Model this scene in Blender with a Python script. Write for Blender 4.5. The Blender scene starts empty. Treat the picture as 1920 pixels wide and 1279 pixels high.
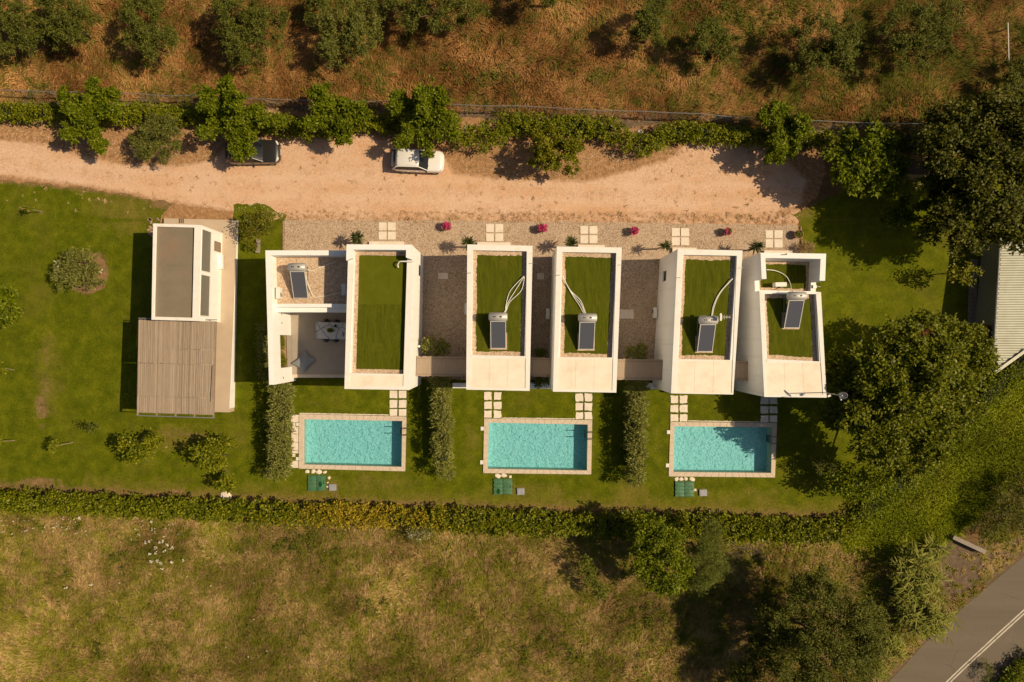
import bpy, bmesh, math, random
import numpy as np
from mathutils import Vector, Matrix
from mathutils.geometry import delaunay_2d_cdt

random.seed(7)
rng = np.random.default_rng(7)
R = math.radians
PI = math.pi
SC = bpy.context.scene
COL = SC.collection

# ------------------------------------------------------------------ camera, light, exposure
H = 53.3
cam_d = bpy.data.cameras.new('camera')
cam_d.sensor_width = 36
cam_d.lens = 24
cam_d.clip_end = 2000
cam = bpy.data.objects.new('camera', cam_d)
cam.location = (0, 0, H)
COL.objects.link(cam)
SC.camera = cam

SUN_EL, SUN_AZ = R(47.0), R(1.5)          # azimuth from +X towards +Y
sun_dir = Vector((math.cos(SUN_EL) * math.cos(SUN_AZ), math.cos(SUN_EL) * math.sin(SUN_AZ), math.sin(SUN_EL)))
sd = bpy.data.lights.new('sun', 'SUN')
sd.energy = 5.0
sd.angle = R(0.5)
sd.color = (1.0, 0.80, 0.53)
sun = bpy.data.objects.new('sun', sd)
sun.rotation_euler = sun_dir.to_track_quat('Z', 'Y').to_euler()
sun.location = (30, 0, 40)
COL.objects.link(sun)

world = bpy.data.worlds.new('World')
SC.world = world
world.use_nodes = True
nt = world.node_tree
sky = nt.nodes.new('ShaderNodeTexSky')
sky.sky_type = 'NISHITA'
sky.sun_disc = False
sky.sun_elevation = SUN_EL
sky.sun_rotation = R(90) - SUN_AZ
sky.dust_density = 3.0
nt.links.new(sky.outputs[0], nt.nodes['Background'].inputs[0])
nt.nodes['Background'].inputs[1].default_value = 0.05
vs = SC.view_settings
vs.view_transform = 'Standard'
vs.look = 'None'
vs.exposure = -0.06
vs.gamma = 1.0
vs.use_curve_mapping = False
SC.cycles.max_bounces = 8
SC.cycles.transparent_max_bounces = 16

# ------------------------------------------------------------------ ground heights and picture -> place
Y0, Y1, DROP = 9.5, -6.5, -0.9


def gz(y):
    return float(np.interp(-y, [-Y0, -Y1], [0.0, DROP]))


def gza(y):
    return np.interp(-np.asarray(y), [-Y0, -Y1], [0.0, DROP])


def W(px, py, z=None, dz=0.0):
    """surveyed point: where a spot of the aerial picture lies, at height z (None: on the ground)"""
    if z is None:
        zz = -0.4
        for _ in range(4):
            zz = gz((639.5 - py) / 1280 * (H - zz)) + dz
    else:
        zz = z
    return Vector(((px - 960) / 1280 * (H - zz), (639.5 - py) / 1280 * (H - zz), zz))


def to_px(x, y):
    d = H - gza(y)
    return 960 + np.asarray(x) * 1280 / d, 639.5 - np.asarray(y) * 1280 / d


# ------------------------------------------------------------------ object helpers
def tag(o, label=None, cat=None, group=None, kind=None):
    if label: o['label'] = label
    if cat: o['category'] = cat
    if group: o['group'] = group
    if kind: o['kind'] = kind
    return o


def empty(name, loc, label=None, cat=None, group=None, rz=0.0):
    o = bpy.data.objects.new(name, None)
    o.location = loc
    o.rotation_euler = (0, 0, rz)
    o.empty_display_size = 0.2
    COL.objects.link(o)
    return tag(o, label, cat, group)


def world_loc(o):
    v = Vector((0, 0, 0))
    while o is not None:
        v = v + o.location
        o = o.parent
    return v


def link(name, me, mat=None, parent=None, local=False, smooth=False):
    """local=False: vertices are world coordinates and are shifted into the parent's frame"""
    if mat is not None:
        for m in (mat if isinstance(mat, (list, tuple)) else [mat]):
            me.materials.append(m)
    if smooth:
        me.polygons.foreach_set('use_smooth', [True] * len(me.polygons))
    o = bpy.data.objects.new(name, me)
    COL.objects.link(o)
    if parent is not None:
        o.parent = parent
        if not local:
            me.transform(Matrix.Translation(-world_loc(parent)))
    return o


def bm_obj(name, bm, mat=None, parent=None, local=False, smooth=False):
    bmesh.ops.recalc_face_normals(bm, faces=bm.faces[:])
    me = bpy.data.meshes.new(name)
    bm.to_mesh(me)
    bm.free()
    return link(name, me, mat, parent, local, smooth)


def origin_to(o, p):
    """top-level mesh built in world coordinates: move its origin to p"""
    p = Vector(p)
    o.data.transform(Matrix.Translation(-p))
    o.location = p
    return o


def np_mesh(name, verts, faces4):
    me = bpy.data.meshes.new(name)
    n = len(verts)
    k = faces4.shape[1]
    f = len(faces4)
    me.vertices.add(n)
    me.vertices.foreach_set('co', np.asarray(verts, dtype=np.float32).ravel())
    me.loops.add(f * k)
    me.loops.foreach_set('vertex_index', faces4.astype(np.int32).ravel())
    me.polygons.add(f)
    me.polygons.foreach_set('loop_start', np.arange(0, f * k, k, dtype=np.int32))
    me.polygons.foreach_set('loop_total', np.full(f, k, dtype=np.int32))
    me.update(calc_edges=True)
    return me


def add_box(bm, c, s, rz=0.0, mat=0, taper=1.0):
    cx, cy, cz = c
    sx, sy, sz = s[0] / 2, s[1] / 2, s[2] / 2
    ca, sa = math.cos(rz), math.sin(rz)
    vs_ = []
    for dz in (-1, 1):
        t = taper if dz > 0 else 1.0
        for dx, dy in ((-1, -1), (1, -1), (1, 1), (-1, 1)):
            x, y = dx * sx * t, dy * sy * t
            vs_.append(bm.verts.new((cx + x * ca - y * sa, cy + x * sa + y * ca, cz + dz * sz)))
    for q in ((3, 2, 1, 0), (4, 5, 6, 7), (0, 1, 5, 4), (1, 2, 6, 5), (2, 3, 7, 6), (3, 0, 4, 7)):
        f = bm.faces.new([vs_[i] for i in q])
        f.material_index = mat
    return vs_


def add_prism(bm, poly, z0, z1, mat=0):
    """poly: list of (x, y); z0/z1: number or list per vertex"""
    n = len(poly)
    zz0 = z0 if isinstance(z0, (list, tuple)) else [z0] * n
    zz1 = z1 if isinstance(z1, (list, tuple)) else [z1] * n
    b = [bm.verts.new((p[0], p[1], zz0[i])) for i, p in enumerate(poly)]
    t = [bm.verts.new((p[0], p[1], zz1[i])) for i, p in enumerate(poly)]
    fs = [bm.faces.new(t), bm.faces.new(b[::-1])]
    for i in range(n):
        j = (i + 1) % n
        fs.append(bm.faces.new((b[i], b[j], t[j], t[i])))
    for f in fs:
        f.material_index = mat
    return fs


def add_tube(bm, pts, r, seg=6, r1=None, caps=True):
    pts = [Vector(p) for p in pts]
    n = len(pts)
    rings = []
    for i, p in enumerate(pts):
        d = (pts[min(i + 1, n - 1)] - pts[max(i - 1, 0)])
        if d.length < 1e-6: d = Vector((0, 0, 1))
        d.normalize()
        up = Vector((0, 0, 1)) if abs(d.z) < 0.9 else Vector((1, 0, 0))
        a = d.cross(up).normalized()
        b = d.cross(a)
        rr = r if r1 is None else r + (r1 - r) * i / max(1, n - 1)
        rings.append([bm.verts.new(p + (a * math.cos(2 * PI * k / seg) + b * math.sin(2 * PI * k / seg)) * rr) for k in range(seg)])
    for i in range(n - 1):
        for k in range(seg):
            j = (k + 1) % seg
            bm.faces.new((rings[i][k], rings[i][j], rings[i + 1][j], rings[i + 1][k]))
    if caps:
        bm.faces.new(rings[0][::-1])
        bm.faces.new(rings[-1])


def add_lathe(bm, prof, seg=16, c=(0, 0, 0), cap=True):
    rings = []
    for (r, z) in prof:
        rings.append([bm.verts.new((c[0] + r * math.cos(2 * PI * k / seg), c[1] + r * math.sin(2 * PI * k / seg), c[2] + z)) for k in range(seg)])
    for i in range(len(rings) - 1):
        for k in range(seg):
            j = (k + 1) % seg
            bm.faces.new((rings[i][k], rings[i][j], rings[i + 1][j], rings[i + 1][k]))
    if cap:
        bm.faces.new(rings[0][::-1])
        bm.faces.new(rings[-1])


def smooth_path(pts, n=12):
    """Catmull-Rom through points"""
    pts = [Vector(p) for p in pts]
    P = [pts[0]] + pts + [pts[-1]]
    out = []
    for i in range(1, len(P) - 2):
        for k in range(n):
            t = k / n
            a, b, c, d = P[i - 1], P[i], P[i + 1], P[i + 2]
            out.append(0.5 * ((2 * b) + (c - a) * t + (2 * a - 5 * b + 4 * c - d) * t * t + (3 * b - a - 3 * c + d) * t ** 3))
    out.append(pts[-1])
    return out


def copy_tree(o, parent=None):
    c = o.copy()
    COL.objects.link(c)
    c.parent = parent
    for ch in list(o.children):
        copy_tree(ch, c)
    return c


# ------------------------------------------------------------------ materials
def new_mat(name):
    m = bpy.data.materials.new(name)
    m.use_nodes = True
    return m, m.node_tree, m.node_tree.nodes['Principled BSDF']


def N(nt_, t, **kw):
    n = nt_.nodes.new(t)
    for k, v in kw.items():
        if k == 'op': n.operation = v
        elif k == 'blend': n.blend_type = v
        else: setattr(n, k, v)
    return n


def ramp(nt_, fac, stops):
    n = nt_.nodes.new('ShaderNodeValToRGB')
    e = n.color_ramp.elements
    while len(e) < len(stops): e.new(0.5)
    for i, (p, c) in enumerate(stops):
        e[i].position = p
        e[i].color = (*c, 1) if len(c) == 3 else c
    nt_.links.new(fac, n.inputs[0])
    return n.outputs[0]


def noise(nt_, co, scale, detail=4, rough=0.6, dist=0.0):
    n = nt_.nodes.new('ShaderNodeTexNoise')
    n.inputs['Scale'].default_value = scale
    n.inputs['Detail'].default_value = detail
    n.inputs['Roughness'].default_value = rough
    n.inputs['Distortion'].default_value = dist
    nt_.links.new(co, n.inputs['Vector'])
    return n.outputs['Fac']


def mixc(nt_, fac, a, b, blend='MIX'):
    n = nt_.nodes.new('ShaderNodeMix')
    n.data_type = 'RGBA'
    n.blend_type = blend
    for s, v in ((n.inputs[0], fac), (n.inputs[6], a), (n.inputs[7], b)):
        if isinstance(v, (int, float)): s.default_value = v
        elif isinstance(v, tuple): s.default_value = (*v, 1)
        else: nt_.links.new(v, s)
    return n.outputs[2]


def mathn(nt_, op, a, b=None, clamp=False):
    n = nt_.nodes.new('ShaderNodeMath')
    n.operation = op
    n.use_clamp = clamp
    for i, v in enumerate((a, b)):
        if v is None: continue
        if isinstance(v, (int, float)): n.inputs[i].default_value = v
        else: nt_.links.new(v, n.inputs[i])
    return n.outputs[0]


def gpos(nt_, scale=(1, 1, 1), rot=0.0):
    g = nt_.nodes.new('ShaderNodeNewGeometry')
    mp = nt_.nodes.new('ShaderNodeMapping')
    mp.inputs['Scale'].default_value = scale
    mp.inputs['Rotation'].default_value = (0, 0, rot)
    nt_.links.new(g.outputs['Position'], mp.inputs['Vector'])
    return mp.outputs[0]


def bump(nt_, bs, h, strength, dist):
    b = nt_.nodes.new('ShaderNodeBump')
    b.inputs['Strength'].default_value = strength
    b.inputs['Distance'].default_value = dist
    nt_.links.new(h, b.inputs['Height'])
    nt_.links.new(b.outputs[0], bs.inputs['Normal'])


def simple(name, col, rough=0.6, metal=0.0, vary=0.12, scale=6.0, spec=0.5, bumpd=0.0, bscale=40.0, dirt=None, dirt_scale=0.8, dirt_amt=0.5):
    m, t, b = new_mat(name)
    p = gpos(t)
    lo = tuple(c * (1 - vary) for c in col)
    hi = tuple(min(1, c * (1 + vary)) for c in col)
    c = ramp(t, noise(t, p, scale), [(0.3, lo), (0.7, hi)])
    if dirt is not None:
        f = ramp(t, noise(t, p, dirt_scale, 6, 0.65), [(0.48, (0, 0, 0)), (0.72, (dirt_amt,) * 3)])
        c = mixc(t, f, c, dirt)
    t.links.new(c, b.inputs['Base Color'])
    b.inputs['Roughness'].default_value = rough
    b.inputs['Metallic'].default_value = metal
    b.inputs['Specular IOR Level'].default_value = spec
    if bumpd:
        bump(t, b, noise(t, p, bscale), 0.6, bumpd)
    return m


def leaf_mat(name, cols, trans=0.25, rough=0.6, clump=0.9, spec=0.12):
    m, t, b = new_mat(name)
    g = t.nodes.new('ShaderNodeNewGeometry')
    p = gpos(t)
    f = mathn(t, 'ADD', mathn(t, 'MULTIPLY', g.outputs['Random Per Island'], 0.6), mathn(t, 'MULTIPLY', noise(t, p, clump, 3), 0.45))
    n = len(cols)
    c = ramp(t, f, [(0.12 + 0.76 * i / (n - 1), cols[i]) for i in range(n)])
    t.links.new(c, b.inputs['Base Color'])
    b.inputs['Roughness'].default_value = rough
    b.inputs['Specular IOR Level'].default_value = spec
    tr = t.nodes.new('ShaderNodeBsdfTranslucent')
    t.links.new(mixc(t, 1.0, c, (1.0, 1.0, 0.55), 'MULTIPLY'), tr.inputs[0])
    mx = t.nodes.new('ShaderNodeMixShader')
    mx.inputs[0].default_value = trans
    t.links.new(b.outputs[0], mx.inputs[1])
    t.links.new(tr.outputs[0], mx.inputs[2])
    t.links.new(mx.outputs[0], t.nodes['Material Output'].inputs[0])
    return m


def attr(t, name='mask'):
    a = t.nodes.new('ShaderNodeAttribute')
    a.attribute_name = name
    s = t.nodes.new('ShaderNodeSeparateColor')
    t.links.new(a.outputs['Color'], s.inputs[0])
    return s.outputs


M = {}
M['white'] = simple('white_render', (0.84, 0.83, 0.80), 0.75, vary=0.03, scale=1.2, bumpd=0.004, bscale=25, dirt=(0.66, 0.60, 0.50), dirt_scale=0.6, dirt_amt=0.18)
_m = M['white']
_t = _m.node_tree
_b = _t.nodes['Principled BSDF']
_src = _b.inputs['Base Color'].links[0].from_socket
_p = gpos(_t, (3.2, 3.2, 0.16))
_f = ramp(_t, noise(_t, _p, 1.0, 6, 0.7), [(0.52, (0, 0, 0)), (0.74, (0.34,) * 3)])
_t.links.new(mixc(_t, _f, _src, (0.52, 0.47, 0.38)), _b.inputs['Base Color'])
M['parapet'] = simple('parapet_paint', (0.80, 0.77, 0.71), 0.7, vary=0.03, scale=2, bumpd=0.003, bscale=30, dirt=(0.55, 0.45, 0.33), dirt_scale=2.0, dirt_amt=0.38)
M['cream'] = simple('cream_slab', (0.80, 0.72, 0.58), 0.7, vary=0.05, scale=1.5, bumpd=0.003, bscale=30, dirt=(0.62, 0.44, 0.27), dirt_scale=0.9, dirt_amt=0.4)
M['stone'] = simple('pale_stone', (0.72, 0.63, 0.52), 0.8, vary=0.08, scale=3, bumpd=0.004, bscale=30, dirt=(0.5, 0.4, 0.3), dirt_scale=2, dirt_amt=0.3)
M['paver'] = simple('pale_paver', (0.76, 0.68, 0.57), 0.8, vary=0.06, scale=2.5, bumpd=0.004, bscale=30, dirt=(0.52, 0.42, 0.3), dirt_scale=2.2, dirt_amt=0.35)
M['coping'] = simple('coping_stone', (0.60, 0.49, 0.38), 0.75, vary=0.1, scale=5, bumpd=0.004, bscale=40, dirt=(0.42, 0.33, 0.25), dirt_scale=1.6, dirt_amt=0.35)
M['deck'] = simple('smooth_concrete', (0.50, 0.39, 0.28), 0.75, vary=0.06, scale=1.2, bumpd=0.003, bscale=30, dirt=(0.44, 0.35, 0.26), dirt_scale=0.7, dirt_amt=0.5)
M['terrace'] = simple('terrace_screed', (0.36, 0.30, 0.235), 0.75, vary=0.05, scale=1.5, bumpd=0.002, dirt=(0.30, 0.25, 0.20), dirt_scale=0.8, dirt_amt=0.4)
M['roofsheet'] = simple('roof_membrane', (0.20, 0.162, 0.11), 0.7, vary=0.08, scale=1.5, bumpd=0.004, bscale=8, dirt=(0.25, 0.16, 0.095), dirt_scale=0.5, dirt_amt=0.6)
M['dark'] = simple('dark_void', (0.03, 0.03, 0.03), 0.7)
M['steel'] = simple('brushed_steel', (0.62, 0.61, 0.58), 0.32, metal=0.9, vary=0.05)
M['darksteel'] = simple('dark_steel', (0.10, 0.11, 0.13), 0.4, metal=0.6, vary=0.05)
M['tank'] = simple('tank_alloy', (0.52, 0.50, 0.46), 0.5, metal=0.35, vary=0.05, scale=3)
M['alu'] = simple('pale_aluminium', (0.72, 0.69, 0.62), 0.45, metal=0.3, vary=0.03)
M['galv'] = simple('galvanised_steel', (0.36, 0.36, 0.35), 0.45, metal=0.6, vary=0.1)
M['black'] = simple('black_plastic', (0.02, 0.02, 0.022), 0.5)
M['acwhite'] = simple('enamel_white', (0.74, 0.71, 0.64), 0.45, vary=0.03)
M['pipe'] = simple('pipe_insulation', (0.75, 0.72, 0.64), 0.6, vary=0.08, scale=10)
M['greycloth'] = simple('grey_canvas', (0.24, 0.25, 0.26), 0.9, vary=0.06, scale=20, bumpd=0.003, bscale=120)
M['greenlid'] = simple('green_plastic', (0.05, 0.15, 0.07), 0.55, vary=0.25, scale=2.5, dirt=(0.16, 0.17, 0.08), dirt_scale=1.5, dirt_amt=0.5)
M['edgebrick'] = simple('edging_clay', (0.42, 0.25, 0.17), 0.9, vary=0.15, scale=8)
M['rubble'] = simple('pinkish_rubble', (0.36, 0.24, 0.17), 0.9, vary=0.25, scale=6)
M['greylid'] = simple('grey_plastic', (0.30, 0.31, 0.33), 0.5, vary=0.15, scale=6)
M['terracotta'] = simple('terracotta', (0.32, 0.15, 0.08), 0.8, vary=0.15)
M['soil'] = simple('potting_soil', (0.07, 0.045, 0.025), 0.95, vary=0.3, scale=20, bumpd=0.02)
M['pink'] = leaf_mat('pink_petals', [(0.35, 0.02, 0.10), (0.62, 0.05, 0.20), (0.75, 0.13, 0.32)], 0.2)
M['whiteflower'] = leaf_mat('white_petals', [(0.6, 0.55, 0.42), (0.8, 0.76, 0.62)], 0.2)
M['bark'] = simple('bark', (0.13, 0.09, 0.055), 0.9, vary=0.3, scale=10, bumpd=0.02, bscale=20)
M['palebark'] = simple('pale_bark', (0.34, 0.25, 0.16), 0.9, vary=0.2, scale=10, bumpd=0.01)
M['twig'] = simple('dark_twigs', (0.022, 0.026, 0.008), 0.95, vary=0.3, scale=8, bumpd=0.05, bscale=8)
M['wood'] = simple('weathered_wood', (0.26, 0.19, 0.13), 0.85, vary=0.2, scale=8, bumpd=0.004, bscale=60)
M['brownroof'] = simple('brown_boards', (0.16, 0.085, 0.05), 0.8, vary=0.15)
M['concrete'] = simple('grey_concrete', (0.27, 0.23, 0.18), 0.85, vary=0.12, bumpd=0.006, dirt=(0.22, 0.17, 0.11), dirt_amt=0.5)
M['barnwall'] = simple('barn_render', (0.16, 0.17, 0.13), 0.85, vary=0.12)
M['darkred'] = simple('dark_red_paint', (0.12, 0.03, 0.02), 0.7)
M['carwhite'] = simple('white_car_paint', (0.74, 0.72, 0.68), 0.22, vary=0.01)
M['carwhite'].node_tree.nodes['Principled BSDF'].inputs['Coat Weight'].default_value = 0.6
M['carblack'] = simple('graphite_car_paint', (0.028, 0.025, 0.025), 0.34, metal=0.3, vary=0.02)
M['carblack'].node_tree.nodes['Principled BSDF'].inputs['Coat Weight'].default_value = 0.9
M['tyre'] = simple('tyre_rubber', (0.02, 0.02, 0.02), 0.85)
M['lamp'] = simple('headlamp_glass', (0.6, 0.6, 0.58), 0.1)
M['taillamp'] = simple('tail_lamp', (0.3, 0.02, 0.02), 0.2)


def glass_mat(name, col, rough=0.05, spec=0.6):
    m, t, b = new_mat(name)
    b.inputs['Base Color'].default_value = (*col, 1)
    b.inputs['Roughness'].default_value = rough
    b.inputs['Specular IOR Level'].default_value = spec
    return m


M['carglass'] = glass_mat('tinted_car_glass', (0.010, 0.012, 0.013), 0.06, 0.35)
M['winglass'] = glass_mat('window_glass', (0.05, 0.055, 0.055))
M['cleresglass'] = glass_mat('clerestory_glass', (0.17, 0.16, 0.135), 0.35, 0.3)
M['collector'] = glass_mat('collector_glass', (0.085, 0.09, 0.108), 0.2, 0.5)
def turf_mat(name, lo, hi, scale_x=9, dirn=0.0):
    m, t, b = new_mat(name)
    p = gpos(t)
    ps = gpos(t, (scale_x, 1.4, 1), dirn)
    f = mathn(t, 'ADD', mathn(t, 'MULTIPLY', noise(t, ps, 0.7, 3, 0.6, 0.8), 0.5), mathn(t, 'MULTIPLY', noise(t, p, 14, 4, 0.75), 0.5))
    c = ramp(t, f, [(0.36, lo), (0.62, hi)])
    c = mixc(t, ramp(t, noise(t, p, 0.8, 5, 0.7), [(0.55, (0, 0, 0)), (0.75, (0.35,) * 3)]), c, (0.17, 0.145, 0.02))
    t.links.new(c, b.inputs['Base Color'])
    b.inputs['Roughness'].default_value = 0.95
    b.inputs['Specular IOR Level'].default_value = 0.08
    hh = mathn(t, 'ADD', noise(t, p, 60, 2), mathn(t, 'MULTIPLY', noise(t, ps, 0.5, 2, 0.5, 0.5), 1.6))
    bump(t, b, hh, 0.5, 0.05)
    return m


M['turf'] = turf_mat('roof_turf', (0.052, 0.064, 0.003), (0.098, 0.108, 0.006))
M['turf_flat'] = turf_mat('new_roof_turf', (0.085, 0.098, 0.004), (0.112, 0.12, 0.008), 2)


def gravel_mat(name, cols, cell=11.0, bumpd=0.03, big=0.3):
    m, t, b = new_mat(name)
    p = gpos(t)
    v = t.nodes.new('ShaderNodeTexVoronoi')
    v.inputs['Scale'].default_value = cell
    t.links.new(p, v.inputs['Vector'])
    v2 = t.nodes.new('ShaderNodeTexVoronoi')
    v2.inputs['Scale'].default_value = cell * 2.3
    t.links.new(p, v2.inputs['Vector'])
    s = t.nodes.new('ShaderNodeSeparateColor')
    t.links.new(v.outputs['Color'], s.inputs[0])
    s2 = t.nodes.new('ShaderNodeSeparateColor')
    t.links.new(v2.outputs['Color'], s2.inputs[0])
    f = mathn(t, 'ADD', mathn(t, 'MULTIPLY', s.outputs[0], 0.4), mathn(t, 'MULTIPLY', s2.outputs[1], 0.3))
    f = mathn(t, 'ADD', f, mathn(t, 'MULTIPLY', noise(t, p, big, 4), 0.3))
    n = len(cols)
    c = ramp(t, f, [(0.15 + 0.7 * i / (n - 1), cols[i]) for i in range(n)])
    t.links.new(c, b.inputs['Base Color'])
    b.inputs['Roughness'].default_value = 0.95
    b.inputs['Specular IOR Level'].default_value = 0.1
    hh = mathn(t, 'SUBTRACT', 1.0, v.outputs['Distance'])
    bump(t, b, hh, 0.7, bumpd)
    return m


M['gravel'] = gravel_mat('gravel', [(0.19, 0.132, 0.088), (0.40, 0.285, 0.195), (0.56, 0.43, 0.315)])
M['roofgravel'] = gravel_mat('roof_gravel', [(0.28, 0.19, 0.12), (0.52, 0.38, 0.26), (0.70, 0.56, 0.42)], 12)
M['pebble'] = leaf_mat('pebbles', [(0.20, 0.145, 0.10), (0.42, 0.32, 0.22), (0.62, 0.51, 0.39)], 0.0, 0.9, 0.9, 0.1)

# lawn: mown grass with clumps, faded patches and bare soil where the mask says so
m, t, b = new_mat('lawn_grass')
p = gpos(t)
fine = noise(t, p, 7, 5, 0.8)
mid = noise(t, p, 1.1, 4, 0.6)
f = mathn(t, 'ADD', mathn(t, 'MULTIPLY', fine, 0.55), mathn(t, 'MULTIPLY', mid, 0.45))
green = ramp(t, f, [(0.30, (0.038, 0.052, 0.002)), (0.5, (0.094, 0.112, 0.003)), (0.68, (0.175, 0.178, 0.008))])
big = noise(t, p, 0.16, 5, 0.6, 0.6)
pale = mathn(t, 'MULTIPLY', ramp(t, big, [(0.52, (0, 0, 0)), (0.72, (1, 1, 1))]), 0.35)
green = mixc(t, pale, green, (0.20, 0.155, 0.03))
ag = attr(t)
bl = mathn(t, 'ADD', ag[1], mathn(t, 'MULTIPLY', mathn(t, 'SUBTRACT', noise(t, p, 0.9, 5, 0.7), 0.5), 1.2))
green = mixc(t, ramp(t, bl, [(0.3, (0, 0, 0)), (0.9, (0.75,) * 3)]), green, ramp(t, fine, [(0.3, (0.14, 0.105, 0.018)), (0.7, (0.30, 0.215, 0.06))]))
a = attr(t)
wear = mathn(t, 'ADD', a[0], mathn(t, 'MULTIPLY', mathn(t, 'SUBTRACT', noise(t, p, 2.2, 5, 0.75), 0.5), 1.1))
wear = ramp(t, wear, [(0.42, (0, 0, 0)), (0.75, (1, 1, 1))])
bare = ramp(t, noise(t, p, 5, 4, 0.7), [(0.3, (0.15, 0.09, 0.04)), (0.7, (0.30, 0.19, 0.09))])
t.links.new(mixc(t, wear, green, bare), b.inputs['Base Color'])
b.inputs['Roughness'].default_value = 0.95
b.inputs['Specular IOR Level'].default_value = 0.08
bump(t, b, mathn(t, 'ADD', noise(t, p, 22, 4, 0.8), mathn(t, 'MULTIPLY', mid, 1.5)), 0.7, 0.06)
M['lawn'] = m

# drive: pale packed dirt over brown soil (mask R = pale), with stones
m, t, b = new_mat('packed_dirt')
p = gpos(t)
pst = gpos(t, (0.25, 1, 1))
v = t.nodes.new('ShaderNodeTexVoronoi')
v.inputs['Scale'].default_value = 14
t.links.new(p, v.inputs['Vector'])
sv = t.nodes.new('ShaderNodeSeparateColor')
t.links.new(v.outputs['Color'], sv.inputs[0])
f = mathn(t, 'ADD', mathn(t, 'MULTIPLY', noise(t, p, 6, 6, 0.75), 0.72), mathn(t, 'MULTIPLY', sv.outputs[0], 0.28))
palec = ramp(t, f, [(0.25, (0.36, 0.215, 0.13)), (0.42, (0.55, 0.345, 0.225)), (0.68, (0.69, 0.475, 0.325))])
palec = mixc(t, ramp(t, noise(t, pst, 0.55, 5, 0.65), [(0.42, (0, 0, 0)), (0.68, (0.75,) * 3)]), palec, (0.56, 0.32, 0.165))
a0 = attr(t)
palec = mixc(t, mathn(t, 'MULTIPLY', a0[2], mathn(t, 'MULTIPLY', noise(t, pst, 1.2, 5, 0.7), 1.1)), palec, (0.70, 0.50, 0.36))
palec = mixc(t, ramp(t, noise(t, p, 1.1, 7, 0.8), [(0.53, (0, 0, 0)), (0.66, (0.72,) * 3)]), palec, (0.38, 0.23, 0.13))
palec = mixc(t, ramp(t, noise(t, p, 0.35, 5, 0.65), [(0.45, (0, 0, 0)), (0.65, (0.5,) * 3)]), palec, (0.66, 0.47, 0.345))
brown = ramp(t, noise(t, p, 3.5, 6, 0.75), [(0.3, (0.16, 0.088, 0.04)), (0.5, (0.33, 0.185, 0.088)), (0.7, (0.50, 0.29, 0.15))])
weed = ramp(t, noise(t, p, 2.6, 6, 0.8), [(0.55, (0, 0, 0)), (0.66, (0.8,) * 3)])
a = attr(t)
brown = mixc(t, mathn(t, 'MULTIPLY', weed, a[1]), brown, (0.10, 0.105, 0.02))
k = mathn(t, 'ADD', a[0], mathn(t, 'MULTIPLY', mathn(t, 'SUBTRACT', noise(t, p, 1.6, 6, 0.75), 0.5), 0.9))
k = ramp(t, k, [(0.35, (0, 0, 0)), (0.68, (1, 1, 1))])
t.links.new(mixc(t, k, brown, palec), b.inputs['Base Color'])
b.inputs['Roughness'].default_value = 0.95
b.inputs['Specular IOR Level'].default_value = 0.1
bump(t, b, mathn(t, 'ADD', mathn(t, 'SUBTRACT', 1.0, v.outputs['Distance']), mathn(t, 'MULTIPLY', noise(t, p, 1.5, 5, 0.7), 2.0)), 0.4, 0.025)
M['drive'] = m

# open ground: dry grass litter, soil (mask R), green (mask G)
m, t, b = new_mat('field_ground')
p = gpos(t)
ps = gpos(t, (0.8, 2.6, 1), 0.5)
dry = ramp(t, mathn(t, 'ADD', mathn(t, 'MULTIPLY', noise(t, ps, 2.2, 6, 0.75, 1.5), 0.7), mathn(t, 'MULTIPLY', noise(t, p, 0.5, 4), 0.3)),
           [(0.3, (0.075, 0.045, 0.018)), (0.5, (0.20, 0.12, 0.05)), (0.7, (0.33, 0.20, 0.085))])
grn = ramp(t, noise(t, ps, 2.5, 6, 0.75, 1.0), [(0.3, (0.025, 0.035, 0.006)), (0.7, (0.10, 0.10, 0.02))])
a = attr(t)
k = mathn(t, 'ADD', a[1], mathn(t, 'MULTIPLY', mathn(t, 'SUBTRACT', noise(t, p, 0.6, 6, 0.7), 0.5), 1.3))
k = ramp(t, k, [(0.35, (0, 0, 0)), (0.7, (1, 1, 1))])
c = mixc(t, k, dry, grn)
soil = ramp(t, noise(t, p, 4, 6, 0.75), [(0.3, (0.10, 0.07, 0.045)), (0.7, (0.24, 0.17, 0.11))])
k2 = ramp(t, mathn(t, 'ADD', a[0], mathn(t, 'MULTIPLY', mathn(t, 'SUBTRACT', noise(t, p, 1.5, 5, 0.7), 0.5), 0.8)), [(0.4, (0, 0, 0)), (0.65, (1, 1, 1))])
t.links.new(mixc(t, k2, c, soil), b.inputs['Base Color'])
b.inputs['Roughness'].default_value = 0.95
b.inputs['Specular IOR Level'].default_value = 0.05
bump(t, b, noise(t, ps, 5, 6, 0.8, 1.0), 0.8, 0.12)
M['field'] = m

# asphalt
m, t, b = new_mat('asphalt')
p = gpos(t)
pr = gpos(t, (0.15, 1.6, 1), R(-43))
c = ramp(t, mathn(t, 'ADD', mathn(t, 'MULTIPLY', noise(t, p, 12, 5, 0.8), 0.5), mathn(t, 'MULTIPLY', noise(t, pr, 0.5, 5, 0.6), 0.5)),
         [(0.3, (0.105, 0.083, 0.057)), (0.7, (0.165, 0.132, 0.093))])
t.links.new(c, b.inputs['Base Color'])
b.inputs['Roughness'].default_value = 0.9
v = t.nodes.new('ShaderNodeTexVoronoi')
v.feature = 'DISTANCE_TO_EDGE'
v.inputs['Scale'].default_value = 0.45
nz = t.nodes.new('ShaderNodeTexNoise')
nz.inputs['Scale'].default_value = 1.2
nz.inputs['Detail'].default_value = 6
t.links.new(p, nz.inputs['Vector'])
t.links.new(mixc(t, 0.35, p, nz.outputs['Color']), v.inputs['Vector'])
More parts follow.
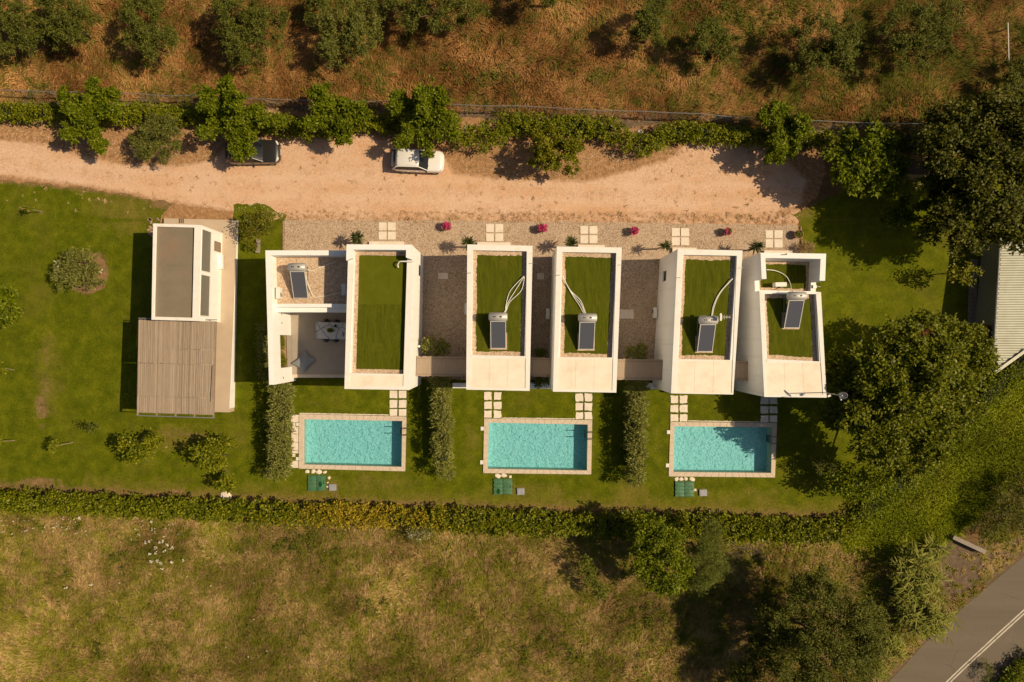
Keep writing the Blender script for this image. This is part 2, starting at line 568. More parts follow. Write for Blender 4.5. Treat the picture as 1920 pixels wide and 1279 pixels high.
crk = mathn(t, 'MULTIPLY', ramp(t, v.outputs['Distance'], [(0.0, (1, 1, 1)), (0.012, (0, 0, 0))]), ramp(t, noise(t, p, .25, 3), [(0.5, (0, 0, 0)), (0.6, (0.7,) * 3)]))
c2 = mixc(t, crk, c, (0.05, 0.042, 0.03))
c2 = mixc(t, ramp(t, noise(t, p, .6, 6, .7), [(0.55, (0, 0, 0)), (0.7, (0.35,) * 3)]), c2, (0.18, 0.14, 0.095))
t.links.new(c2, b.inputs['Base Color'])
bump(t, b, noise(t, p, 60, 3), 0.4, 0.006)
M['asphalt'] = m
M['roadpaint'] = simple('worn_road_paint', (0.52, 0.47, 0.38), 0.8, vary=0.1, scale=8, dirt=(0.2, 0.17, 0.12), dirt_scale=3, dirt_amt=0.6)

# marble for the dining table
m, t, b = new_mat('veined_marble')
p = gpos(t)
w = t.nodes.new('ShaderNodeTexVoronoi')
w.feature = 'DISTANCE_TO_EDGE'
w.inputs['Scale'].default_value = 1.1
nz = t.nodes.new('ShaderNodeTexNoise')
nz.inputs['Scale'].default_value = 1.5
t.links.new(p, nz.inputs['Vector'])
t.links.new(mixc(t, 0.25, p, nz.outputs['Color']), w.inputs['Vector'])
c = ramp(t, w.outputs['Distance'], [(0.0, (0.16, 0.16, 0.16)), (0.015, (0.38, 0.37, 0.36)), (0.05, (0.58, 0.56, 0.54))])
t.links.new(c, b.inputs['Base Color'])
b.inputs['Roughness'].default_value = 0.2
M['marble'] = m

# pool floor tiles with caustic ripples painted into their colour, then the water
m, t, b = new_mat('mosaic_painted_caustics')
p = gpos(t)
caustic = noise(t, gpos(t, (1.0, 1.25, 1.0), 0.5), 6.5, 2, 0.5, 1.6)  # light and dark caustic lines, painted as distorted noise
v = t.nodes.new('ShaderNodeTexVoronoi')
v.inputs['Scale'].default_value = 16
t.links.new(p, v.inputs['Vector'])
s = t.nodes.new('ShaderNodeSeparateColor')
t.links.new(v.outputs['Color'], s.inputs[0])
f = mathn(t, 'ADD', mathn(t, 'MULTIPLY', s.outputs[0], 0.35), mathn(t, 'MULTIPLY', caustic, 0.65))
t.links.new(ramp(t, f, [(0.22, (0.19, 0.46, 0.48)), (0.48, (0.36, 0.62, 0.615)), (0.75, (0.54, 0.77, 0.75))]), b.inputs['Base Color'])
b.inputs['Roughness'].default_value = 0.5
M['caustic_mosaic'] = m

m, t, b = new_mat('pool_water')
t.nodes.remove(b)
tr = t.nodes.new('ShaderNodeBsdfTransparent')
tr.inputs[0].default_value = (0.72, 0.94, 0.985, 1)
gl = t.nodes.new('ShaderNodeBsdfGlossy')
gl.inputs['Roughness'].default_value = 0.02
fr = t.nodes.new('ShaderNodeFresnel')
fr.inputs[0].default_value = 1.33
bp = t.nodes.new('ShaderNodeBump')
bp.inputs['Strength'].default_value = 0.5
bp.inputs['Distance'].default_value = 0.06
t.links.new(noise(t, gpos(t), 5.0, 3, 0.6, 0.4), bp.inputs['Height'])
t.links.new(bp.outputs[0], gl.inputs['Normal'])
t.links.new(bp.outputs[0], fr.inputs['Normal'])
mx = t.nodes.new('ShaderNodeMixShader')
t.links.new(fr.outputs[0], mx.inputs[0])
t.links.new(tr.outputs[0], mx.inputs[1])
t.links.new(gl.outputs[0], mx.inputs[2])
t.links.new(mx.outputs[0], t.nodes['Material Output'].inputs[0])
M['water'] = m

# reeds and boards: colour changes from strip to strip
def strip_mat(name, cols, stretch=(30, 1.2, 1)):
    m, t, b = new_mat(name)
    g = t.nodes.new('ShaderNodeNewGeometry')
    ps = gpos(t, stretch)
    f = mathn(t, 'ADD', mathn(t, 'MULTIPLY', g.outputs['Random Per Island'], 0.6), mathn(t, 'MULTIPLY', noise(t, ps, 1.0, 4), 0.4))
    t.links.new(ramp(t, f, [(0.2 + 0.6 * i / (len(cols) - 1), cols[i]) for i in range(len(cols))]), b.inputs['Base Color'])
    b.inputs['Roughness'].default_value = 0.9
    b.inputs['Specular IOR Level'].default_value = 0.1
    return m


M['reed'] = strip_mat('dry_reeds', [(0.24, 0.185, 0.135), (0.355, 0.28, 0.21), (0.44, 0.355, 0.275)], (11, 1.0, 1))
M['slat'] = strip_mat('weathered_slats', [(0.27, 0.205, 0.15), (0.41, 0.315, 0.235), (0.52, 0.41, 0.315)])
M['barnroof'] = simple('painted_steel_roof', (0.40, 0.40, 0.31), 0.5, metal=0.15, vary=0.08, scale=1.5, dirt=(0.28, 0.25, 0.17), dirt_scale=0.7, dirt_amt=0.5)

# foliage palettes
M['olive'] = leaf_mat('olive_leaves', [(0.042, 0.054, 0.006), (0.104, 0.116, 0.015), (0.200, 0.200, 0.038)], 0.2, 0.6)
M['broad'] = leaf_mat('broad_leaves', [(0.052, 0.080, 0.003), (0.140, 0.178, 0.006), (0.275, 0.300, 0.015)], 0.32, 0.4)
M['big'] = leaf_mat('walnut_leaves', [(0.050, 0.066, 0.003), (0.138, 0.158, 0.007), (0.280, 0.285, 0.022)], 0.3, 0.42)
M['brownish'] = leaf_mat('dull_leaves', [(0.032, 0.039, 0.004), (0.082, 0.090, 0.008), (0.180, 0.172, 0.02)], 0.22, 0.45)
M['citrus'] = leaf_mat('citrus_leaves', [(0.055, 0.072, 0.003), (0.155, 0.162, 0.007), (0.34, 0.29, 0.016)], 0.28, 0.4)
M['yellowgreen'] = leaf_mat('yellow_green_leaves', [(0.07, 0.085, 0.008), (0.15, 0.15, 0.015), (0.26, 0.23, 0.02)], 0.3)
M['greygreen'] = leaf_mat('grey_green_leaves', [(0.085, 0.098, 0.016), (0.185, 0.192, 0.036), (0.33, 0.315, 0.085)], 0.22, 0.5)
M['hedge'] = leaf_mat('hedge_leaves', [(0.056, 0.076, 0.003), (0.152, 0.172, 0.007), (0.30, 0.30, 0.016)], 0.22, 0.38)
M['reedleaf'] = leaf_mat('cane_leaves', [(0.080, 0.095, 0.007), (0.185, 0.195, 0.022), (0.33, 0.315, 0.07)], 0.28)
M['yucca'] = leaf_mat('yucca_blades', [(0.022, 0.032, 0.008), (0.05, 0.062, 0.014), (0.10, 0.11, 0.03)], 0.1)
M['copper'] = leaf_mat('withered_leaves', [(0.10, 0.04, 0.015), (0.22, 0.10, 0.04)], 0.2)
M['weedleaf'] = leaf_mat('weed_leaves', [(0.065, 0.081, 0.0104), (0.130, 0.150, 0.0156), (0.208, 0.221, 0.0260)], 0.25)

M['greyolive'] = leaf_mat('pale_olive_leaves', [(0.060, 0.074, 0.009), (0.138, 0.148, 0.024), (0.235, 0.230, 0.052)], 0.2, 0.6)
M['greyolive2'] = leaf_mat('feathery_leaves', [(0.050, 0.070, 0.008), (0.120, 0.142, 0.020), (0.21, 0.22, 0.038)], 0.22, 0.6)
M['citrus2'] = leaf_mat('young_citrus_leaves', [(0.070, 0.090, 0.004), (0.175, 0.195, 0.008), (0.33, 0.32, 0.018)], 0.3, 0.4)
M['bankleaf'] = leaf_mat('bank_leaves', [(0.060, 0.088, 0.003), (0.150, 0.185, 0.006), (0.27, 0.295, 0.012)], 0.3, 0.6, 0.5)
M['straw'] = leaf_mat('straw', [(0.25, 0.16, 0.07), (0.45, 0.32, 0.15)], 0.2)
M['deadwood'] = simple('dead_branches', (0.22, 0.17, 0.12), 0.9, vary=0.3)

# south hedge: some stretches turned yellow
m = M['hedge'].copy()
m.name = 'yellowing_hedge_leaves'
t = m.node_tree
b = t.nodes['Principled BSDF']
src = b.inputs['Base Color'].links[0].from_socket
p = gpos(t)
sx = t.nodes.new('ShaderNodeSeparateXYZ')
t.links.new(p, sx.inputs[0])
band = mathn(t, 'MULTIPLY', mathn(t, 'SUBTRACT', 1.0, mathn(t, 'ABSOLUTE', mathn(t, 'DIVIDE', mathn(t, 'ADD', sx.outputs[0], 11.0), 12.0)), True), 0.55)
g = t.nodes.new('ShaderNodeNewGeometry')
k = mathn(t, 'ADD', band, mathn(t, 'ADD', mathn(t, 'MULTIPLY', noise(t, p, 0.7, 4, 0.6), 0.7), mathn(t, 'MULTIPLY', g.outputs['Random Per Island'], 0.35)))
k = ramp(t, k, [(0.76, (0, 0, 0)), (1.02, (0.85,) * 3)])
yc = mixc(t, k, src, (0.44, 0.31, 0.025))
t.links.new(yc, b.inputs['Base Color'])
M['hedge_y'] = m


def grass_mat(name, dry, green, thr, sc=0.35, xg=None):
    m, t, b = new_mat(name)
    p = gpos(t)
    g = t.nodes.new('ShaderNodeObjectInfo')
    gi = t.nodes.new('ShaderNodeNewGeometry')
    k = mathn(t, 'ADD', mathn(t, 'MULTIPLY', noise(t, p, sc * 1.5, 6, 0.7), 0.72), mathn(t, 'MULTIPLY', noise(t, p, sc * .3, 3, 0.6), 0.28))
    k = mathn(t, 'ADD', k, mathn(t, 'MULTIPLY', mathn(t, 'SUBTRACT', g.outputs['Random'], 0.5), 0.2))
    if xg:
        sx = t.nodes.new('ShaderNodeSeparateXYZ')
        t.links.new(p, sx.inputs[0])
        mr = t.nodes.new('ShaderNodeMapRange')
        for i, v in enumerate(xg): mr.inputs[1 + i].default_value = v
        t.links.new(sx.outputs[0], mr.inputs[0])
        k = mathn(t, 'ADD', k, mr.outputs[0])
    k = ramp(t, k, [(thr - 0.06, (0, 0, 0)), (thr + 0.06, (1, 1, 1))])
    f = mathn(t, 'ADD', mathn(t, 'MULTIPLY', gi.outputs['Random Per Island'], 0.34), mathn(t, 'MULTIPLY', g.outputs['Random'], 0.26))
    f = mathn(t, 'ADD', f, mathn(t, 'MULTIPLY', ramp(t, noise(t, p, 0.22, 4, 0.6), [(0.38, (0, 0, 0)), (0.62, (1, 1, 1))]), 0.42))
    d = ramp(t, f, [(0.15, dry[0]), (0.5, dry[1]), (0.85, dry[2])])
    gr = ramp(t, f, [(0.15, green[0]), (0.5, green[1]), (0.85, green[2])])
    t.links.new(mixc(t, k, d, gr), b.inputs['Base Color'])
    b.inputs['Roughness'].default_value = 0.8
    b.inputs['Specular IOR Level'].default_value = 0.1
    return m


M['grass_n'] = grass_mat('north_field_grass', [(0.13, 0.056, 0.014), (0.39, 0.192, 0.062), (0.70, 0.405, 0.155)],
                         [(0.055, 0.065, 0.008), (0.115, 0.12, 0.014), (0.20, 0.185, 0.028)], 0.555, 0.35, (4.0, 30.0, 0.0, 0.09))
M['grass_s'] = grass_mat('south_field_grass', [(0.19, 0.12, 0.040), (0.43, 0.285, 0.11), (0.66, 0.46, 0.20)],
                         [(0.10, 0.102, 0.008), (0.20, 0.195, 0.019), (0.33, 0.30, 0.042)], 0.495, 0.62)
M['grass_e'] = grass_mat('bank_grass', [(0.10, 0.115, 0.008), (0.19, 0.205, 0.014), (0.29, 0.29, 0.03)],
                         [(0.11, 0.14, 0.005), (0.215, 0.25, 0.008), (0.33, 0.36, 0.015)], 0.45)
M['grass_d'] = grass_mat('tan_verge_grass', [(0.36, 0.21, 0.11), (0.56, 0.36, 0.20), (0.70, 0.48, 0.29)],
                         [(0.07, 0.075, 0.015), (0.13, 0.125, 0.02), (0.2, 0.18, 0.04)], 0.62, 0.9)

# ------------------------------------------------------------------ ground sheets
def poly_m(pts, z=None):
    return [tuple(W(x, y, z)[:2]) for x, y in pts]


def inside(P, X, Y):
    P = np.asarray(P)
    c = np.zeros(len(X), bool)
    n = len(P)
    j = n - 1
    for i in range(n):
        xi, yi = P[i]
        xj, yj = P[j]
        m_ = ((yi > Y) != (yj > Y)) & (X < (xj - xi) * (Y - yi) / (yj - yi + 1e-12) + xi)
        c ^= m_
        j = i
    return c


def sdist(P, X, Y):
    """signed distance, positive inside"""
    P = np.asarray(P)
    d = np.full(len(X), 1e9)
    n = len(P)
    for i in range(n):
        a, b_ = P[i], P[(i + 1) % n]
        ab = b_ - a
        t_ = np.clip(((X - a[0]) * ab[0] + (Y - a[1]) * ab[1]) / (ab @ ab + 1e-12), 0, 1)
        d = np.minimum(d, np.hypot(X - a[0] - t_ * ab[0], Y - a[1] - t_ * ab[1]))
    return np.where(inside(P, X, Y), d, -d)


def jagged(P, step=0.35, amp=0.10):
    out = []
    n = len(P)
    for i in range(n):
        a, b_ = Vector(P[i]), Vector(P[(i + 1) % n])
        L = (b_ - a).length
        k_ = max(1, int(L / step))
        nrm = Vector((-(b_ - a).y, (b_ - a).x)).normalized()
        for q in range(k_):
            u = q / k_
            w_ = amp * random.uniform(-1, 1) + amp * math.sin((a.x + u * L) * 1.7 + i)
            pnt = a.lerp(b_, u) + (nrm * w_ if q else nrm * 0)
            out.append((pnt.x, pnt.y))
    return out


def sheet(name, outer, mat, dz, holes=(), grid=0.0, gbox=None, mask=None, label=None, parent=None):
    pts = []
    edges = []

    def loop(P):
        o = len(pts)
        pts.extend(P)
        edges.extend((o + i, o + (i + 1) % len(P)) for i in range(len(P)))
    loop(outer)
    for h in holes: loop(list(h))
    xs = [p_[0] for p_ in outer]
    x0, x1 = min(xs) - 1, max(xs) + 1
    ys = [p_[1] for p_ in outer]
    for yb in (Y0, Y1):
        if min(ys) < yb < max(ys):
            o = len(pts)
            pts.extend([(x0, yb), (x1, yb)])
            edges.append((o, o + 1))
    if grid:
        bx = gbox or (min(xs), min(ys), max(xs), max(ys))
        gx, gy = np.meshgrid(np.arange(bx[0], bx[2], grid), np.arange(bx[1], bx[3], grid))
        gx = gx.ravel() + rng.uniform(-.1, .1, gx.size) * grid
        gy = gy.ravel() + rng.uniform(-.1, .1, gy.size) * grid
        k_ = inside(outer, gx, gy)
        pts.extend(zip(gx[k_].tolist(), gy[k_].tolist()))
    v_, e_, f_, *_ = delaunay_2d_cdt([Vector(p_) for p_ in pts], edges, [], 0, 1e-5)
    va = np.array([(q.x, q.y) for q in v_])
    fa = np.array([tuple(q) for q in f_])
    cx = va[fa].mean(axis=1)
    keep = inside(outer, cx[:, 0], cx[:, 1])
    for h in holes:
        keep &= ~inside(h, cx[:, 0], cx[:, 1])
    fa = fa[keep]
    used = np.unique(fa)
    remap = np.zeros(len(va), int)
    remap[used] = np.arange(len(used))
    va = va[used]
    fa = remap[fa]
    # consistent upward winding
    A, B, C_ = va[fa[:, 0]], va[fa[:, 1]], va[fa[:, 2]]
    cr = (B[:, 0] - A[:, 0]) * (C_[:, 1] - A[:, 1]) - (B[:, 1] - A[:, 1]) * (C_[:, 0] - A[:, 0])
    fa[cr < 0] = fa[cr < 0][:, ::-1]
    v3 = np.column_stack([va, gza(va[:, 1]) + dz])
    me = np_mesh(name, v3, fa)
    if mask is not None:
        col = np.zeros((len(v3), 4), np.float32)
        col[:, 3] = 1
        px, py = to_px(v3[:, 0], v3[:, 1])
        mk = mask(px, py, v3[:, 0], v3[:, 1])
        for i, ch in enumerate(mk): col[:, i] = np.clip(ch, 0, 1)
        at = me.color_attributes.new('mask', 'FLOAT_COLOR', 'POINT')
        at.data.foreach_set('color', col.ravel())
    o = link(name, me, mat, parent)
    if parent is None: o['kind'] = 'structure'
    if label: o['label'] = label
    return o


def blob(px, py, cx, cy, rx, ry):
    return np.clip(1.25 - np.sqrt(((px - cx) / rx) ** 2 + ((py - cy) / ry) ** 2), 0, 1)


POOLS = [
    dict(o=[(561.3, 776.3), (762.3, 780.8), (760, 883.3), (560.8, 878.3)], i=[(570, 786), (754.4, 789.2), (753.3, 875), (570, 870.4)]),
    dict(o=[(907.7, 784.4), (1110.2, 787.5), (1108.3, 889.2), (906, 886.7)], i=[(916.5, 792.3), (1101.9, 795.8), (1100.4, 881.9), (914.6, 878.8)]),
    dict(o=[(1256.7, 790.8), (1456.3, 793.3), (1452.5, 895), (1253.5, 892.9)], i=[(1264.2, 799.2), (1446.9, 801), (1445.4, 886.5), (1262.5, 884.6)]),
]
for P_ in POOLS:
    P_['O'] = poly_m(P_['o'])
    P_['I'] = poly_m(P_['i'])
    c_ = np.mean(P_['I'], axis=0)
    P_['hole'] = [tuple(np.array(q) + (np.array(q) - c_) / np.linalg.norm(np.array(q) - c_) * 0.12) for q in P_['I']]
holes = [P_['hole'] for P_ in POOLS]


def field_mask(px, py, x, y):
    green = np.zeros_like(px)
    for (cx, cy, rx, ry, s_) in ((60, 30, 170, 60, .9), (620, 20, 110, 50, .8), (1330, 50, 160, 60, .9), (1500, 20, 300, 60, .7), (860, 130, 110, 30, .5), (1800, 150, 200, 120, .7),
                                 (1760, 850, 170, 200, 1.3), (1880, 720, 120, 120, 1.3), (1600, 990, 120, 40, 1.2), (1230, 1160, 140, 70, 1.0), (1120, 1090, 40, 50, .9),
                                 (560, 1020, 140, 40, .5), (200, 1180, 200, 90, .5), (700, 1200, 200, 90, .55), (60, 1130, 120, 120, .45)):
        green = np.maximum(green, blob(px, py, cx, cy, rx, ry) * s_)
    green = np.maximum(green, 0.36 * (py > 980))
    soil = np.zeros_like(px)
    # road verge runs parallel to the road
    dl = ((px - 1806) * 237 + (py - 1139) * 254) / math.hypot(237, 254)
    soil = np.maximum(soil, np.clip(1.2 - np.abs(dl + 35) / 55, 0, 1) * (px > 1600))
    soil = np.maximum(soil, np.clip(1.2 - np.abs(dl - 175) / 40, 0, 1) * (px > 1700))
    soil = np.maximum(soil, blob(px, py, 1800, 1060, 50, 70))
    soil = np.maximum(soil, 1.0 * ((py > 180) & (py < 300) & (px < 1600)))
    return soil, green


BIG = 320
sheet('ground', [(-BIG, -BIG), (BIG, -BIG), (BIG, BIG), (-BIG, BIG)], M['field'], 0.0, holes, 0.55, (-48, -33, 48, 33), field_mask)


def drive_mask(px, py, x, y):
    P = [(-120, 262), (0, 262), (90, 272), (150, 292), (230, 308), (330, 312), (400, 300), (440, 262), (560, 256), (700, 252), (745, 272), (835, 300), (850, 325), (930, 335), (1010, 338), (1100, 340),
         (1190, 318), (1250, 300), (1290, 268), (1400, 265), (1470, 300), (1515, 340), (1500, 385), (1440, 402), (1200, 400), (560, 404), (440, 396), (330, 380), (240, 362), (140, 345), (0, 330), (-120, 325)]
    d = sdist(P, px, py)
    pale_ = np.clip(0.5 + d / 26, 0, 1)
    pale_ = np.maximum(pale_, 0.58 * ((py > 398) & (py < 425) & (px > 520)))
    weed_ = np.clip(blob(px, py, 900, 300, 80, 50) * 1.5 + 0.9 * (py < 300) * (px > 840) + 0.7 * blob(px, py, 560, 400, 500, 22) + 0.6 * (py < 260), 0, 1)
    trk = np.zeros_like(px)
    cl = np.interp(px, [-120, 0, 230, 440, 700, 1000, 1300, 1480], [300, 298, 335, 352, 352, 362, 362, 362])
    for off in (-17, 17):
        trk = np.maximum(trk, 0.55 * np.clip(1.2 - np.abs(py - cl - off - 3 * np.sin(px * .011)) / 9, 0, 1))
    return pale_, weed_, trk


drv = poly_m([(-130, 196), (700, 212), (1000, 228), (1300, 243), (1480, 256), (1535, 285), (1552, 325), (1530, 372), (1500, 400), (1497, 425), (1400, 428), (500, 428), (270, 428), (230, 380), (-130, 352)])
drive = sheet('dirt_drive', jagged(drv, 0.3, 0.12), M['drive'], 0.006, (), 0.3, None, drive_mask)


def lawn_mask(px, py, x, y):
    w_ = np.zeros_like(px)
    edge = np.interp(px, [0, 300, 640, 960, 1500], [912, 930, 944, 954, 968])
    w_ = np.maximum(w_, np.clip(0.95 - (edge - py) / 34, 0, 1) * 0.72)
    for (cx, cy, rx, ry, s_) in ((90, 670, 15, 130, .5), (78, 765, 22, 60, .72), (84, 720, 14, 40, .6), (75, 905, 70, 16, .8), (340, 812, 110, 22, .5), (330, 925, 45, 14, .75), (420, 880, 40, 30, .45),
                                 (185, 508, 22, 42, 1.2), (160, 545, 30, 14, .8), (78, 395, 14, 12, .7), (310, 385, 45, 20, .7), (215, 360, 120, 20, .45), (545, 722, 12, 30, .7), (1500, 400, 50, 30, .5),
                                 (600, 905, 40, 25, .5), (625, 915, 16, 14, .8), (945, 912, 30, 25, .5), (975, 921, 18, 14, .8), (1285, 917, 36, 24, .5), (1318, 924, 16, 12, .9),
                                 (760, 830, 8, 60, .5), (1110, 850, 8, 60, .55), (1453, 870, 7, 60, .4), (1155, 935, 14, 30, .5), (450, 660, 12, 160, .4), (1030, 893, 90, 8, .55), (1350, 900, 110, 6, .4),
                                 (316, 600, 18, 14, .3), (160, 620, 30, 60, .25), (560, 745, 30, 20, .35), (690, 750, 20, 12, .35), (300, 862, 30, 14, .35)):
        w_ = np.maximum(w_, blob(px, py, cx, cy, rx, ry) * s_)
    nedge = np.interp(px, [-60, 0, 134, 235, 325, 440, 538], [336, 337, 350, 363, 382, 384, 403])
    w_ = np.maximum(w_, np.clip(0.75 - (py - nedge) / 26, 0, 1) * (px < 335))
    b2 = np.clip(0.85 - (edge - py) / 70, 0, 1) * 0.85 * (px > 150)
    for (cx, cy, rx, ry, s_) in ((230, 400, 110, 60, .6), (90, 700, 50, 160, .45), (340, 820, 150, 40, .6), (250, 640, 60, 130, .3), (690, 905, 150, 30, .5), (1000, 925, 160, 30, .55), (1180, 930, 60, 40, .7),
                                 (1400, 930, 120, 30, .5), (600, 750, 60, 20, .4), (885, 830, 22, 90, .5), (1150, 830, 20, 90, .4), (1230, 840, 18, 90, .4), (1500, 405, 60, 30, .6), (1560, 450, 60, 40, .3)):
        b2 = np.maximum(b2, blob(px, py, cx, cy, rx, ry) * s_)
    return (w_, b2)


lawn_px = [(-130, 344), (0, 337), (134, 350), (235, 363), (325, 382), (303, 404), (300, 425), (440, 425), (438, 384), (480, 380), (538, 403), (531, 430), (533, 492), (512, 560), (512, 690), (780, 690), (790, 708), (875, 708),
           (1400, 712), (1400, 560), (1490, 478), (1502, 462), (1500, 422), (1482, 402), (1530, 384), (1600, 345), (1750, 330), (1990, 330), (1990, 640), (1880, 700), (1800, 800), (1720, 880),
           (1640, 940), (1590, 975), (1500, 968), (960, 955), (640, 945), (300, 931), (0, 914), (-130, 906)]
lawn = sheet('lawn', jagged(poly_m(lawn_px), 0.35, 0.09), M['lawn'], 0.014, holes, 0.45, None, lawn_mask)

gravel_px = [(533, 412), (900, 414), (1495, 422), (1500, 470), (1490, 478), (1400, 600), (1400, 712), (875, 712), (780, 708), (780, 688), (650, 700), (640, 480), (533, 492)]
gravel = sheet('gravel_bed', jagged(poly_m(gravel_px), 0.5, 0.04), M['gravel'], 0.022)
soil_bed = sheet('planting_bed', jagged(poly_m([(150, 478), (176, 474), (196, 488), (201, 510), (196, 540), (170, 550), (140, 545), (120, 520), (125, 490)]), 0.3, 0.05),
                 simple('bed_soil', (0.24, 0.135, 0.065), 0.95, vary=0.3, scale=5, bumpd=0.03), 0.020)

# road, bottom right
ra = [W(2100, 868), W(1920, 1042), W(1806, 1139), W(1735, 1204.5), W(1666, 1279), W(1560, 1400), W(1400, 1590)]
rb = [W(2290, 890), W(2110, 1050), W(1920, 1229), W(1860, 1286), W(1800, 1350), W(1700, 1470), W(1540, 1680)]
road = sheet('road', [tuple(q[:2]) for q in ra] + [tuple(q[:2]) for q in rb[::-1]], M['asphalt'], 0.012)
for k_, off in ((0, -0.11), (1, 0.11)):
    ca_ = smooth_path([W(2105, 980), W(1920, 1147), W(1849, 1212), W(1778, 1279), W(1668, 1392), W(1500, 1580)], 6)
    L_, R_ = [], []
    for i in range(len(ca_)):
        d = (ca_[min(i + 1, len(ca_) - 1)] - ca_[max(i - 1, 0)]).normalized()
        nrm = Vector((-d.y, d.x, 0))
        L_.append(ca_[i] + nrm * (off - 0.055))
        R_.append(ca_[i] + nrm * (off + 0.055))
    bm = bmesh.new()
    va = [bm.verts.new((q.x, q.y, DROP + 0.017)) for q in L_]
    vb = [bm.verts.new((q.x, q.y, DROP + 0.017)) for q in R_]
    for i in range(len(va) - 1): bm.faces.new((va[i], va[i + 1], vb[i + 1], vb[i]))
    bm_obj('road_marking', bm, M['roadpaint'], road)

# ------------------------------------------------------------------ villas
ZV = 5.6


def quad_w(pts, z):
    return [W(x, y, z) for x, y in pts]


def lerp2(a, b_, u):
    return (a[0] + (b_[0] - a[0]) * u, a[1] + (b_[1] - a[1]) * u)


def side_face(bm, A, B, z0a, z0b, z1, openings=(), reveal=0.18):
    """vertical face from A to B (xy), outward normal to the right of A->B; openings = (s0, s1, za, zb) in metres along A->B"""
    A, B = Vector((A[0], A[1], 0)), Vector((B[0], B[1], 0))
    L = (B - A).length
    d = (B - A) / L
    inw = Vector((-d.y, d.x, 0))
    if not openings:
        vv = [A + Vector((0, 0, z0a)), B + Vector((0, 0, z0b)), B + Vector((0, 0, z1)), A + Vector((0, 0, z1))]
        bm.faces.new([bm.verts.new(q) for q in vv])
        return
    ss = sorted({0.0, L} | {o[0] for o in openings} | {o[1] for o in openings})
    zs = sorted({o[2] for o in openings} | {o[3] for o in openings} | {z1})
    zb = lambda s: z0a + (z0b - z0a) * s / L
    for i in range(len(ss) - 1):
        s0, s1 = ss[i], ss[i + 1]
        lv0, lv1 = [zb(s0)] + zs, [zb(s1)] + zs
        for j in range(len(zs)):
            sm, zm = (s0 + s1) / 2, (lv0[j] + lv0[j + 1]) / 2
            if any(o[0] < sm < o[1] and o[2] < zm < o[3] for o in openings): continue
            bm.faces.new([bm.verts.new(A + d * s + Vector((0, 0, z))) for s, z in ((s0, lv0[j]), (s1, lv1[j]), (s1, lv1[j + 1]), (s0, lv0[j + 1]))])
    for (s0, s1, za, zb_) in openings:
        cor = [(s0, za), (s1, za), (s1, zb_), (s0, zb_)]
        f_ = [A + d * s + Vector((0, 0, z)) for s, z in cor]
        g_ = [q + inw * reveal for q in f_]
        for k in range(4):
            l = (k + 1) % 4
            bm.faces.new([bm.verts.new(q) for q in (f_[k], f_[l], g_[l], g_[k])])


def window_in(root, A, B, o, reveal=0.18, frame_mat=None, glass=None, mull=0):
    A, B = Vector((A[0], A[1], 0)), Vector((B[0], B[1], 0))
    d = (B - A).normalized()
    inw = Vector((-d.y, d.x, 0))
    s0, s1, za, zb_ = o
    bm = bmesh.new()
    fw = 0.06
    ang = math.atan2(d.y, d.x)

    def bar(sa, sb, z_a, z_b):
        c = A + d * ((sa + sb) / 2) + inw * (reveal - 0.045)
        add_box(bm, (c.x, c.y, (z_a + z_b) / 2), (sb - sa, 0.07, z_b - z_a), ang)
    bar(s0 + .002, s1 - .002, za + .002, za + fw)
    bar(s0 + .002, s1 - .002, zb_ - fw, zb_ - .002)
    bar(s0 + .002, s0 + fw, za + fw, zb_ - fw)
    bar(s1 - fw, s1 - .002, za + fw, zb_ - fw)
    for i in range(mull):
        c = s0 + (s1 - s0) * (i + 1) / (mull + 1)
        bar(c - .02, c + .02, za + fw, zb_ - fw)
    w = bm_obj('window', bm, frame_mat or M['black'], root)
    bm = bmesh.new()
    c = A + d * ((s0 + s1) / 2) + inw * (reveal - 0.02)
    add_box(bm, (c.x, c.y, (za + zb_) / 2), (s1 - s0 - .004, 0.02, zb_ - za - .004), ang)
    bm_obj('pane', bm, glass or M['winglass'], w)
    return w


def cdt_face(bm, outer, holes_, z):
    pts, edges = [], []
    for P in [outer] + list(holes_):
        o = len(pts)
        pts += [Vector((q[0], q[1])) for q in P]
        edges += [(o + i, o + (i + 1) % len(P)) for i in range(len(P))]
    v_, e_, f_, *_ = delaunay_2d_cdt(pts, edges, [], 0, 1e-6)
    vv = [bm.verts.new((q.x, q.y, z)) for q in v_]
    for f in f_:
        c = np.mean([[v_[i].x, v_[i].y] for i in f], axis=0)
        if not inside([q[:2] for q in outer], c[:1], c[1:])[0]: continue
        if any(inside([q[:2] for q in h], c[:1], c[1:])[0] for h in holes_): continue
        ff = bm.faces.new([vv[i] for i in f])
        ff.normal_update()
        if ff.normal.z < 0: ff.normal_flip()


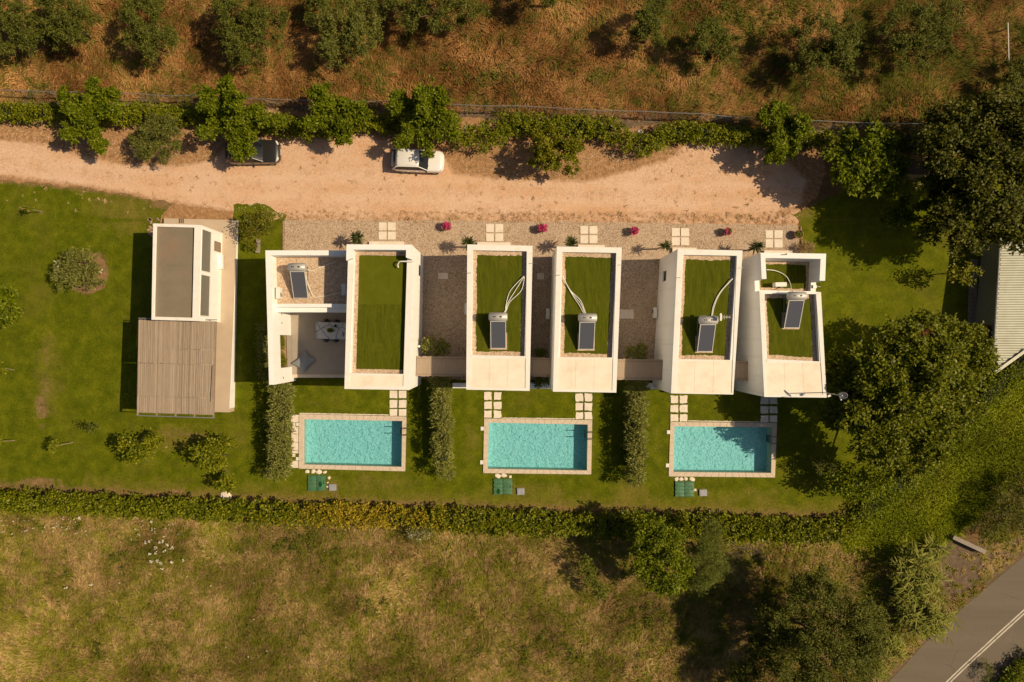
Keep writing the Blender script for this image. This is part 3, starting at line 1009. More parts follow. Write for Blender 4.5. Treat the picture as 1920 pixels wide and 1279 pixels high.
def shell(root, O, I, zt, zf, panel=None, openings=None, zbase=None, sides=(0, 1, 2, 3)):
    """flat-roofed white box: outer quad O (NW, NE, SE, SW), sunk roof quad I, sunk slab strip"""
    bm = bmesh.new()
    hs = [I] + ([panel] if panel else [])
    cdt_face(bm, O, hs, zt)
    loop_ = [O[3], O[2], O[1], O[0]]            # counter-clockwise: SW, SE, NE, NW
    names = ['S', 'E', 'N', 'W']
    for i in range(4):
        A, B = loop_[i], loop_[(i + 1) % 4]
        za = (gz(A[1]) - .3) if zbase is None else zbase
        zb = (gz(B[1]) - .3) if zbase is None else zbase
        side_face(bm, A, B, za, zb, zt, (openings or {}).get(names[i], ()))
    for q, zz in [(I, zf)] + ([(panel, zt - 0.05)] if panel else []):
        for i in range(4):
            a, b_ = q[i], q[(i + 1) % 4]
            bm.faces.new([bm.verts.new(p_) for p_ in ((a[0], a[1], zt), (b_[0], b_[1], zt), (b_[0], b_[1], zz), (a[0], a[1], zz))])
        bm.faces.new([bm.verts.new((p_[0], p_[1], zz)) for p_ in q[::-1]])
    me = bpy.data.meshes.new('wall')
    bm.to_mesh(me)
    bm.free()
    w = link('wall', me, [M['white']], root)
    return w


def garden_openings(O):
    LS_ = (Vector(O[2]) - Vector(O[3])).length
    return [(.5, LS_ - .5, -.75, 1.55), (.5, LS_ - .5, 2.45, 4.6)]


def garden_windows(root, O):
    for o_ in garden_openings(O): window_in(root, O[3], O[2], o_, .18, M['galv'], None, 2)


def parapet_cap(root, O, I, zt, skip=()):
    """painted capping sheet, 4 mm proud of the wall heads"""
    bm = bmesh.new()
    for i in range(4):
        if i in skip: continue
        j = (i + 1) % 4
        add_prism(bm, [O[i][:2], O[j][:2], I[j][:2], I[i][:2]], zt + .001, zt + .03)
    bmesh.ops.remove_doubles(bm, verts=bm.verts[:], dist=1e-4)
    return bm_obj('parapet_cap', bm, M['parapet'], root)


def inset_quad(Q, d):
    """offset the edges inwards; d: one distance, or one per edge (edge i runs from Q[i] to Q[i+1])"""
    P = np.array([[q[0], q[1]] for q in Q], float)
    c = P.mean(axis=0)
    n = len(P)
    ln = []
    for i in range(n):
        e = P[(i + 1) % n] - P[i]
        e /= np.linalg.norm(e)
        nn = np.array((-e[1], e[0]))
        if nn @ (c - P[i]) < 0: nn = -nn
        dd = d if isinstance(d, (int, float)) else d[i]
        ln.append((P[i] + nn * dd, e))
    out = []
    for i in range(n):
        (p0, e0), (p1, e1) = ln[i - 1], ln[i]
        t_ = np.linalg.solve(np.array([e0, -e1]).T, p1 - p0)
        out.append(tuple(p0 + e0 * t_[0]))
    return out


def turf(root, Q, zf, mat, strip=0.28, name='turf_mat', waves=True):
    """artificial grass mat with a wavy edge, on a bed of pebbles"""
    bm = bmesh.new()
    add_prism(bm, [q[:2] for q in inset_quad(Q, 0.004)], zf + .002, zf + .02)
    g_ = bm_obj('gravel_strip', bm, M['roofgravel'], root)
    P = jagged(inset_quad(Q, strip), 0.12, 0.032 if isinstance(strip, float) else 0.008)
    pts = list(P)
    xs, ys = [q[0] for q in P], [q[1] for q in P]
    gx, gy = np.meshgrid(np.arange(min(xs), max(xs), .2), np.arange(min(ys), max(ys), .25))
    k = sdist(P, gx.ravel(), gy.ravel()) > 0.08
    pts += list(zip(gx.ravel()[k].tolist(), gy.ravel()[k].tolist()))
    v_, e_, f_, *_ = delaunay_2d_cdt([Vector(q) for q in pts], [(i, (i + 1) % len(P)) for i in range(len(P))], [], 1, 1e-6)
    va = np.array([(q.x, q.y) for q in v_])
    fa = np.array([tuple(f) for f in f_])
    z = np.full(len(va), zf + 0.05)
    if waves:
        z += 0.014 * np.sin(va[:, 0] * 9 + np.sin(va[:, 1] * 1.3) * 2.0) * (sdist(P, va[:, 0], va[:, 1]) > .05) + rng.uniform(-.006, .006, len(va))
    else:
        z += rng.uniform(-.003, .003, len(va))
    z[:len(P)] -= 0.02
    A, B, C_ = va[fa[:, 0]], va[fa[:, 1]], va[fa[:, 2]]
    cr = (B[:, 0] - A[:, 0]) * (C_[:, 1] - A[:, 1]) - (B[:, 1] - A[:, 1]) * (C_[:, 0] - A[:, 0])
    fa[cr < 0] = fa[cr < 0][:, ::-1]
    return link(name, np_mesh(name, np.column_stack([va, z]), fa), mat, root, smooth=True)


def slab_panels(root, Pq, z, n=3):
    for k in range(n):
        a, b_ = k / n, (k + 1) / n
        g = 0.0045
        top = [lerp2(Pq[0], Pq[1], a), lerp2(Pq[0], Pq[1], b_), lerp2(Pq[3], Pq[2], b_), lerp2(Pq[3], Pq[2], a)]
        bm = bmesh.new()
        add_prism(bm, inset_quad(top, g), z - .048, z - .012 + 0.002 * k)
        bm_obj('roof_slab', bm, M['cream'], root)


VILLAS = {
    3: dict(O=[(876.2, 458.4), (998.8, 461), (993.1, 733.1), (874.2, 730.6)], I=[(887, 469.2), (987.7, 471.3), (983.8, 667.9), (884.5, 666)],
            P=[(883.2, 672), (987.2, 672), (985.1, 728), (882.7, 726.7)], label='second white villa from the pergola yard, three looped pipes on its turf roof', op={}),
    4: dict(O=[(1044, 462.3), (1165.8, 464.3), (1155.5, 736.2), (1036.8, 734.4)], I=[(1054.3, 472.6), (1155.5, 474.4), (1147.7, 670.5), (1050.4, 670)],
            P=[(1045.3, 672.5), (1149, 672.5), (1147.7, 732.4), (1044.5, 728.8)], label='white villa above the middle pool whose pipe bundle runs to the west parapet', op={}),
    5: dict(O=[(1270.5, 467.2), (1392.3, 469.9), (1374.7, 739.8), (1258, 737.6)], I=[(1281.7, 477.9), (1381.4, 479.7), (1368.9, 675.1), (1271.8, 673.3)],
            P=[(1268.4, 677.3), (1372.9, 676), (1371.6, 737.1), (1266.5, 735.8)], label='white villa with an aerial on its turf roof and grey shaded west wall', op={}),
}
VR = {}
for k, v in VILLAS.items():
    O, I, P = quad_w(v['O'], ZV), quad_w(v['I'], ZV), quad_w(v['P'], ZV)
    v['Ow'], v['Iw'] = O, I
    c = sum(O, Vector()) / 4
    root = empty('villa', (c.x, c.y, gz(c.y)), v['label'], 'villa', 'white villas in the row')
    VR[k] = root
    op = {}
    if k == 5:
        L = (O[3] - O[0]).length
        s = O[0].y - 5.29
        op['W'] = [(s, s + .78, 1.2, 2.4)]
    op['S'] = garden_openings(O)
    LN_ = (O[1] - O[0]).length
    op['N'] = [(LN_ / 2 - .2, LN_ / 2 + .8, .14, 2.25)]
    w = shell(root, O, I, ZV, ZV - .36, P, op)
    garden_windows(root, O)
    window_in(root, O[1], O[0], op['N'][0], .18, M['wood'])
    if k == 5:
        window_in(root, O[0], O[3], op['W'][0])
    parapet_cap(root, O, [I[0], I[1], Vector((P[2].x, P[2].y, 0)), Vector((P[3].x, P[3].y, 0))], ZV)
    # cross upstand between turf and slabs
    bm = bmesh.new()
    add_prism(bm, [I[3][:2], I[2][:2], P[1][:2], P[0][:2]], ZV + .001, ZV + .026)
    bm_obj('upstand', bm, M['parapet'], root)
    turf(root, I, ZV - .36, M['turf'])
    slab_panels(root, P, ZV)
    # doorstep on the gravel side
    bm = bmesh.new()
    dx = {3: (895, 957), 4: (1084, 1134), 5: (1261, 1306)}[k]
    yy = {3: (454, 482), 4: (459, 484), 5: (464, 487)}[k]
    add_prism(bm, [W(dx[0], yy[0], .1)[:2], W(dx[1], yy[0] + .6, .1)[:2], W(dx[1], yy[1] - 1, .1)[:2], W(dx[0], yy[1] - 1, .1)[:2]], -.05, .12)
    bm_obj('doorstep', bm, M['stone'], root)
    # small spouts through the parapet
    bm = bmesh.new()
    q = O[0].lerp(O[3], .2)
    add_tube(bm, [(q.x - .12, q.y, ZV - .05 + .09), (q.x + .28, q.y + .03, ZV + .06)], .025, 6)
    bm_obj('spout', bm, M['galv'], root)
    bm = bmesh.new()
    q = O[1].lerp(O[2], .12)
    add_tube(bm, [(q.x + .1, q.y, ZV + .05), (q.x - .22, q.y - .02, ZV + .06)], .022, 6)
    bm_obj('spout', bm, M['galv'], root)

# villa 2: turf over the whole roof in two rolls, north end raised
O2 = quad_w([(653.4, 458.4 + 2), (774.1, 460.9), (767.2, 731.3), (645.9, 729.3)], ZV)
I2 = quad_w([(664.5, 470), (763.8, 470.7), (756.6, 701.4), (658, 699.6)], ZV)
P2 = quad_w([(655.4, 703.8), (756, 703.8), (756, 724), (655, 724)], ZV)
c = sum(O2, Vector()) / 4
v2 = empty('villa', (c.x, c.y, gz(c.y)), 'white villa beside the walled terrace, its plain turf roof laid in two rolls', 'villa', 'white villas in the row')
VR[2] = v2
LE = (O2[1] - O2[2]).length
opE = [(LE - 1.75, LE - 0.95, 1.0, 2.3)]
shell(v2, O2, I2, ZV, ZV - .38, P2, {'E': opE, 'S': garden_openings(O2)})
garden_windows(v2, O2)
window_in(v2, O2[2], O2[1], opE[0])
parapet_cap(v2, O2, [I2[0], I2[1], P2[2], P2[3]], ZV)
bm = bmesh.new()
add_prism(bm, [I2[3][:2], I2[2][:2], P2[1][:2], P2[0][:2]], ZV + .001, ZV + .026)
bm_obj('upstand', bm, M['parapet'], v2)
# raised U at the north end
bm = bmesh.new()
zr = ZV + .55
wL, wR = .11, .10
fW, fE = O2[0].lerp(O2[3], wL), O2[1].lerp(O2[2], wR)
gW, gE = I2[0].lerp(I2[3], wL - .04), I2[1].lerp(I2[2], wR - .04)
add_prism(bm, [O2[0][:2], O2[1][:2], I2[1][:2], I2[0][:2]], ZV + .032, zr)
add_prism(bm, [O2[0][:2], I2[0][:2], gW[:2], fW[:2]], ZV + .032, zr - .003)
add_prism(bm, [I2[1][:2], O2[1][:2], fE[:2], gE[:2]], ZV + .032, zr - .003)
bm_obj('raised_parapet', bm, M['white'], v2)
mid_l, mid_r = I2[0].lerp(I2[3], .435), I2[1].lerp(I2[2], .435)
turf(v2, [I2[0], I2[1], mid_r, mid_l], ZV - .38, M['turf_flat'], [.28, .06, 0.0, .28], 'turf_mat', False)
turf(v2, [mid_l + Vector((0, .05, 0)), mid_r + Vector((0, .05, 0)), I2[2], I2[3]], ZV - .389, M['turf'], [0.0, .06, .28, .28])
slab_panels(v2, P2, ZV, 1)
bm = bmesh.new()
a, b_, c_ = W(747, 501.5, ZV - .1), W(748.5, 491.5, ZV + .15), W(775, 490.5, ZV + .2)
add_tube(bm, smooth_path([a, W(745.7, 497, ZV + .02), b_, W(755, 490.2, ZV + .2), c_], 6), .05, 8)
bm_obj('overflow_pipe', bm, M['pipe'], v2)
bm = bmesh.new()
add_prism(bm, [W(692, 452.7, .1)[:2], W(757, 452.9, .1)[:2], W(757, 480, .1)[:2], W(692, 480, .1)[:2]], -.05, .12)
bm_obj('doorstep', bm, M['stone'], v2)
q = O2[1].lerp(O2[2], .70)
bm = bmesh.new()
add_tube(bm, [(q.x, q.y, 2.35), (q.x + .12, q.y, 2.35)], .03, 6)
add_lathe(bm, [(.02, .10), (.09, .08), (.10, 0.0), (.03, -.05)], 10, (q.x + .16, q.y, 2.3))
bm_obj('wall_lamp', bm, M['acwhite'], v2)

# villa 6: lower north court with tall walls, a notch, then the turf roof
O6 = quad_w([(1423.4, 545.3), (1539, 547.5), (1549.7, 745.6), (1432.7, 744.3)], ZV)
I6 = quad_w([(1433.5, 551), (1529.8, 551.5), (1536.4, 677.8), (1438, 673.3)], ZV)
P6 = quad_w([(1435.9, 681.3), (1539, 680), (1543, 739.8), (1437.5, 739.8)], ZV)
c = sum(O6, Vector()) / 4
v6 = empty('villa', (c.x, c.y, gz(c.y)), 'easternmost white villa with a tall walled roof court and a satellite dish', 'villa', 'white villas in the row')
VR[6] = v6
shell(v6, O6, I6, ZV, ZV - .36, P6, {'S': garden_openings(O6)})
garden_windows(v6, O6)
parapet_cap(v6, O6, [I6[0], I6[1], P6[2], P6[3]], ZV, skip=(0,))
bm = bmesh.new()
add_prism(bm, [I6[3][:2], I6[2][:2], P6[1][:2], P6[0][:2]], ZV + .001, ZV + .026)
bm_obj('upstand', bm, M['parapet'], v6)
turf(v6, I6, ZV - .36, M['turf'])
slab_panels(v6, P6, ZV)
ZC, ZN, ZTALL = 4.4, 4.8, 6.2
NW6, NE6 = W(1431.4, 473.9, ZTALL), W(1548.9, 475.7, ZTALL)
SWn, SEn = O6[0] + Vector((0, .006, 0)), O6[1] + Vector((0, .006, 0))
On = [Vector((SWn.x - .12, NW6.y, 0)), Vector((SEn.x + .10, NE6.y, 0)), SEn, SWn]
In = [Vector((On[0].x + .33, On[0].y - .36, 0)), Vector((On[1].x - .38, On[1].y - .36, 0)), Vector((SEn.x - .36, SEn.y + .10, 0)), Vector((SWn.x + .33, SWn.y + .10, 0))]
LW = (On[3] - On[0]).length
opW = [(LW - 1.05, LW - .30, 2.6, 3.7)]
shell(v6, On, In, ZN, ZC, None, {'W': opW})
window_in(v6, On[0], On[3], opW[0])
turf(v6, In, ZC, M['turf'], .22)
bm = bmesh.new()
aW, aE = On[0].lerp(On[3], .70), On[1].lerp(On[2], .72)
bW, bE = In[0].lerp(In[3], .70), In[1].lerp(In[2], .72)
add_prism(bm, [On[0][:2], On[1][:2], In[1][:2], In[0][:2]], ZN + .004, ZTALL)
bW = Vector((aW.x + .33, aW.y, 0))
bE = Vector((aE.x - .38, aE.y, 0))
add_prism(bm, [On[0][:2], In[0][:2], bW[:2], aW[:2]], ZN + .004, ZTALL - .003)
add_prism(bm, [In[1][:2], On[1][:2], aE[:2], bE[:2]], ZN + .004, ZTALL - .003)
bm_obj('court_wall', bm, M['white'], v6)
bm = bmesh.new()
add_prism(bm, [W(1433, 469.5, .1)[:2], W(1486, 470, .1)[:2], W(1486, 490, .1)[:2], W(1433, 489, .1)[:2]], -.05, .12)
bm_obj('doorstep', bm, M['stone'], v6)
bm = bmesh.new()
q = W(1469, 474.5, ZTALL)
add_box(bm, (q.x, q.y - .12, ZTALL + .02), (.34, .05, .03), .05)
add_box(bm, (q.x + .2, q.y - .08, ZTALL + .03), (.05, .09, .05))
bm_obj('bracket', bm, M['black'], v6)
bm = bmesh.new()
q = On[2]
add_box(bm, (q.x - .1, q.y + .42, ZN + .06), (.26, .22, .1))
add_tube(bm, [(q.x - .02, q.y + .42, ZN + .08), (q.x + .3, q.y + .42, ZN + .1)], .03, 6)
bm_obj('rain_outlet', bm, M['galv'], v6)

# villa 1: low wing, gravel roof, walled terrace
ZW, ZG, ZT = 4.3, 3.15, 0.22
A1, B1 = W(497.5, 469.5, ZW), W(504.5, 721.5, ZW)
xin = lambda y: A1.x + (B1.x - A1.x) * (y - A1.y) / (B1.y - A1.y)
c = Vector((-16.5, 1.5, 0))
v1 = empty('villa_wing', (c.x, c.y, gz(c.y)), 'low white wing with pebble roof and a walled dining terrace in front', 'villa')
xe = O2[0].x - .004                                   # butts the villa wall
xe2 = O2[3].x - .004
ex = lambda y: O2[0].x + (O2[3].x - O2[0].x) * (y - O2[0].y) / (O2[3].y - O2[0].y) - .006
TH = 0.36
yN = A1.y
yM0, yM1 = W(600, 569.3, ZW)[1], W(600, 575.8, ZW)[1]   # cross wall north / south faces
yS = B1.y
bm = bmesh.new()
zb = -1.3
# west wall: solid beside the house, opening beside the terrace
op0, op1 = 0.45, -2.0                               # y of the opening


def wseg(y0, y1, z0, z1):
    add_prism(bm, [(xin(y0), y0), (xin(y1), y1), (xin(y1) + TH, y1), (xin(y0) + TH, y0)], z0, z1)


wseg(yN, op0, zb, ZW)
wseg(op0, op1, 2.75, ZW)
wseg(op1, yS, zb, ZW)
wseg(op0, op1, zb, ZT - .03)
add_prism(bm, [(xin(yN) + TH + .002, yN), (ex(yN), yN), (ex(yN), yN - TH), (xin(yN - TH) + TH + .002, yN - TH)], zb, ZW - .002)
add_prism(bm, [(xin(yM0) + TH + .002, yM0), (ex(yM0), yM0), (ex(yM1), yM1), (xin(yM1) + TH + .002, yM1)], zb, ZW - .25)
add_prism(bm, [(xin(yM1) + TH + .003, yM1 - .003), (ex(yM1), yM1 - .003), (ex(yM1), yM1 - .34), (xin(yM1) + TH + .003, yM1 - .34)], 2.9, ZW - .75)
bm_obj('wall', bm, M['white'], v1)
bm = bmesh.new()
add_prism(bm, [(xin(yN) + TH + .004, yN - TH - .003), (ex(yN), yN - TH - .003), (ex(yM0), yM0 + .003), (xin(yM0) + TH + .004, yM0 + .003)], ZG - .2, ZG)
bm_obj('gravel_roof', bm, M['roofgravel'], v1)
bm = bmesh.new()
add_prism(bm, [(xin(yM1) + TH + .006, yM1 - .004), (ex(yM1), yM1 - .004), (ex(yS) - .0, yS + .55), (xin(yS) + TH + .006, yS + .55)], -1.3, ZT)
add_prism(bm, [(xin(op0) - .0, op0 - .01), (xin(op0) + TH + .004, op0 - .01), (xin(op1) + TH + .004, op1 + .01), (xin(op1), op1 + .01)], ZT - .028, ZT - .002)
bm_obj('terrace_floor', bm, M['terrace'], v1)
bm = bmesh.new()
add_prism(bm, [(xin(yS) + TH + .006, yS + .545), (ex(yS), yS + .545), (ex(yS), yS + .29), (xin(yS) + TH + .006, yS + .29)], -1.3, ZT + .06)
bm_obj('terrace_kerb', bm, M['coping'], v1)
for yy in (2.05, 1.35, -2.75):
    bm = bmesh.new()
    add_box(bm, (xin(yy) + TH + .012, yy, 2.3), (.03, .16, .05))
    bm_obj('wall_light', bm, M['dark'], v1)
px0, px1 = xin(op0) - .55, xin(op0) + .03
bm = bmesh.new()
add_box(bm, ((px0 + px1) / 2 - .02, (op0 + op1) / 2, -.35), (px1 - px0, op0 - op1 + .3, 1.0))
bm_obj('planter_bed', bm, simple('planter_soil', (0.36, 0.22, 0.10), 0.95, vary=0.2, scale=6), v1)
PLANTER = (px0, op0, op1)
# sliding doors under the ledge
bm = bmesh.new()
for i in range(3):
    x0 = -15.2 + i * 1.0
    add_box(bm, (x0, yM1 - .05, 1.3), (.96, .05, 2.1))
bm_obj('sliding_door', bm, M['winglass'], v1)

# ------------------------------------------------------------------ garden walls and pergolas between the villas
def pergola(a, b_, c_, d_, z, label, cat='pergola', posts=True):
    q = [W(*p_, z) for p_ in (a, b_, c_, d_)]
    cc = sum(q, Vector()) / 4
    root = empty('pergola', (cc.x, cc.y, gz(cc.y)), label, cat, 'slatted pergolas between the villas')
    Lx = (q[1] - q[0]).length
    n = max(3, int(Lx / 0.115))
    for i in range(n):
        u0, u1 = (i + .05) / n, (i + .95) / n
        dz = random.uniform(0, .012)
        e0, e1 = random.uniform(-.03, .03), random.uniform(-.03, .03)
        p0, p1, p2, p3 = (q[0].lerp(q[1], u0), q[0].lerp(q[1], u1), q[3].lerp(q[2], u1), q[3].lerp(q[2], u0))
        bm = bmesh.new()
        add_prism(bm, [(p0.x, p0.y + e0), (p1.x, p1.y + e0), (p2.x, p2.y + e1), (p3.x, p3.y + e1)], z - .03 + dz, z + dz)
        bm_obj('slat', bm, M['slat'], root)
    for v_ in (.1, .9):
        p0, p1 = q[0].lerp(q[3], v_), q[1].lerp(q[2], v_)
        bm = bmesh.new()
        add_prism(bm, [(p0.x, p0.y + .04), (p1.x, p1.y + .04), (p1.x, p1.y - .04), (p0.x, p0.y - .04)], z - .18, z - .034)
        bm_obj('beam', bm, M['wood'], root)
        bm = bmesh.new()
        add_prism(bm, [(p0.x, p0.y + .025), (p1.x, p1.y + .025), (p1.x, p1.y - .025), (p0.x, p0.y - .025)], z + .014, z + .05)
        bm_obj('batten', bm, M['wood'], root)
    return root


pergola((781, 668), (884, 669), (884, 706), (780, 705.5), 2.6, 'slatted pergola with a climbing shrub at its west end, half in sun')
pergola((985, 670), (1037, 671), (1035, 707), (984, 706), 2.6, 'shortest slatted pergola, fully in shade between two close villas')
pergola((1148, 673), (1248, 674), (1246, 713), (1146, 712), 2.6, 'slatted pergola behind the second pool hedge, half in sun')
pergola((1370, 676), (1402, 677), (1401, 714), (1368, 713), 2.6, 'dark slatted pergola stub against the easternmost villa')

for (x0, x1, y0, y1, lb) in ((848, 884, 719, 728, 'low white garden wall behind the left pool hedge'), (985, 1037, 718, 729, 'low white garden wall between the two middle villas'),
                             (1214, 1240, 719, 730, 'low white garden wall behind the right pool hedge')):
    bm = bmesh.new()
    p_ = [W(x0, y0, 0)[:2], W(x1, y0, 0)[:2], W(x1, y1, 0)[:2], W(x0, y1, 0)[:2]]
    cc = np.mean(p_, axis=0)
    add_prism(bm, p_, -1.2, -.05)
    o = bm_obj('garden_wall', bm, M['white'])
    tag(origin_to(o, (cc[0], cc[1], gz(cc[1]))), lb, 'wall', 'low garden walls')

# ------------------------------------------------------------------ pool house with deck and reed roof
ZH = 3.75
OH = quad_w([(287.6, 419.1), (377.3, 422.2), (372.6, 602.1), (284.4, 599.6)], ZH)
IH = quad_w([(292.2, 425), (364.8, 426.9), (361, 595.8), (288.4, 593.9)], ZH)
c = sum(OH, Vector()) / 4
ph = empty('pool_house', (c.x, c.y, gz(c.y)), 'white pool house with a brown flat roof on a raised concrete deck', 'house')
LE = (OH[1] - OH[2]).length
wE = [(.36, .36 + 3.08, 2.02, 3.64), (.36 + 3.28, .36 + 6.38, 2.02, 3.64)]
shell(ph, OH, IH, ZH, ZH - .2, None, {'E': wE}, zbase=-.6)
parapet_cap(ph, OH, IH, ZH)
for o_ in wE:
    window_in(ph, OH[2], OH[1], o_, .05, M['acwhite'], M['cleresglass'])
cuts = [0, .19, .42, .62, .83, 1]
for i in range(5):
    a, b_ = cuts[i], cuts[i + 1]
    qd = [IH[0].lerp(IH[3], a), IH[1].lerp(IH[2], a), IH[1].lerp(IH[2], b_), IH[0].lerp(IH[3], b_)]
    bm = bmesh.new()
    add_prism(bm, inset_quad(qd, .0015), ZH - .198, ZH - .165 + (i % 2) * .006)
    bm_obj('roof_sheet', bm, M['roofsheet'], ph)
bm = bmesh.new()
q = OH[1].lerp(OH[2], .17)
add_box(bm, (q.x + .03, q.y, 1.0), (.06, .75, 1.1))
bm_obj('shutter', bm, M['wood'], ph)
bm = bmesh.new()
q = OH[1].lerp(OH[2], .33)
add_box(bm, (q.x + .12, q.y, .55), (.24, 1.1, .35))
bm_obj('bench', bm, M['white'], ph)
ZD = .1
D0, D1, D2, D3 = W(307, 409.4, ZD), W(445.5, 412.8, ZD), W(429.9, 773.2, ZD), W(262, 770, ZD)
D01 = W(300, 430, ZD)
bm = bmesh.new()
add_prism(bm, [D0[:2], D3[:2], D2[:2], D1[:2]], -1.4, ZD)
bm_obj('deck', bm, M['deck'], ph)
bm = bmesh.new()
add_prism(bm, [(D1.x + .006, D1.y), (D2.x + .006, D2.y + .3), (D2.x + .05, D2.y + .3), (D1.x + .03, D1.y)], -1.4, ZD - .012)
bm_obj('deck_skirting', bm, M['white'], ph)
for i, xx in enumerate((306.5, 336.5, 340, 343.6)):
    q = W(xx, 414, ZD)
    bm = bmesh.new()
    add_box(bm, (q.x, q.y - .02, ZD + .012), (.07, .36, .024))
    bm_obj('drain_slot', bm, M['dark'], ph)
for i in range(16):
    bm = bmesh.new()
    q = W(278 + random.uniform(0, 26 if i < 6 else 9), 409 + (random.uniform(0, 4) if i < 6 else (i - 5) * 3.2), .02)
    add_box(bm, (q.x, q.y, .01), (random.uniform(.12, .3), random.uniform(.1, .2), .1), random.uniform(-.6, .6), 0, .85)
    bm_obj('edging_stone', bm, M['rubble'], ph)

ZR = 2.75
RQ = quad_w([(260, 599.6), (403.9, 602.7), (399.2, 778.8 - 1), (256.9, 774.1 - 1)], ZR)
cc = sum(RQ, Vector()) / 4
rr = empty('reed_pergola', (cc.x, cc.y, gz(cc.y)), 'large pergola roofed with dry reed mats beside the pool house', 'pergola')
cuts = [0, .31, .47, .825, 1.0]
for i in range(4):
    a, b_ = cuts[i], cuts[i + 1]
    q = [RQ[0].lerp(RQ[3], a), RQ[1].lerp(RQ[2], a), RQ[1].lerp(RQ[2], b_), RQ[0].lerp(RQ[3], b_)]
    n = 250
    vs_, fs_ = [], []
    q = [p_ + Vector(((random.uniform(-.04, .04)), 0, 0)) for p_ in q]
    q[2].y += [.05, .03, .04, 0][i]
    q[3].y += [0, .06, .0, 0][i]
    for k in range(n):
        u = (k + .5) / n
        w_ = .0128 * random.uniform(.85, 1.4)
        e0, e1 = random.uniform(-.02, .035), random.uniform(-.035, .02)
        z_ = ZR + random.uniform(0, .02) + [.0, .035, .0, .03][i]
        top, bot = q[0].lerp(q[1], u), q[3].lerp(q[2], u)
        nseg = 4
        base = len(vs_)
        for s in range(nseg + 1):
            t_ = s / nseg
            p_ = top.lerp(bot, t_)
            yy = p_.y + (e0 if s == 0 else e1 if s == nseg else 0)
            xx = p_.x + random.uniform(-.006, .006)
            vs_ += [(xx - w_, yy, z_ - .012), (xx, yy, z_ + .012), (xx + w_, yy, z_ - .012)]
        for s in range(nseg):
            o_ = base + 3 * s
            fs_ += [(o_, o_ + 3, o_ + 4, o_ + 1), (o_ + 1, o_ + 4, o_ + 5, o_ + 2)]
    me = np_mesh('reed_mat', np.array(vs_), np.array(fs_))
    o_ = link('reed_mat', me, M['reed'], rr)
    o_['kind'] = 'stuff'
for v_ in (0.0, .25, .5, .75, 1.0):
    p0, p1 = RQ[0].lerp(RQ[1], v_), RQ[3].lerp(RQ[2], v_)
    bm = bmesh.new()
    add_prism(bm, [(p0.x - .04, p0.y), (p0.x + .04, p0.y), (p1.x + .04, p1.y - .22), (p1.x - .04, p1.y - .22)], ZR - .17, ZR - .03)
    bm_obj('rafter', bm, M['wood'], rr)
for a, b_ in ((RQ[0], RQ[1]), (RQ[3], RQ[2])):
    off = -.24 if a is RQ[3] else 0.12
    bm = bmesh.new()
    add_prism(bm, [(a.x - .05, a.y + off + .03), (b_.x + .05, b_.y + off + .03), (b_.x + .05, b_.y + off - .03), (a.x - .05, a.y + off - .03)], ZR - .17, ZR - .03)
    bm_obj('edge_beam', bm, M['galv'], rr)
bm = bmesh.new()
p0, p1 = RQ[1].lerp(RQ[2], .47), RQ[1].lerp(RQ[2], .86)
add_tube(bm, [(p0.x - .13, p0.y, ZR + .05), (p1.x - .18, p1.y, ZR + .05)], .022, 6)
bm_obj('loose_batten', bm, M['twig'], rr)
bm = bmesh.new()
p0, p1 = RQ[1], RQ[2]
add_tube(bm, [(p0.x - .04, p0.y, ZR + .03), (p1.x - .04, p1.y, ZR + .03)], .02, 6)
bm_obj('side_batten', bm, M['wood'], rr)
for u, v_ in ((.02, .02), (.74, .02), (.02, .96), (.74, .96), (.02, .5), (.74, .5)):
    p_ = RQ[0].lerp(RQ[1], u).lerp(RQ[3].lerp(RQ[2], u), v_)
    bm = bmesh.new()
    add_box(bm, (p_.x, p_.y, (gz(p_.y) - .1 + ZR - .17) / 2), (.09, .09, ZR - .17 - gz(p_.y) + .1))
    bm_obj('post', bm, M['wood'], rr)

# ------------------------------------------------------------------ barn and shed on the east side
zb_ = 2.2
B0, B3 = W(1878, 447, zb_), W(1864, 693, zb_)
B1_, B2_ = W(2010, 452, zb_ + .5), W(2010, 590, zb_ + .5)
bx = empty('barn', (B0.x + 2.5, (B0.y + B3.y) / 2, -.3), 'barn with a pale corrugated metal roof at the eastern edge', 'barn')
nr = 27
bm = bmesh.new()
xr = B1_.x


def roof_z(x): return zb_ + (x - B0.x) * .10


sheets = []
y_t, y_b = B0.y, B3.y
for i in range(nr * 4 + 1):
    pass
ys = np.linspace(y_t, y_b, nr * 4 + 1)
prof = [0.0, 0.055, 0.055, 0.0]
rows = []
for i, y in enumerate(ys):
    xl = B0.x + (B3.x - B0.x) * i / (nr * 4)
    cut = W(1920, 655, zb_ + .3)
    # the south corner is cut off along a slanting verge
    yd = B3.y + (cut.y - B3.y) * np.array([0, 1])
    xR = xr
    rows.append((xl, xR, y, prof[i % 4]))
V_ = [[bm.verts.new((xl + (xR - xl) * s, y, roof_z(xl + (xR - xl) * s) + h)) for s in np.linspace(0, 1, 3)] for (xl, xR, y, h) in rows]
for i in range(len(V_) - 1):
    for s in range(2):
        bm.faces.new((V_[i][s], V_[i + 1][s], V_[i + 1][s + 1], V_[i][s + 1]))
cut0, cut1 = W(1862, 697, zb_), W(1922, 654, zb_ + .25)
d_ = (cut1 - cut0).normalized()
nrm = Vector((d_.y, -d_.x, 0))
bmesh.ops.bisect_plane(bm, geom=bm.verts[:] + bm.edges[:] + bm.faces[:], plane_co=cut0, plane_no=nrm, clear_outer=True)
bm_obj('corrugated_roof', bm, M['barnroof'], bx)
bm = bmesh.new()
add_tube(bm, [(B0.x - .08, B0.y, zb_ - .03), (B3.x - .08, B3.y, zb_ - .03)], .07, 8)
bm_obj('gutter', bm, M['galv'], bx)
bm = bmesh.new()
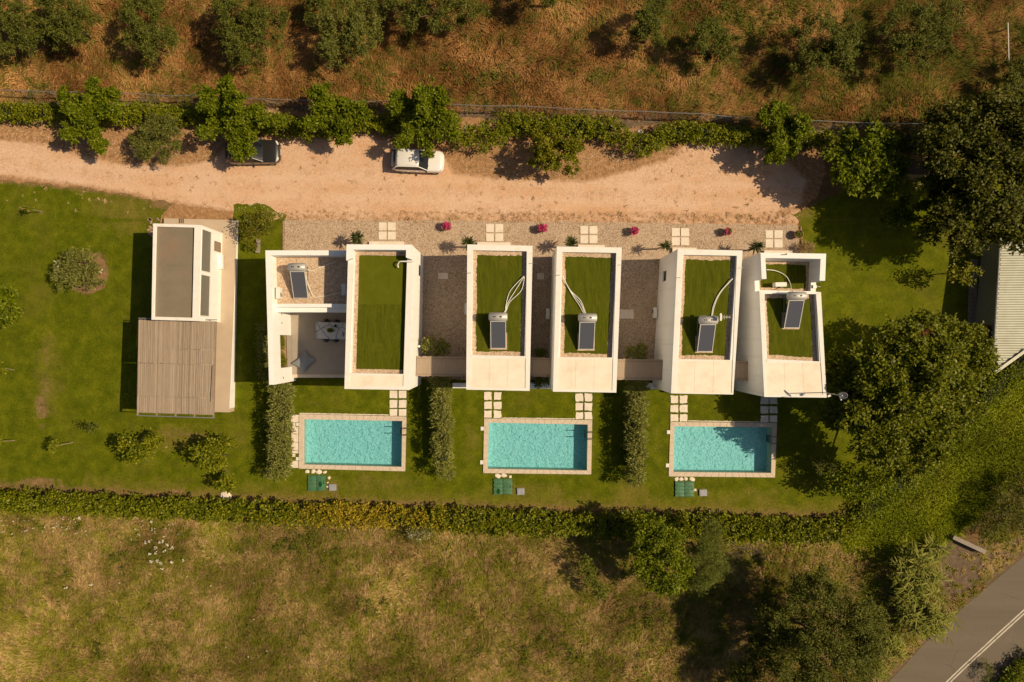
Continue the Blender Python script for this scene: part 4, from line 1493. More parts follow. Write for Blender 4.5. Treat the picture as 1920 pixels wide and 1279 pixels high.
add_prism(bm, [cut0[:2], cut1[:2], (cut1.x + nrm.x * .22, cut1.y + nrm.y * .22), (cut0.x + nrm.x * .22, cut0.y + nrm.y * .22)], [zb_ + .02, zb_ + .25, zb_ + .25, zb_ + .02], [zb_ + .09, zb_ + .34, zb_ + .34, zb_ + .09])
bm_obj('verge_trim', bm, M['barnroof'], bx)
wx0, wx1 = B0.x + .12, B3.x + .12
bm = bmesh.new()
c1 = cut1 + d_ * 3.2
add_prism(bm, [(wx0, B0.y - .2), (wx1, B3.y + .1), (c1.x, c1.y - .2), (B1_.x - .2, B1_.y - .2)], -1.2, [zb_ - .06] * 2 + [zb_ + .1, zb_ + .1])
bm_obj('wall', bm, M['barnwall'], bx)
bm = bmesh.new()
add_box(bm, (wx0 - .04, W(1857, 540, 1.4)[1], 1.35), (.06, 1.2, .9))
wn = bm_obj('window', bm, M['galv'], bx)
bm = bmesh.new()
add_box(bm, (wx0 - .065, W(1857, 540, 1.4)[1], 1.35), (.03, 1.06, .76))
bm_obj('pane', bm, M['winglass'], wn)
bm = bmesh.new()
add_box(bm, (wx1 - .1, W(1850, 622, 1)[1], .55), (.08, 1.0, 2.1))
bm_obj('door', bm, M['darkred'], bx)
bm = bmesh.new()
a, b_ = W(1847, 651, 1.6), W(1858, 641.5, 2.3)
add_tube(bm, [a, b_], .03, 6)
bm_obj('drain_pipe', bm, M['alu'], bx)

# paved strip along the barn: block by block
ps_root = None
for i in range(18):
    y = 489 + i * 7.4
    a, b_ = W(1818, y), W(1833, y)
    for j in range(2):
        bm = bmesh.new()
        add_box(bm, (a.x + .17 + j * .31 - i * .012, a.y, a.z + .03 + random.uniform(0, .012)), (.29, .285, .07), random.uniform(-.02, .02))
        bm_obj('paving_block', bm, M['concrete'], lawn)

zs = 2.1
bm = bmesh.new()
sq = quad_w([(1678, 301), (1748, 303), (1748, 328), (1678, 327)], zs)
cc = sum(sq, Vector()) / 4
sh = empty('shed', (cc.x, cc.y, 0), 'small brown-roofed shed in deep shade under the eastern trees', 'shed')
for i in range(4):
    q = [sq[0].lerp(sq[1], i / 4), sq[0].lerp(sq[1], (i + 1) / 4), sq[3].lerp(sq[2], (i + 1) / 4), sq[3].lerp(sq[2], i / 4)]
    bm = bmesh.new()
    add_prism(bm, inset_quad(q, .012), zs - .04, zs + .004 * i)
    bm_obj('roof_panel', bm, M['brownroof'], sh)
bm = bmesh.new()
add_prism(bm, inset_quad(sq, .12), -.1, zs - .045)
bm_obj('wall', bm, M['wood'], sh)

# ------------------------------------------------------------------ pools
DEPTH = 0.95
pool_labels = ['left swimming pool with a strip of paving along its west end', 'middle swimming pool between two stepping stone paths', 'right swimming pool with tree shade over its ladder corner']


def pt_z(p_, dz): return Vector((p_[0], p_[1], gz(p_[1]) + dz))


for n_, P in enumerate(POOLS):
    O, I = P['O'], P['I']
    c = np.mean(I, axis=0)
    root = empty('swimming_pool', (c[0], c[1], gz(c[1])), pool_labels[n_], 'swimming pool', 'swimming pools in the gardens')
    ztop = max(gz(q[1]) for q in O) + .07
    P['z'] = ztop
    # coping: slabs around the rim
    for i in range(4):
        j = (i + 1) % 4
        a, b_, a2, b2 = Vector(O[i]), Vector(O[j]), Vector(I[i]), Vector(I[j])
        L = (b_ - a).length
        k = max(2, round(L / .55))
        for s in range(k):
            u0, u1 = s / k + .0012, (s + 1) / k - .0012
            bm = bmesh.new()
            add_prism(bm, [a.lerp(b_, u0), a.lerp(b_, u1), a2.lerp(b2, u1), a2.lerp(b2, u0)], ztop - .05, ztop + random.uniform(0, .003))
            bm_obj('coping_stone', bm, M['coping'], root)
    bm = bmesh.new()
    w_in = inset_quad(I, -.02)
    w_out = inset_quad(I, -.10)
    zf = ztop - .12 - DEPTH
    for i in range(4):
        j = (i + 1) % 4
        bm.faces.new([bm.verts.new(q) for q in ((*w_in[j], ztop - .055), (*w_in[i], ztop - .055), (*w_in[i], zf), (*w_in[j], zf))])
        bm.faces.new([bm.verts.new(q) for q in ((*w_in[i], ztop - .055), (*w_in[j], ztop - .055), (*w_out[j], ztop - .055), (*w_out[i], ztop - .055))])
        bm.faces.new([bm.verts.new(q) for q in ((*w_out[i], ztop - .055), (*w_out[j], ztop - .055), (*w_out[j], zf - .1), (*w_out[i], zf - .1))])
    bm.faces.new([bm.verts.new((*q, zf)) for q in w_in])
    bm.faces.new([bm.verts.new((*q, zf - .1)) for q in w_out])
    me = bpy.data.meshes.new('basin')
    bm.to_mesh(me); bm.free()
    link('basin', me, M['caustic_mosaic'], root)
    # underlay of mortar so the joints do not show the grass
    bm = bmesh.new()
    for i in range(4):
        j = (i + 1) % 4
        add_prism(bm, [O[i], O[j], I[j], I[i]], ztop - .6 if False else zf + .3, ztop - .052)
    o_ = bm_obj('rim_wall', bm, M['coping'], root)
    # water: a rippled sheet
    nx, ny = 90, 46
    uu, vv = np.meshgrid(np.linspace(0, 1, nx), np.linspace(0, 1, ny))
    q = np.array(w_in)
    X = (1 - vv)[..., None] * ((1 - uu)[..., None] * q[0] + uu[..., None] * q[1]) + vv[..., None] * ((1 - uu)[..., None] * q[3] + uu[..., None] * q[2])
    X = X.reshape(-1, 2)
    idx = np.arange(nx * ny).reshape(ny, nx)
    F = np.stack([idx[1:, :-1], idx[1:, 1:], idx[:-1, 1:], idx[:-1, :-1]], -1).reshape(-1, 4)
    zz = np.full(len(X), ztop - .13) + .006 * np.sin(X[:, 0] * 7 + 3 * np.sin(X[:, 1] * 2.2)) * np.sin(X[:, 1] * 8 + 2 * np.sin(X[:, 0] * 1.7))
    link('water', np_mesh('water', np.column_stack([X, zz]), F), M['water'], root, smooth=True)
    # ladder at the east end
    ly = {0: 808.5, 1: 815.5, 2: 823.5}[n_]
    e = W({0: 753.8, 1: 1101.2, 2: 1446.2}[n_], ly, ztop)
    lad = bpy.data.objects.new('ladder', None)
    COL.objects.link(lad)
    lad.parent = root
    lad.location = e - root.location
    for s in (-.26, .26):
        bm = bmesh.new()
        add_tube(bm, smooth_path([(.36, s, .0), (.36, s, .35), (.28, s, .62), (.05, s, .70), (-.10, s, .5), (-.12, s, 0), (-.12, s, -.75)], 5), .03, 8)
        bm_obj('rail', bm, M['darksteel'], lad, local=True)
    for k in range(3):
        bm = bmesh.new()
        add_box(bm, (-.12, 0, -.18 - .22 * k), (.09, .5, .03))
        bm_obj('step', bm, M['darksteel'], lad, local=True)

# skimmer lids beside the coping
for (x0, y0, x1, y1, lb) in ((555.5, 792.6, 561, 798.6, 'white skimmer lid by the north end of the left paving strip'), (555.3, 857, 561, 863, 'white skimmer lid low in the left paving strip'),
                             (901.3, 800, 907.2, 807, 'upper white skimmer lid west of the middle pool'), (900.2, 863, 906, 870.3, 'lower white skimmer lid west of the middle pool'),
                             (1250, 806.8, 1256, 813.5, 'upper white skimmer lid west of the right pool'), (1248, 869, 1254, 875.8, 'lower white skimmer lid west of the right pool')):
    q = [W(x0, y0), W(x1, y0), W(x1, y1), W(x0, y1)]
    zt = max(p_.z for p_ in q) + .075
    bm = bmesh.new()
    add_prism(bm, [p_[:2] for p_ in q], zt - .2, zt)
    add_prism(bm, inset_quad([p_[:2] for p_ in q], .03), zt + .001, zt + .008)
    o = bm_obj('skimmer_lid', bm, M['acwhite'])
    c = sum(q, Vector()) / 4
    tag(origin_to(o, c), lb, 'lid', 'white skimmer lids')


# ------------------------------------------------------------------ paving slabs (pieces of the lawn and the gravel bed)
def slab(x0, y0, x1, y1, parent, mat, h=.035, name='paving_slab', rag=.012):
    q = [W(x0, y0), W(x1, y0), W(x1, y1), W(x0, y1)]
    P_ = []
    for i in range(4):
        a, b_ = q[i], q[(i + 1) % 4]
        for u in (0, .33, .66):
            p_ = a.lerp(b_, u)
            P_.append((p_.x + random.uniform(-rag, rag), p_.y + random.uniform(-rag, rag)))
    z_ = max(p_.z for p_ in q) + h
    bm = bmesh.new()
    add_prism(bm, P_, z_ - .1, z_)
    return bm_obj(name, bm, mat, parent)


def grid_slabs(xs_, ys_, parent, mat, h=.035, rag=.012):
    for (x0, x1) in xs_:
        for (y0, y1) in ys_:
            slab(x0, y0, x1, y1, parent, mat, h, 'paving_slab', rag)


grid_slabs([(730.8, 745), (748, 762)], [(732.5, 746.5), (750, 764.6), (767, 779.6)], lawn, M['paver'], .05)
grid_slabs([(908, 921.9), (925.8, 940)], [(735.4, 749.6), (753, 766.7), (770, 783.3)], lawn, M['paver'], .05, .03)
grid_slabs([(1079, 1093), (1095.8, 1110)], [(738, 752.3), (755.2, 769.4), (773, 786)], lawn, M['paver'], .05, .03)
grid_slabs([(1257, 1271.5), (1274.3, 1288.5)], [(741.7, 755.8), (759.6, 773), (776.7, 790)], lawn, M['paver'], .05, .03)
grid_slabs([(1426, 1440.5), (1442.5, 1457)], [(745, 757.5), (762, 775), (779, 791.5)], lawn, M['paver'], .05, .03)
for xs_, ys_ in (([(710.3, 725), (727.3, 742)], [(417.4, 432.3), (434.7, 449.5)]), ([(911.5, 926.2), (928.5, 943.6)], [(420.4, 435.6), (438, 452.8)]),
                 ([(1088, 1102.6), (1105, 1120)], [(424, 438.8), (441.2, 456.2)]), ([(1259, 1274.1), (1276.5, 1291.6)], [(428, 443), (445.3, 460)]),
                 ([(1434.8, 1449), (1451.4, 1466.8)], [(432, 446.7), (449, 464.4)])):
    grid_slabs(xs_, ys_, gravel, M['stone'], .05, .004)
slab(821.5, 512, 840, 523.5, gravel, M['stone'], .05)
slab(1007, 512.5, 1020, 524, gravel, M['stone'], .05)
slab(1160, 580.5, 1188, 597.5, gravel, M['stone'], .045)
for (y0, y1, x0, x1) in ((777.8, 791.6, 546.3, 560.3), (792.4, 799, 547, 554), (799.6, 813.6, 546.3, 560.3), (814.2, 829, 546.3, 560.3), (829.6, 844, 546.5, 560.3), (844.6, 850, 548, 560), (850.6, 856.4, 548, 554),
                         (863.8, 877.3, 545.6, 560)):
    slab(x0, y0, x1, y1, lawn, M['stone'], .05, 'paving_slab', .006)
# grass-side kerb of pale stones along the north of each pool
for (x0, y0, x1, y1) in ((562, 775.3, 729, 778.5), (941, 784, 1078, 785.6), (1290, 789.5, 1424, 791.5)):
    n = 34
    for i in range(n):
        u0, u1 = i / n, (i + .93) / n
        slab(x0 + (x1 - x0) * u0, y0 + (y1 - y0) * u0 - 1.2 + random.uniform(-.3, .3), x0 + (x1 - x0) * u1, y0 + (y1 - y0) * u0 + .5, lawn, M['stone'], .055, 'kerb_stone', .01)

# brick edging of the gravel bed (thin pink line on its north and east side)
def edging(pts, parent, col):
    for (a, b_) in zip(pts[:-1], pts[1:]):
        A, B = W(*a), W(*b_)
        L = (B - A).length
        n = max(1, int(L / .30))
        for i in range(n):
            p_ = A.lerp(B, (i + .5) / n)
            bm = bmesh.new()
            add_box(bm, (p_.x, p_.y, p_.z + .03), (.28, .07, .1), math.atan2(B.y - A.y, B.x - A.x))
            bm_obj('edging_brick', bm, col, parent)


edging([(531.5, 490), (531.5, 414)], gravel, M['edgebrick'])
edging([(1501, 424), (1504, 466)], gravel, M['edgebrick'])


# ------------------------------------------------------------------ loose stones and lids by the pools
def rock(px, py, r, label, cat='stone', group='pale stones beside the pool plant lids', mat=None, flat=.35):
    c = W(px, py)
    bm = bmesh.new()
    bmesh.ops.create_icosphere(bm, subdivisions=2, radius=1)
    s = random.Random(int(px * 10))
    ax = (s.uniform(.85, 1.2), s.uniform(.75, 1.05))
    for v in bm.verts:
        k = 1 + .22 * math.sin(v.co.x * 3.1 + px) * math.sin(v.co.y * 2.7 + py) + s.uniform(-.05, .05)
        v.co = Vector((v.co.x * ax[0] * k * r, v.co.y * ax[1] * k * r, max(-.5, min(.75, v.co.z)) * r * flat))
    me = bpy.data.meshes.new('stone')
    bm.to_mesh(me); bm.free()
    o = link('stone', me, mat or M['stone'], smooth=False)
    o.location = c + Vector((0, 0, .03))
    return tag(o, label, cat, group)


RK = [(576.3, 884, .19, 'first pale stone in the row above the left green lid, from the west'), (587.8, 883.8, .18, 'second pale stone in the row above the left green lid'),
      (598.2, 884.6, .19, 'third pale stone in the row above the left green lid'), (609.2, 885.4, .15, 'easternmost pale stone in the row above the left green lid'),
      (617.3, 896, .13, 'upright pale stone right of the left green lid'), (614.6, 904.8, .08, 'small round stone between left green lid and grey hatch'),
      (614.2, 912.6, .08, 'lower small stone between left green lid and grey hatch'),
      (933.3, 892.3, .2, 'western pale stone above the middle green lid'), (944.6, 891.2, .21, 'wide central pale stone above the middle green lid'), (956.7, 893.8, .13, 'small eastern pale stone above the middle green lid'),
      (1268.3, 898.3, .17, 'western brownish stone above the right green lid'), (1277, 898.2, .17, 'second brownish stone above the right green lid'),
      (1285.6, 897.5, .18, 'third brownish stone above the right green lid'), (1297.5, 898.5, .2, 'long eastern stone above the right green lid'), (1303, 918.5, .13, 'pale stone between right green lid and its hatch')]
for r_ in RK: rock(*r_)
rock(424, 930.5, .42, 'large flat pale slab lying at the southern hedge', 'stone', None, M['stone'], .25)
for i, (x, y, lb) in enumerate(((873.5, 241, 'white marker stone at the hedge bend by the drive'), (907, 238.5, 'small pale stone behind the bulging hedge'), (1199.5, 247.5, 'pale stone behind the second hedge bulge'))):
    rock(x, y, .24, lb, 'stone', 'pale stones along the northern hedge', M['stone'], .6)


def plant_lid(x0, y0, x1, y1, label, stain):
    q = [W(x0, y0), W(x1, y0), W(x1, y1), W(x0, y1)]
    c = sum(q, Vector()) / 4
    w_, h_ = (q[1] - q[0]).length, (q[0] - q[3]).length
    root = empty('pool_plant_lid', (c.x, c.y, c.z), label, 'lid', 'green pool plant lids')
    for s in (-1, 1):
        bm = bmesh.new()
        n = 26
        rowsv = []
        for j in range(n + 1):
            y = -h_ / 2 + h_ * j / n
            wav = .025 * math.sin(j * 1.05) + .012 * math.sin(j * 2.3)
            row = []
            for i in range(5):
                x_in = .02 * s + wav
                x_out = s * w_ / 2 + .02 * math.sin(j * .8 + 1) * s
                x = x_in + (x_out - x_in) * i / 4
                z = .13 + .03 * math.sin(i / 4 * PI) - (.02 if j in (0, n) else 0) + .012 * math.sin(j * 1.05)
                row.append((x, y, z))
            rowsv.append(row)
        top = [[bm.verts.new(p_) for p_ in r_] for r_ in rowsv]
        bot = [[bm.verts.new((p_[0], p_[1], -.05)) for p_ in r_] for r_ in rowsv]
        for j in range(n):
            for i in range(4):
                bm.faces.new((top[j][i], top[j][i + 1], top[j + 1][i + 1], top[j + 1][i]))
            for i in (0, 4):
                bm.faces.new((top[j][i], top[j + 1][i], bot[j + 1][i], bot[j][i]))
        for j in (0, n):
            for i in range(4):
                bm.faces.new((top[j][i], top[j][i + 1], bot[j][i + 1], bot[j][i]))
        bm_obj('lid_half', bm, M['greenlid'], root, local=True)
    bm = bmesh.new()
    add_tube(bm, [(w_ / 2 - .1, -.05, .15), (w_ / 2 - .1, -.05, .22), (w_ / 2 - .1, .12, .22), (w_ / 2 - .1, .12, .15)], .018, 6)
    bm_obj('handle', bm, M['greenlid'], root, local=True)
    if stain:
        # puddle lying in a dent
        bm = bmesh.new()
        add_lathe(bm, [(.001, .172), (.13, .172), (.13, .165)], 14, (stain[0], stain[1], 0), cap=False)
        for v in bm.verts: v.co.y = stain[1] + (v.co.y - stain[1]) * 1.7
        bm_obj('puddle', bm, M['puddle'], root, local=True)


M['puddle'] = glass_mat('wet_green_plastic', (0.008, 0.06, 0.012), 0.08)
plant_lid(578, 890.8, 611, 920, 'glossy dark green double lid south of the left pool', (.30, -.08))
plant_lid(925.8, 897.5, 960.4, 926.7, 'faded green double lid south of the middle pool', (-.36, -.35))
plant_lid(1265.6, 902, 1300.4, 931, 'dull grey-green double lid south of the right pool', None)


def hatch(x0, y0, x1, y1, label):
    q = [W(x0, y0), W(x1, y0), W(x1, y1), W(x0, y1)]
    c = sum(q, Vector()) / 4
    root = empty('hatch', c, label, 'hatch', 'small grey hatches beside the green lids')
    w_ = (q[1] - q[0]).length
    bm = bmesh.new()
    add_box(bm, (0, 0, .06), (w_, w_ * .88, .16), .03)
    bm_obj('frame', bm, M['greylid'], root, local=True)
    bm = bmesh.new()
    add_box(bm, (0, 0, .15), (w_ * .8, w_ * .7, .02), .03)
    add_box(bm, (0, -.02, .165), (w_ * .5, .04, .012), .03)
    bm_obj('cover', bm, M['greylid'], root, local=True)


hatch(617.5, 907.5, 631, 919.4, 'small dark grey hatch beside the left green lid')
hatch(969.6, 915, 983.3, 927, 'small grey hatch beside the middle green lid')
hatch(1310.8, 917.7, 1324.6, 929, 'small pale grey hatch beside the right green lid')


# ------------------------------------------------------------------ flower pots
def pot(px, py, label, flowers, r=.30):
    c = W(px, py)
    root = empty('flower_pot', c, label, 'flower pot', 'terracotta pots along the gravel bed')
    bm = bmesh.new()
    add_lathe(bm, [(r * .68, 0), (r * .98, .46), (r * 1.08, .46), (r * 1.1, .55), (r * .95, .55), (r * .9, .44)], 20)
    bm_obj('pot', bm, M['terracotta'], root, local=True, smooth=False)
    bm = bmesh.new()
    add_lathe(bm, [(.001, .47), (r * .9, .455), (r * .9, .40)], 16, cap=False)
    bm_obj('soil', bm, M['soil'], root, local=True)
    V, F = leaves([(0, 0, .56, r * (1.0 if flowers > 1 else .7), r * (1.0 if flowers > 1 else .7), .16)], 30 if flowers > 1 else 16, 6, .11, .06, .05)
    link('leaves', np_mesh('leaves', V, F), M['broad'], root, local=True)
    if flowers:
        V, F = leaves([(0, 0, .62, r * 1.15, r * 1.1, .2)], int(20 * flowers), 9, .10, .085, .045, up=1.2)
        link('petals', np_mesh('petals', V, F), M['pink'], root, local=True)


def leaves(lobes, twigs, per, ll, lw, spread, up=0.35, shell_=0.28, droop=0.0, rng_=rng, seed=None, zmin=None, aniso=None, flatten=0.0):
    """diamond leaves in bunches on the outside of ellipsoid lobes; returns vertices, quads.
    twigs: number of bunches over all lobes, per: leaves in a bunch"""
    g_ = np.random.default_rng(seed) if seed is not None else rng_
    L = np.array(lobes, float)
    area = (L[:, 3] * L[:, 4] + L[:, 3] * L[:, 5] + L[:, 4] * L[:, 5])
    pick = g_.choice(len(L), size=twigs, p=area / area.sum())
    d = g_.normal(size=(twigs, 3))
    d[:, 2] += up
    d /= np.linalg.norm(d, axis=1)[:, None]
    rad = 1 - np.abs(g_.normal(0, shell_, twigs))
    rad = np.clip(rad, .15, 1.08)
    c = L[pick, :3] + d * L[pick, 3:6] * rad[:, None]
    n = twigs * per
    cc = np.repeat(c, per, axis=0) + g_.normal(0, spread, (n, 3)) * np.array([1, 1, .7])
    dd = np.repeat(d, per, axis=0)
    if zmin is not None: cc[:, 2] = np.maximum(cc[:, 2], zmin + g_.uniform(0, .1, n))
    ax = g_.normal(size=(n, 3)) * np.array([1, 1, .55]) + dd * .9
    ax[:, 2] -= droop
    if aniso is not None: ax += np.asarray(aniso)
    ax /= np.linalg.norm(ax, axis=1)[:, None]
    nr = g_.normal(size=(n, 3)) * .75 + np.array([0, 0, 1.35 + flatten]) + dd * .4
    sd_ = np.cross(ax, nr)
    sd_ /= np.linalg.norm(sd_, axis=1)[:, None] + 1e-9
    up_ = np.cross(sd_, ax)
    s = g_.uniform(.7, 1.3, n)[:, None]
    tip = cc + ax * ll * s
    midp = cc + ax * ll * .45 * s + up_ * ll * .10 * s
    a = midp + sd_ * lw * .5 * s
    b_ = midp - sd_ * lw * .5 * s
    tip = tip - np.array([0, 0, 1]) * ll * .12 * s
    V = np.stack([cc, a, tip, b_], 1).reshape(-1, 3)
    F = np.arange(n * 4).reshape(n, 4)
    return V, F


pot(839, 426, 'terracotta pot overflowing with pink flowers, leftmost on the gravel', 2.2)
pot(1016, 430.5, 'terracotta pot of pink flowers between the two middle slab squares', 1.5)
pot(1188, 434.5, 'terracotta pot with sparse pink flowers, beside the leaning yucca', .9)
pot(1361, 436, 'terracotta pot with low reddish plant and soil showing', .35)
pot(1493, 441, 'plain brown pot at the east end of the gravel', 0, .32)


# ------------------------------------------------------------------ solar water heaters
def heater(px, py, zroof, label, pipes, rot=0.0):
    base = W(px, py, zroof + .06)
    root = empty('solar_water_heater', (base.x, base.y, zroof), label, 'solar heater', 'solar water heaters on the roofs', rot)
    wd, Ls, ang = 1.08, 2.08, R(24)
    # collector, tilted to the south: lower edge at the origin
    up_ = Vector((0, math.cos(ang), math.sin(ang)))
    nr_ = Vector((0, -math.sin(ang), math.cos(ang)))
    o0 = Vector((0, 0, .16))

    def slab_on(x0, x1, s0, s1, t0, t1):
        bm_ = bmesh.new()
        vs_ = []
        for t_ in (t0, t1):
            for x_, s_ in ((x0, s0), (x1, s0), (x1, s1), (x0, s1)):
                vs_.append(bm_.verts.new(o0 + Vector((x_, 0, 0)) + up_ * s_ + nr_ * t_))
        for q in ((3, 2, 1, 0), (4, 5, 6, 7), (0, 1, 5, 4), (1, 2, 6, 5), (2, 3, 7, 6), (3, 0, 4, 7)):
            bm_.faces.new([vs_[i] for i in q])
        return bm_
    h = wd / 2
    col_ = bm_obj('collector', slab_on(-h + .045, h - .045, .045, Ls - .045, -.04, .03), M['collector'], root, local=True)
    bm_ = slab_on(-h, h, 0, .045, -.05, .045)
    for args in ((-h, h, Ls - .045, Ls, -.05, .045), (-h, -h + .045, .045, Ls - .045, -.05, .045), (h - .045, h, .045, Ls - .045, -.05, .045)):
        b2 = slab_on(*args)
        me = bpy.data.meshes.new('tmp')
        b2.to_mesh(me); b2.free()
        bm_.from_mesh(me)
        bpy.data.meshes.remove(me)
    bm_obj('frame', bm_, M['alu'], col_, local=True)
    # tank
    top = o0 + up_ * Ls
    ty, tz, rt, hl = top.y + .27, top.z + .06, .275, .60
    bm_ = bmesh.new()
    seg = 20
    prof = [(-hl - .05, rt * .55), (-hl - .02, rt * .88), (-hl, rt), (hl, rt), (hl + .02, rt * .88), (hl + .05, rt * .55)]
    rings = [[bm_.verts.new((x, ty + r_ * math.cos(2 * PI * k / seg), tz + r_ * math.sin(2 * PI * k / seg))) for k in range(seg)] for x, r_ in prof]
    for i in range(len(rings) - 1):
        for k in range(seg):
            l = (k + 1) % seg
            bm_.faces.new((rings[i][k], rings[i][l], rings[i + 1][l], rings[i + 1][k]))
    bm_.faces.new(rings[0]); bm_.faces.new(rings[-1])
    tk = bm_obj('tank', bm_, M['tank'], root, local=True, smooth=True)
    # printed marks on the tank
    bm_ = bmesh.new()

    def patch(x0, x1, a0, a1):
        for i in range(3):
            b0, b1 = a0 + (a1 - a0) * i / 3, a0 + (a1 - a0) * (i + 1) / 3
            bm_.faces.new([bm_.verts.new((x, ty + (rt + .003) * math.cos(R(a)), tz + (rt + .003) * math.sin(R(a)))) for x, a in ((x0, b0), (x1, b0), (x1, b1), (x0, b1))])
    patch(-.36, -.29, 80, 98); patch(-.289, -.231, 86, 92); patch(-.23, -.16, 80, 98)
    patch(.08, .28, 85, 94); patch(.11, .25, 77, 84.6); patch(.12, .24, 94.4, 101)
    bm_obj('printed_mark', bm_, M['black'], tk, local=True)
    # stand
    bm_ = bmesh.new()
    for s in (-h + .06, h - .06):
        add_tube(bm_, [(s, .04, .04), (s, ty + .15, .04)], .022, 5)
        add_tube(bm_, [(s, ty + .12, .04), (s, ty + .12, tz)], .022, 5)
        add_tube(bm_, [(s, ty - .18, .04), (s, ty - .1, tz - .2)], .018, 5)
        add_tube(bm_, [(s, ty + .12, .04), (s, ty - .3, tz - .3)], .018, 5)
        add_tube(bm_, [(s, .02, .04), (s, .02, .2)], .022, 5)
    add_tube(bm_, [(-h, ty + .12, .3), (h, ty + .12, .8)], .015, 5)
    add_tube(bm_, [(-h, ty + .30, tz - .12), (h, ty + .30, tz - .12)], .02, 5)
    bm_obj('stand', bm_, M['galv'], root, local=True)
    bm_ = bmesh.new()
    add_box(bm_, (0, .5, .015), (wd + .15, 1.2, .03))
    bm_obj('plinth', bm_, M['roofgravel'], root, local=True)
    for k, pts in enumerate(pipes):
        bm_ = bmesh.new()
        P = [(W(x, y, zroof + z) - Vector((base.x, base.y, zroof))) for x, y, z in pts]
        start = Vector((.28 + .07 * (k - 1) if pts[0][0] > px else -.1 + .07 * k, ty + .2, tz - .28)) if k >= 0 else None
        add_tube(bm_, smooth_path([start] + P, 6), .027, 6)
        bm_obj('pipe', bm_, M['pipe'], root, local=True)


zt_ = ZV - .31
heater(934.5, 653.2, zt_, 'solar heater on the roof with looped pipes, standing on a pebble patch',
       [[(947, 583, .1), (949, 570, .08), (957, 545, .08), (982.5, 517.7, .2)], [(948, 583, .1), (952, 568, .08), (966, 545, .08), (983, 518.5, .2)], [(949, 583, .1), (956, 566, .08), (977, 545, .08), (983.5, 519.5, .2)]])
heater(1098.7, 655, zt_, 'solar heater with pipes running to the west parapet',
       [[(1094, 587, .1), (1086, 572, .08), (1072, 551, .08), (1054.8, 517.7, .2)], [(1096, 587, .1), (1089, 570, .08), (1070, 546, .08), (1055, 518.5, .2)], [(1098, 587, .1), (1088, 563, .08), (1068, 543, .08), (1055.3, 517, .2)]])
heater(1320.4, 659.2, zt_, 'solar heater beside the roof aerial', [[(1334, 592, .1), (1338, 572, .08), (1350, 548, .08), (1373.7, 521.7, .2)], [(1335.5, 592, .1), (1340, 572, .08), (1352, 547, .08), (1374, 522.5, .2)]])
heater(1483, 614.8, zt_, 'solar heater at the notch of the easternmost villa roof', [[(1484.6, 545, .3), (1482, 532, -.5), (1473, 517, -.7), (1455, 508, -.7), (1437.5, 505.8, -.4)]])
heater(565.3, 559.5, ZG, 'solar heater on the pebble roof of the low wing', [[(581, 508, .1), (597, 503, .03), (625, 492, .03)], [(585, 552, .05), (600, 556, .03), (620, 553, .03), (636, 549, .03)]])


# ------------------------------------------------------------------ air conditioners
def aircon(loc, rz, label, wall=False):
    root = empty('air_conditioner', loc, label, 'air conditioner', 'white air conditioning units', rz)
    bm_ = bmesh.new()
    add_box(bm_, (0, 0, .40), (.82, .30, .58))
    bmesh.ops.bevel(bm_, geom=bm_.edges[:], offset=.018, segments=2, affect='EDGES')
    body = bm_obj('casing', bm_, M['acwhite'], root, local=True)
    bm_ = bmesh.new()
    for k in range(1, 5):
        pts = [(-.12 + .05 * k * math.cos(2 * PI * i / 16), -.158, .40 + .05 * k * math.sin(2 * PI * i / 16)) for i in range(17)]
        add_tube(bm_, pts, .006, 4, caps=False)
    bm_obj('fan_grille', bm_, M['black'], body, local=True)
    bm_ = bmesh.new()
    for s in (-.28, .28):
        add_box(bm_, (s, 0, .08), (.06, .34, .06))
        if wall: add_box(bm_, (s, .05, -.02), (.04, .36, .04))
        else: add_box(bm_, (s, 0, .025), (.07, .36, .05))
    bm_obj('bracket', bm_, M['galv'], root, local=True)
    bm_ = bmesh.new()
    for s in (-.1, .02, .12): add_box(bm_, (.34, s, .695), (.03, .03, .008))
    bm_obj('screw_cover', bm_, M['greylid'], body, local=True)


q = W(525.5, 550.5, ZG)
aircon((q.x + .05, q.y, ZG), R(90), 'air conditioner by the west parapet of the pebble roof, in sun')
q = W(648, 544, ZG)
aircon((q.x, q.y, ZG), R(-90), 'air conditioner in the villa shade on the pebble roof')
q = W(1457, 535, ZC)
aircon((q.x, q.y, ZC + .05), 0.02, 'air conditioner on turf inside the walled roof court')
q = W(1024.5, 588, .5)
aircon((2.78, q.y, gz(q.y) + .02), R(-90), 'air conditioner low on the wall in the narrow shaded yard')
q = W(1230, 586, .5)
aircon((11.15, q.y, gz(q.y) + .02), R(-90), 'air conditioner at the foot of the grey shaded villa wall')
q = VILLAS[3]['Ow'][0].lerp(VILLAS[3]['Ow'][3], .43)
aircon((q.x - .2, q.y, 2.3), R(-90), 'air conditioner hung high on a west wall, barely showing past the roof', True)

# aerial on villa 5
q = W(1357, 594.5, 7.1)
an = empty('roof_aerial', (q.x, q.y, ZV - .31), 'thin metal aerial on a mast beside the solar heater', 'aerial')
bm = bmesh.new()
add_tube(bm, [(0, 0, 0), (0, 0, 1.72)], .022, 6)
bm_obj('mast', bm, M['galv'], an, local=True)
bm = bmesh.new()
add_tube(bm, [(-.36, 0, 1.62), (.52, 0, 1.62)], .016, 6)
bm_obj('boom', bm, M['alu'], an, local=True)
for x, l in ((-.02, .13), (.10, .17), (.28, .12), (.48, .13)):
    bm = bmesh.new()
    add_tube(bm, [(x, -l, 1.62), (x, l, 1.62)], .014, 5)
    bm_obj('element', bm, M['alu'], an, local=True)
bm = bmesh.new()
add_box(bm, (-.16, 0, 1.62), (.10, .50, .22))
bm_obj('reflector', bm, M['alu'], an, local=True)

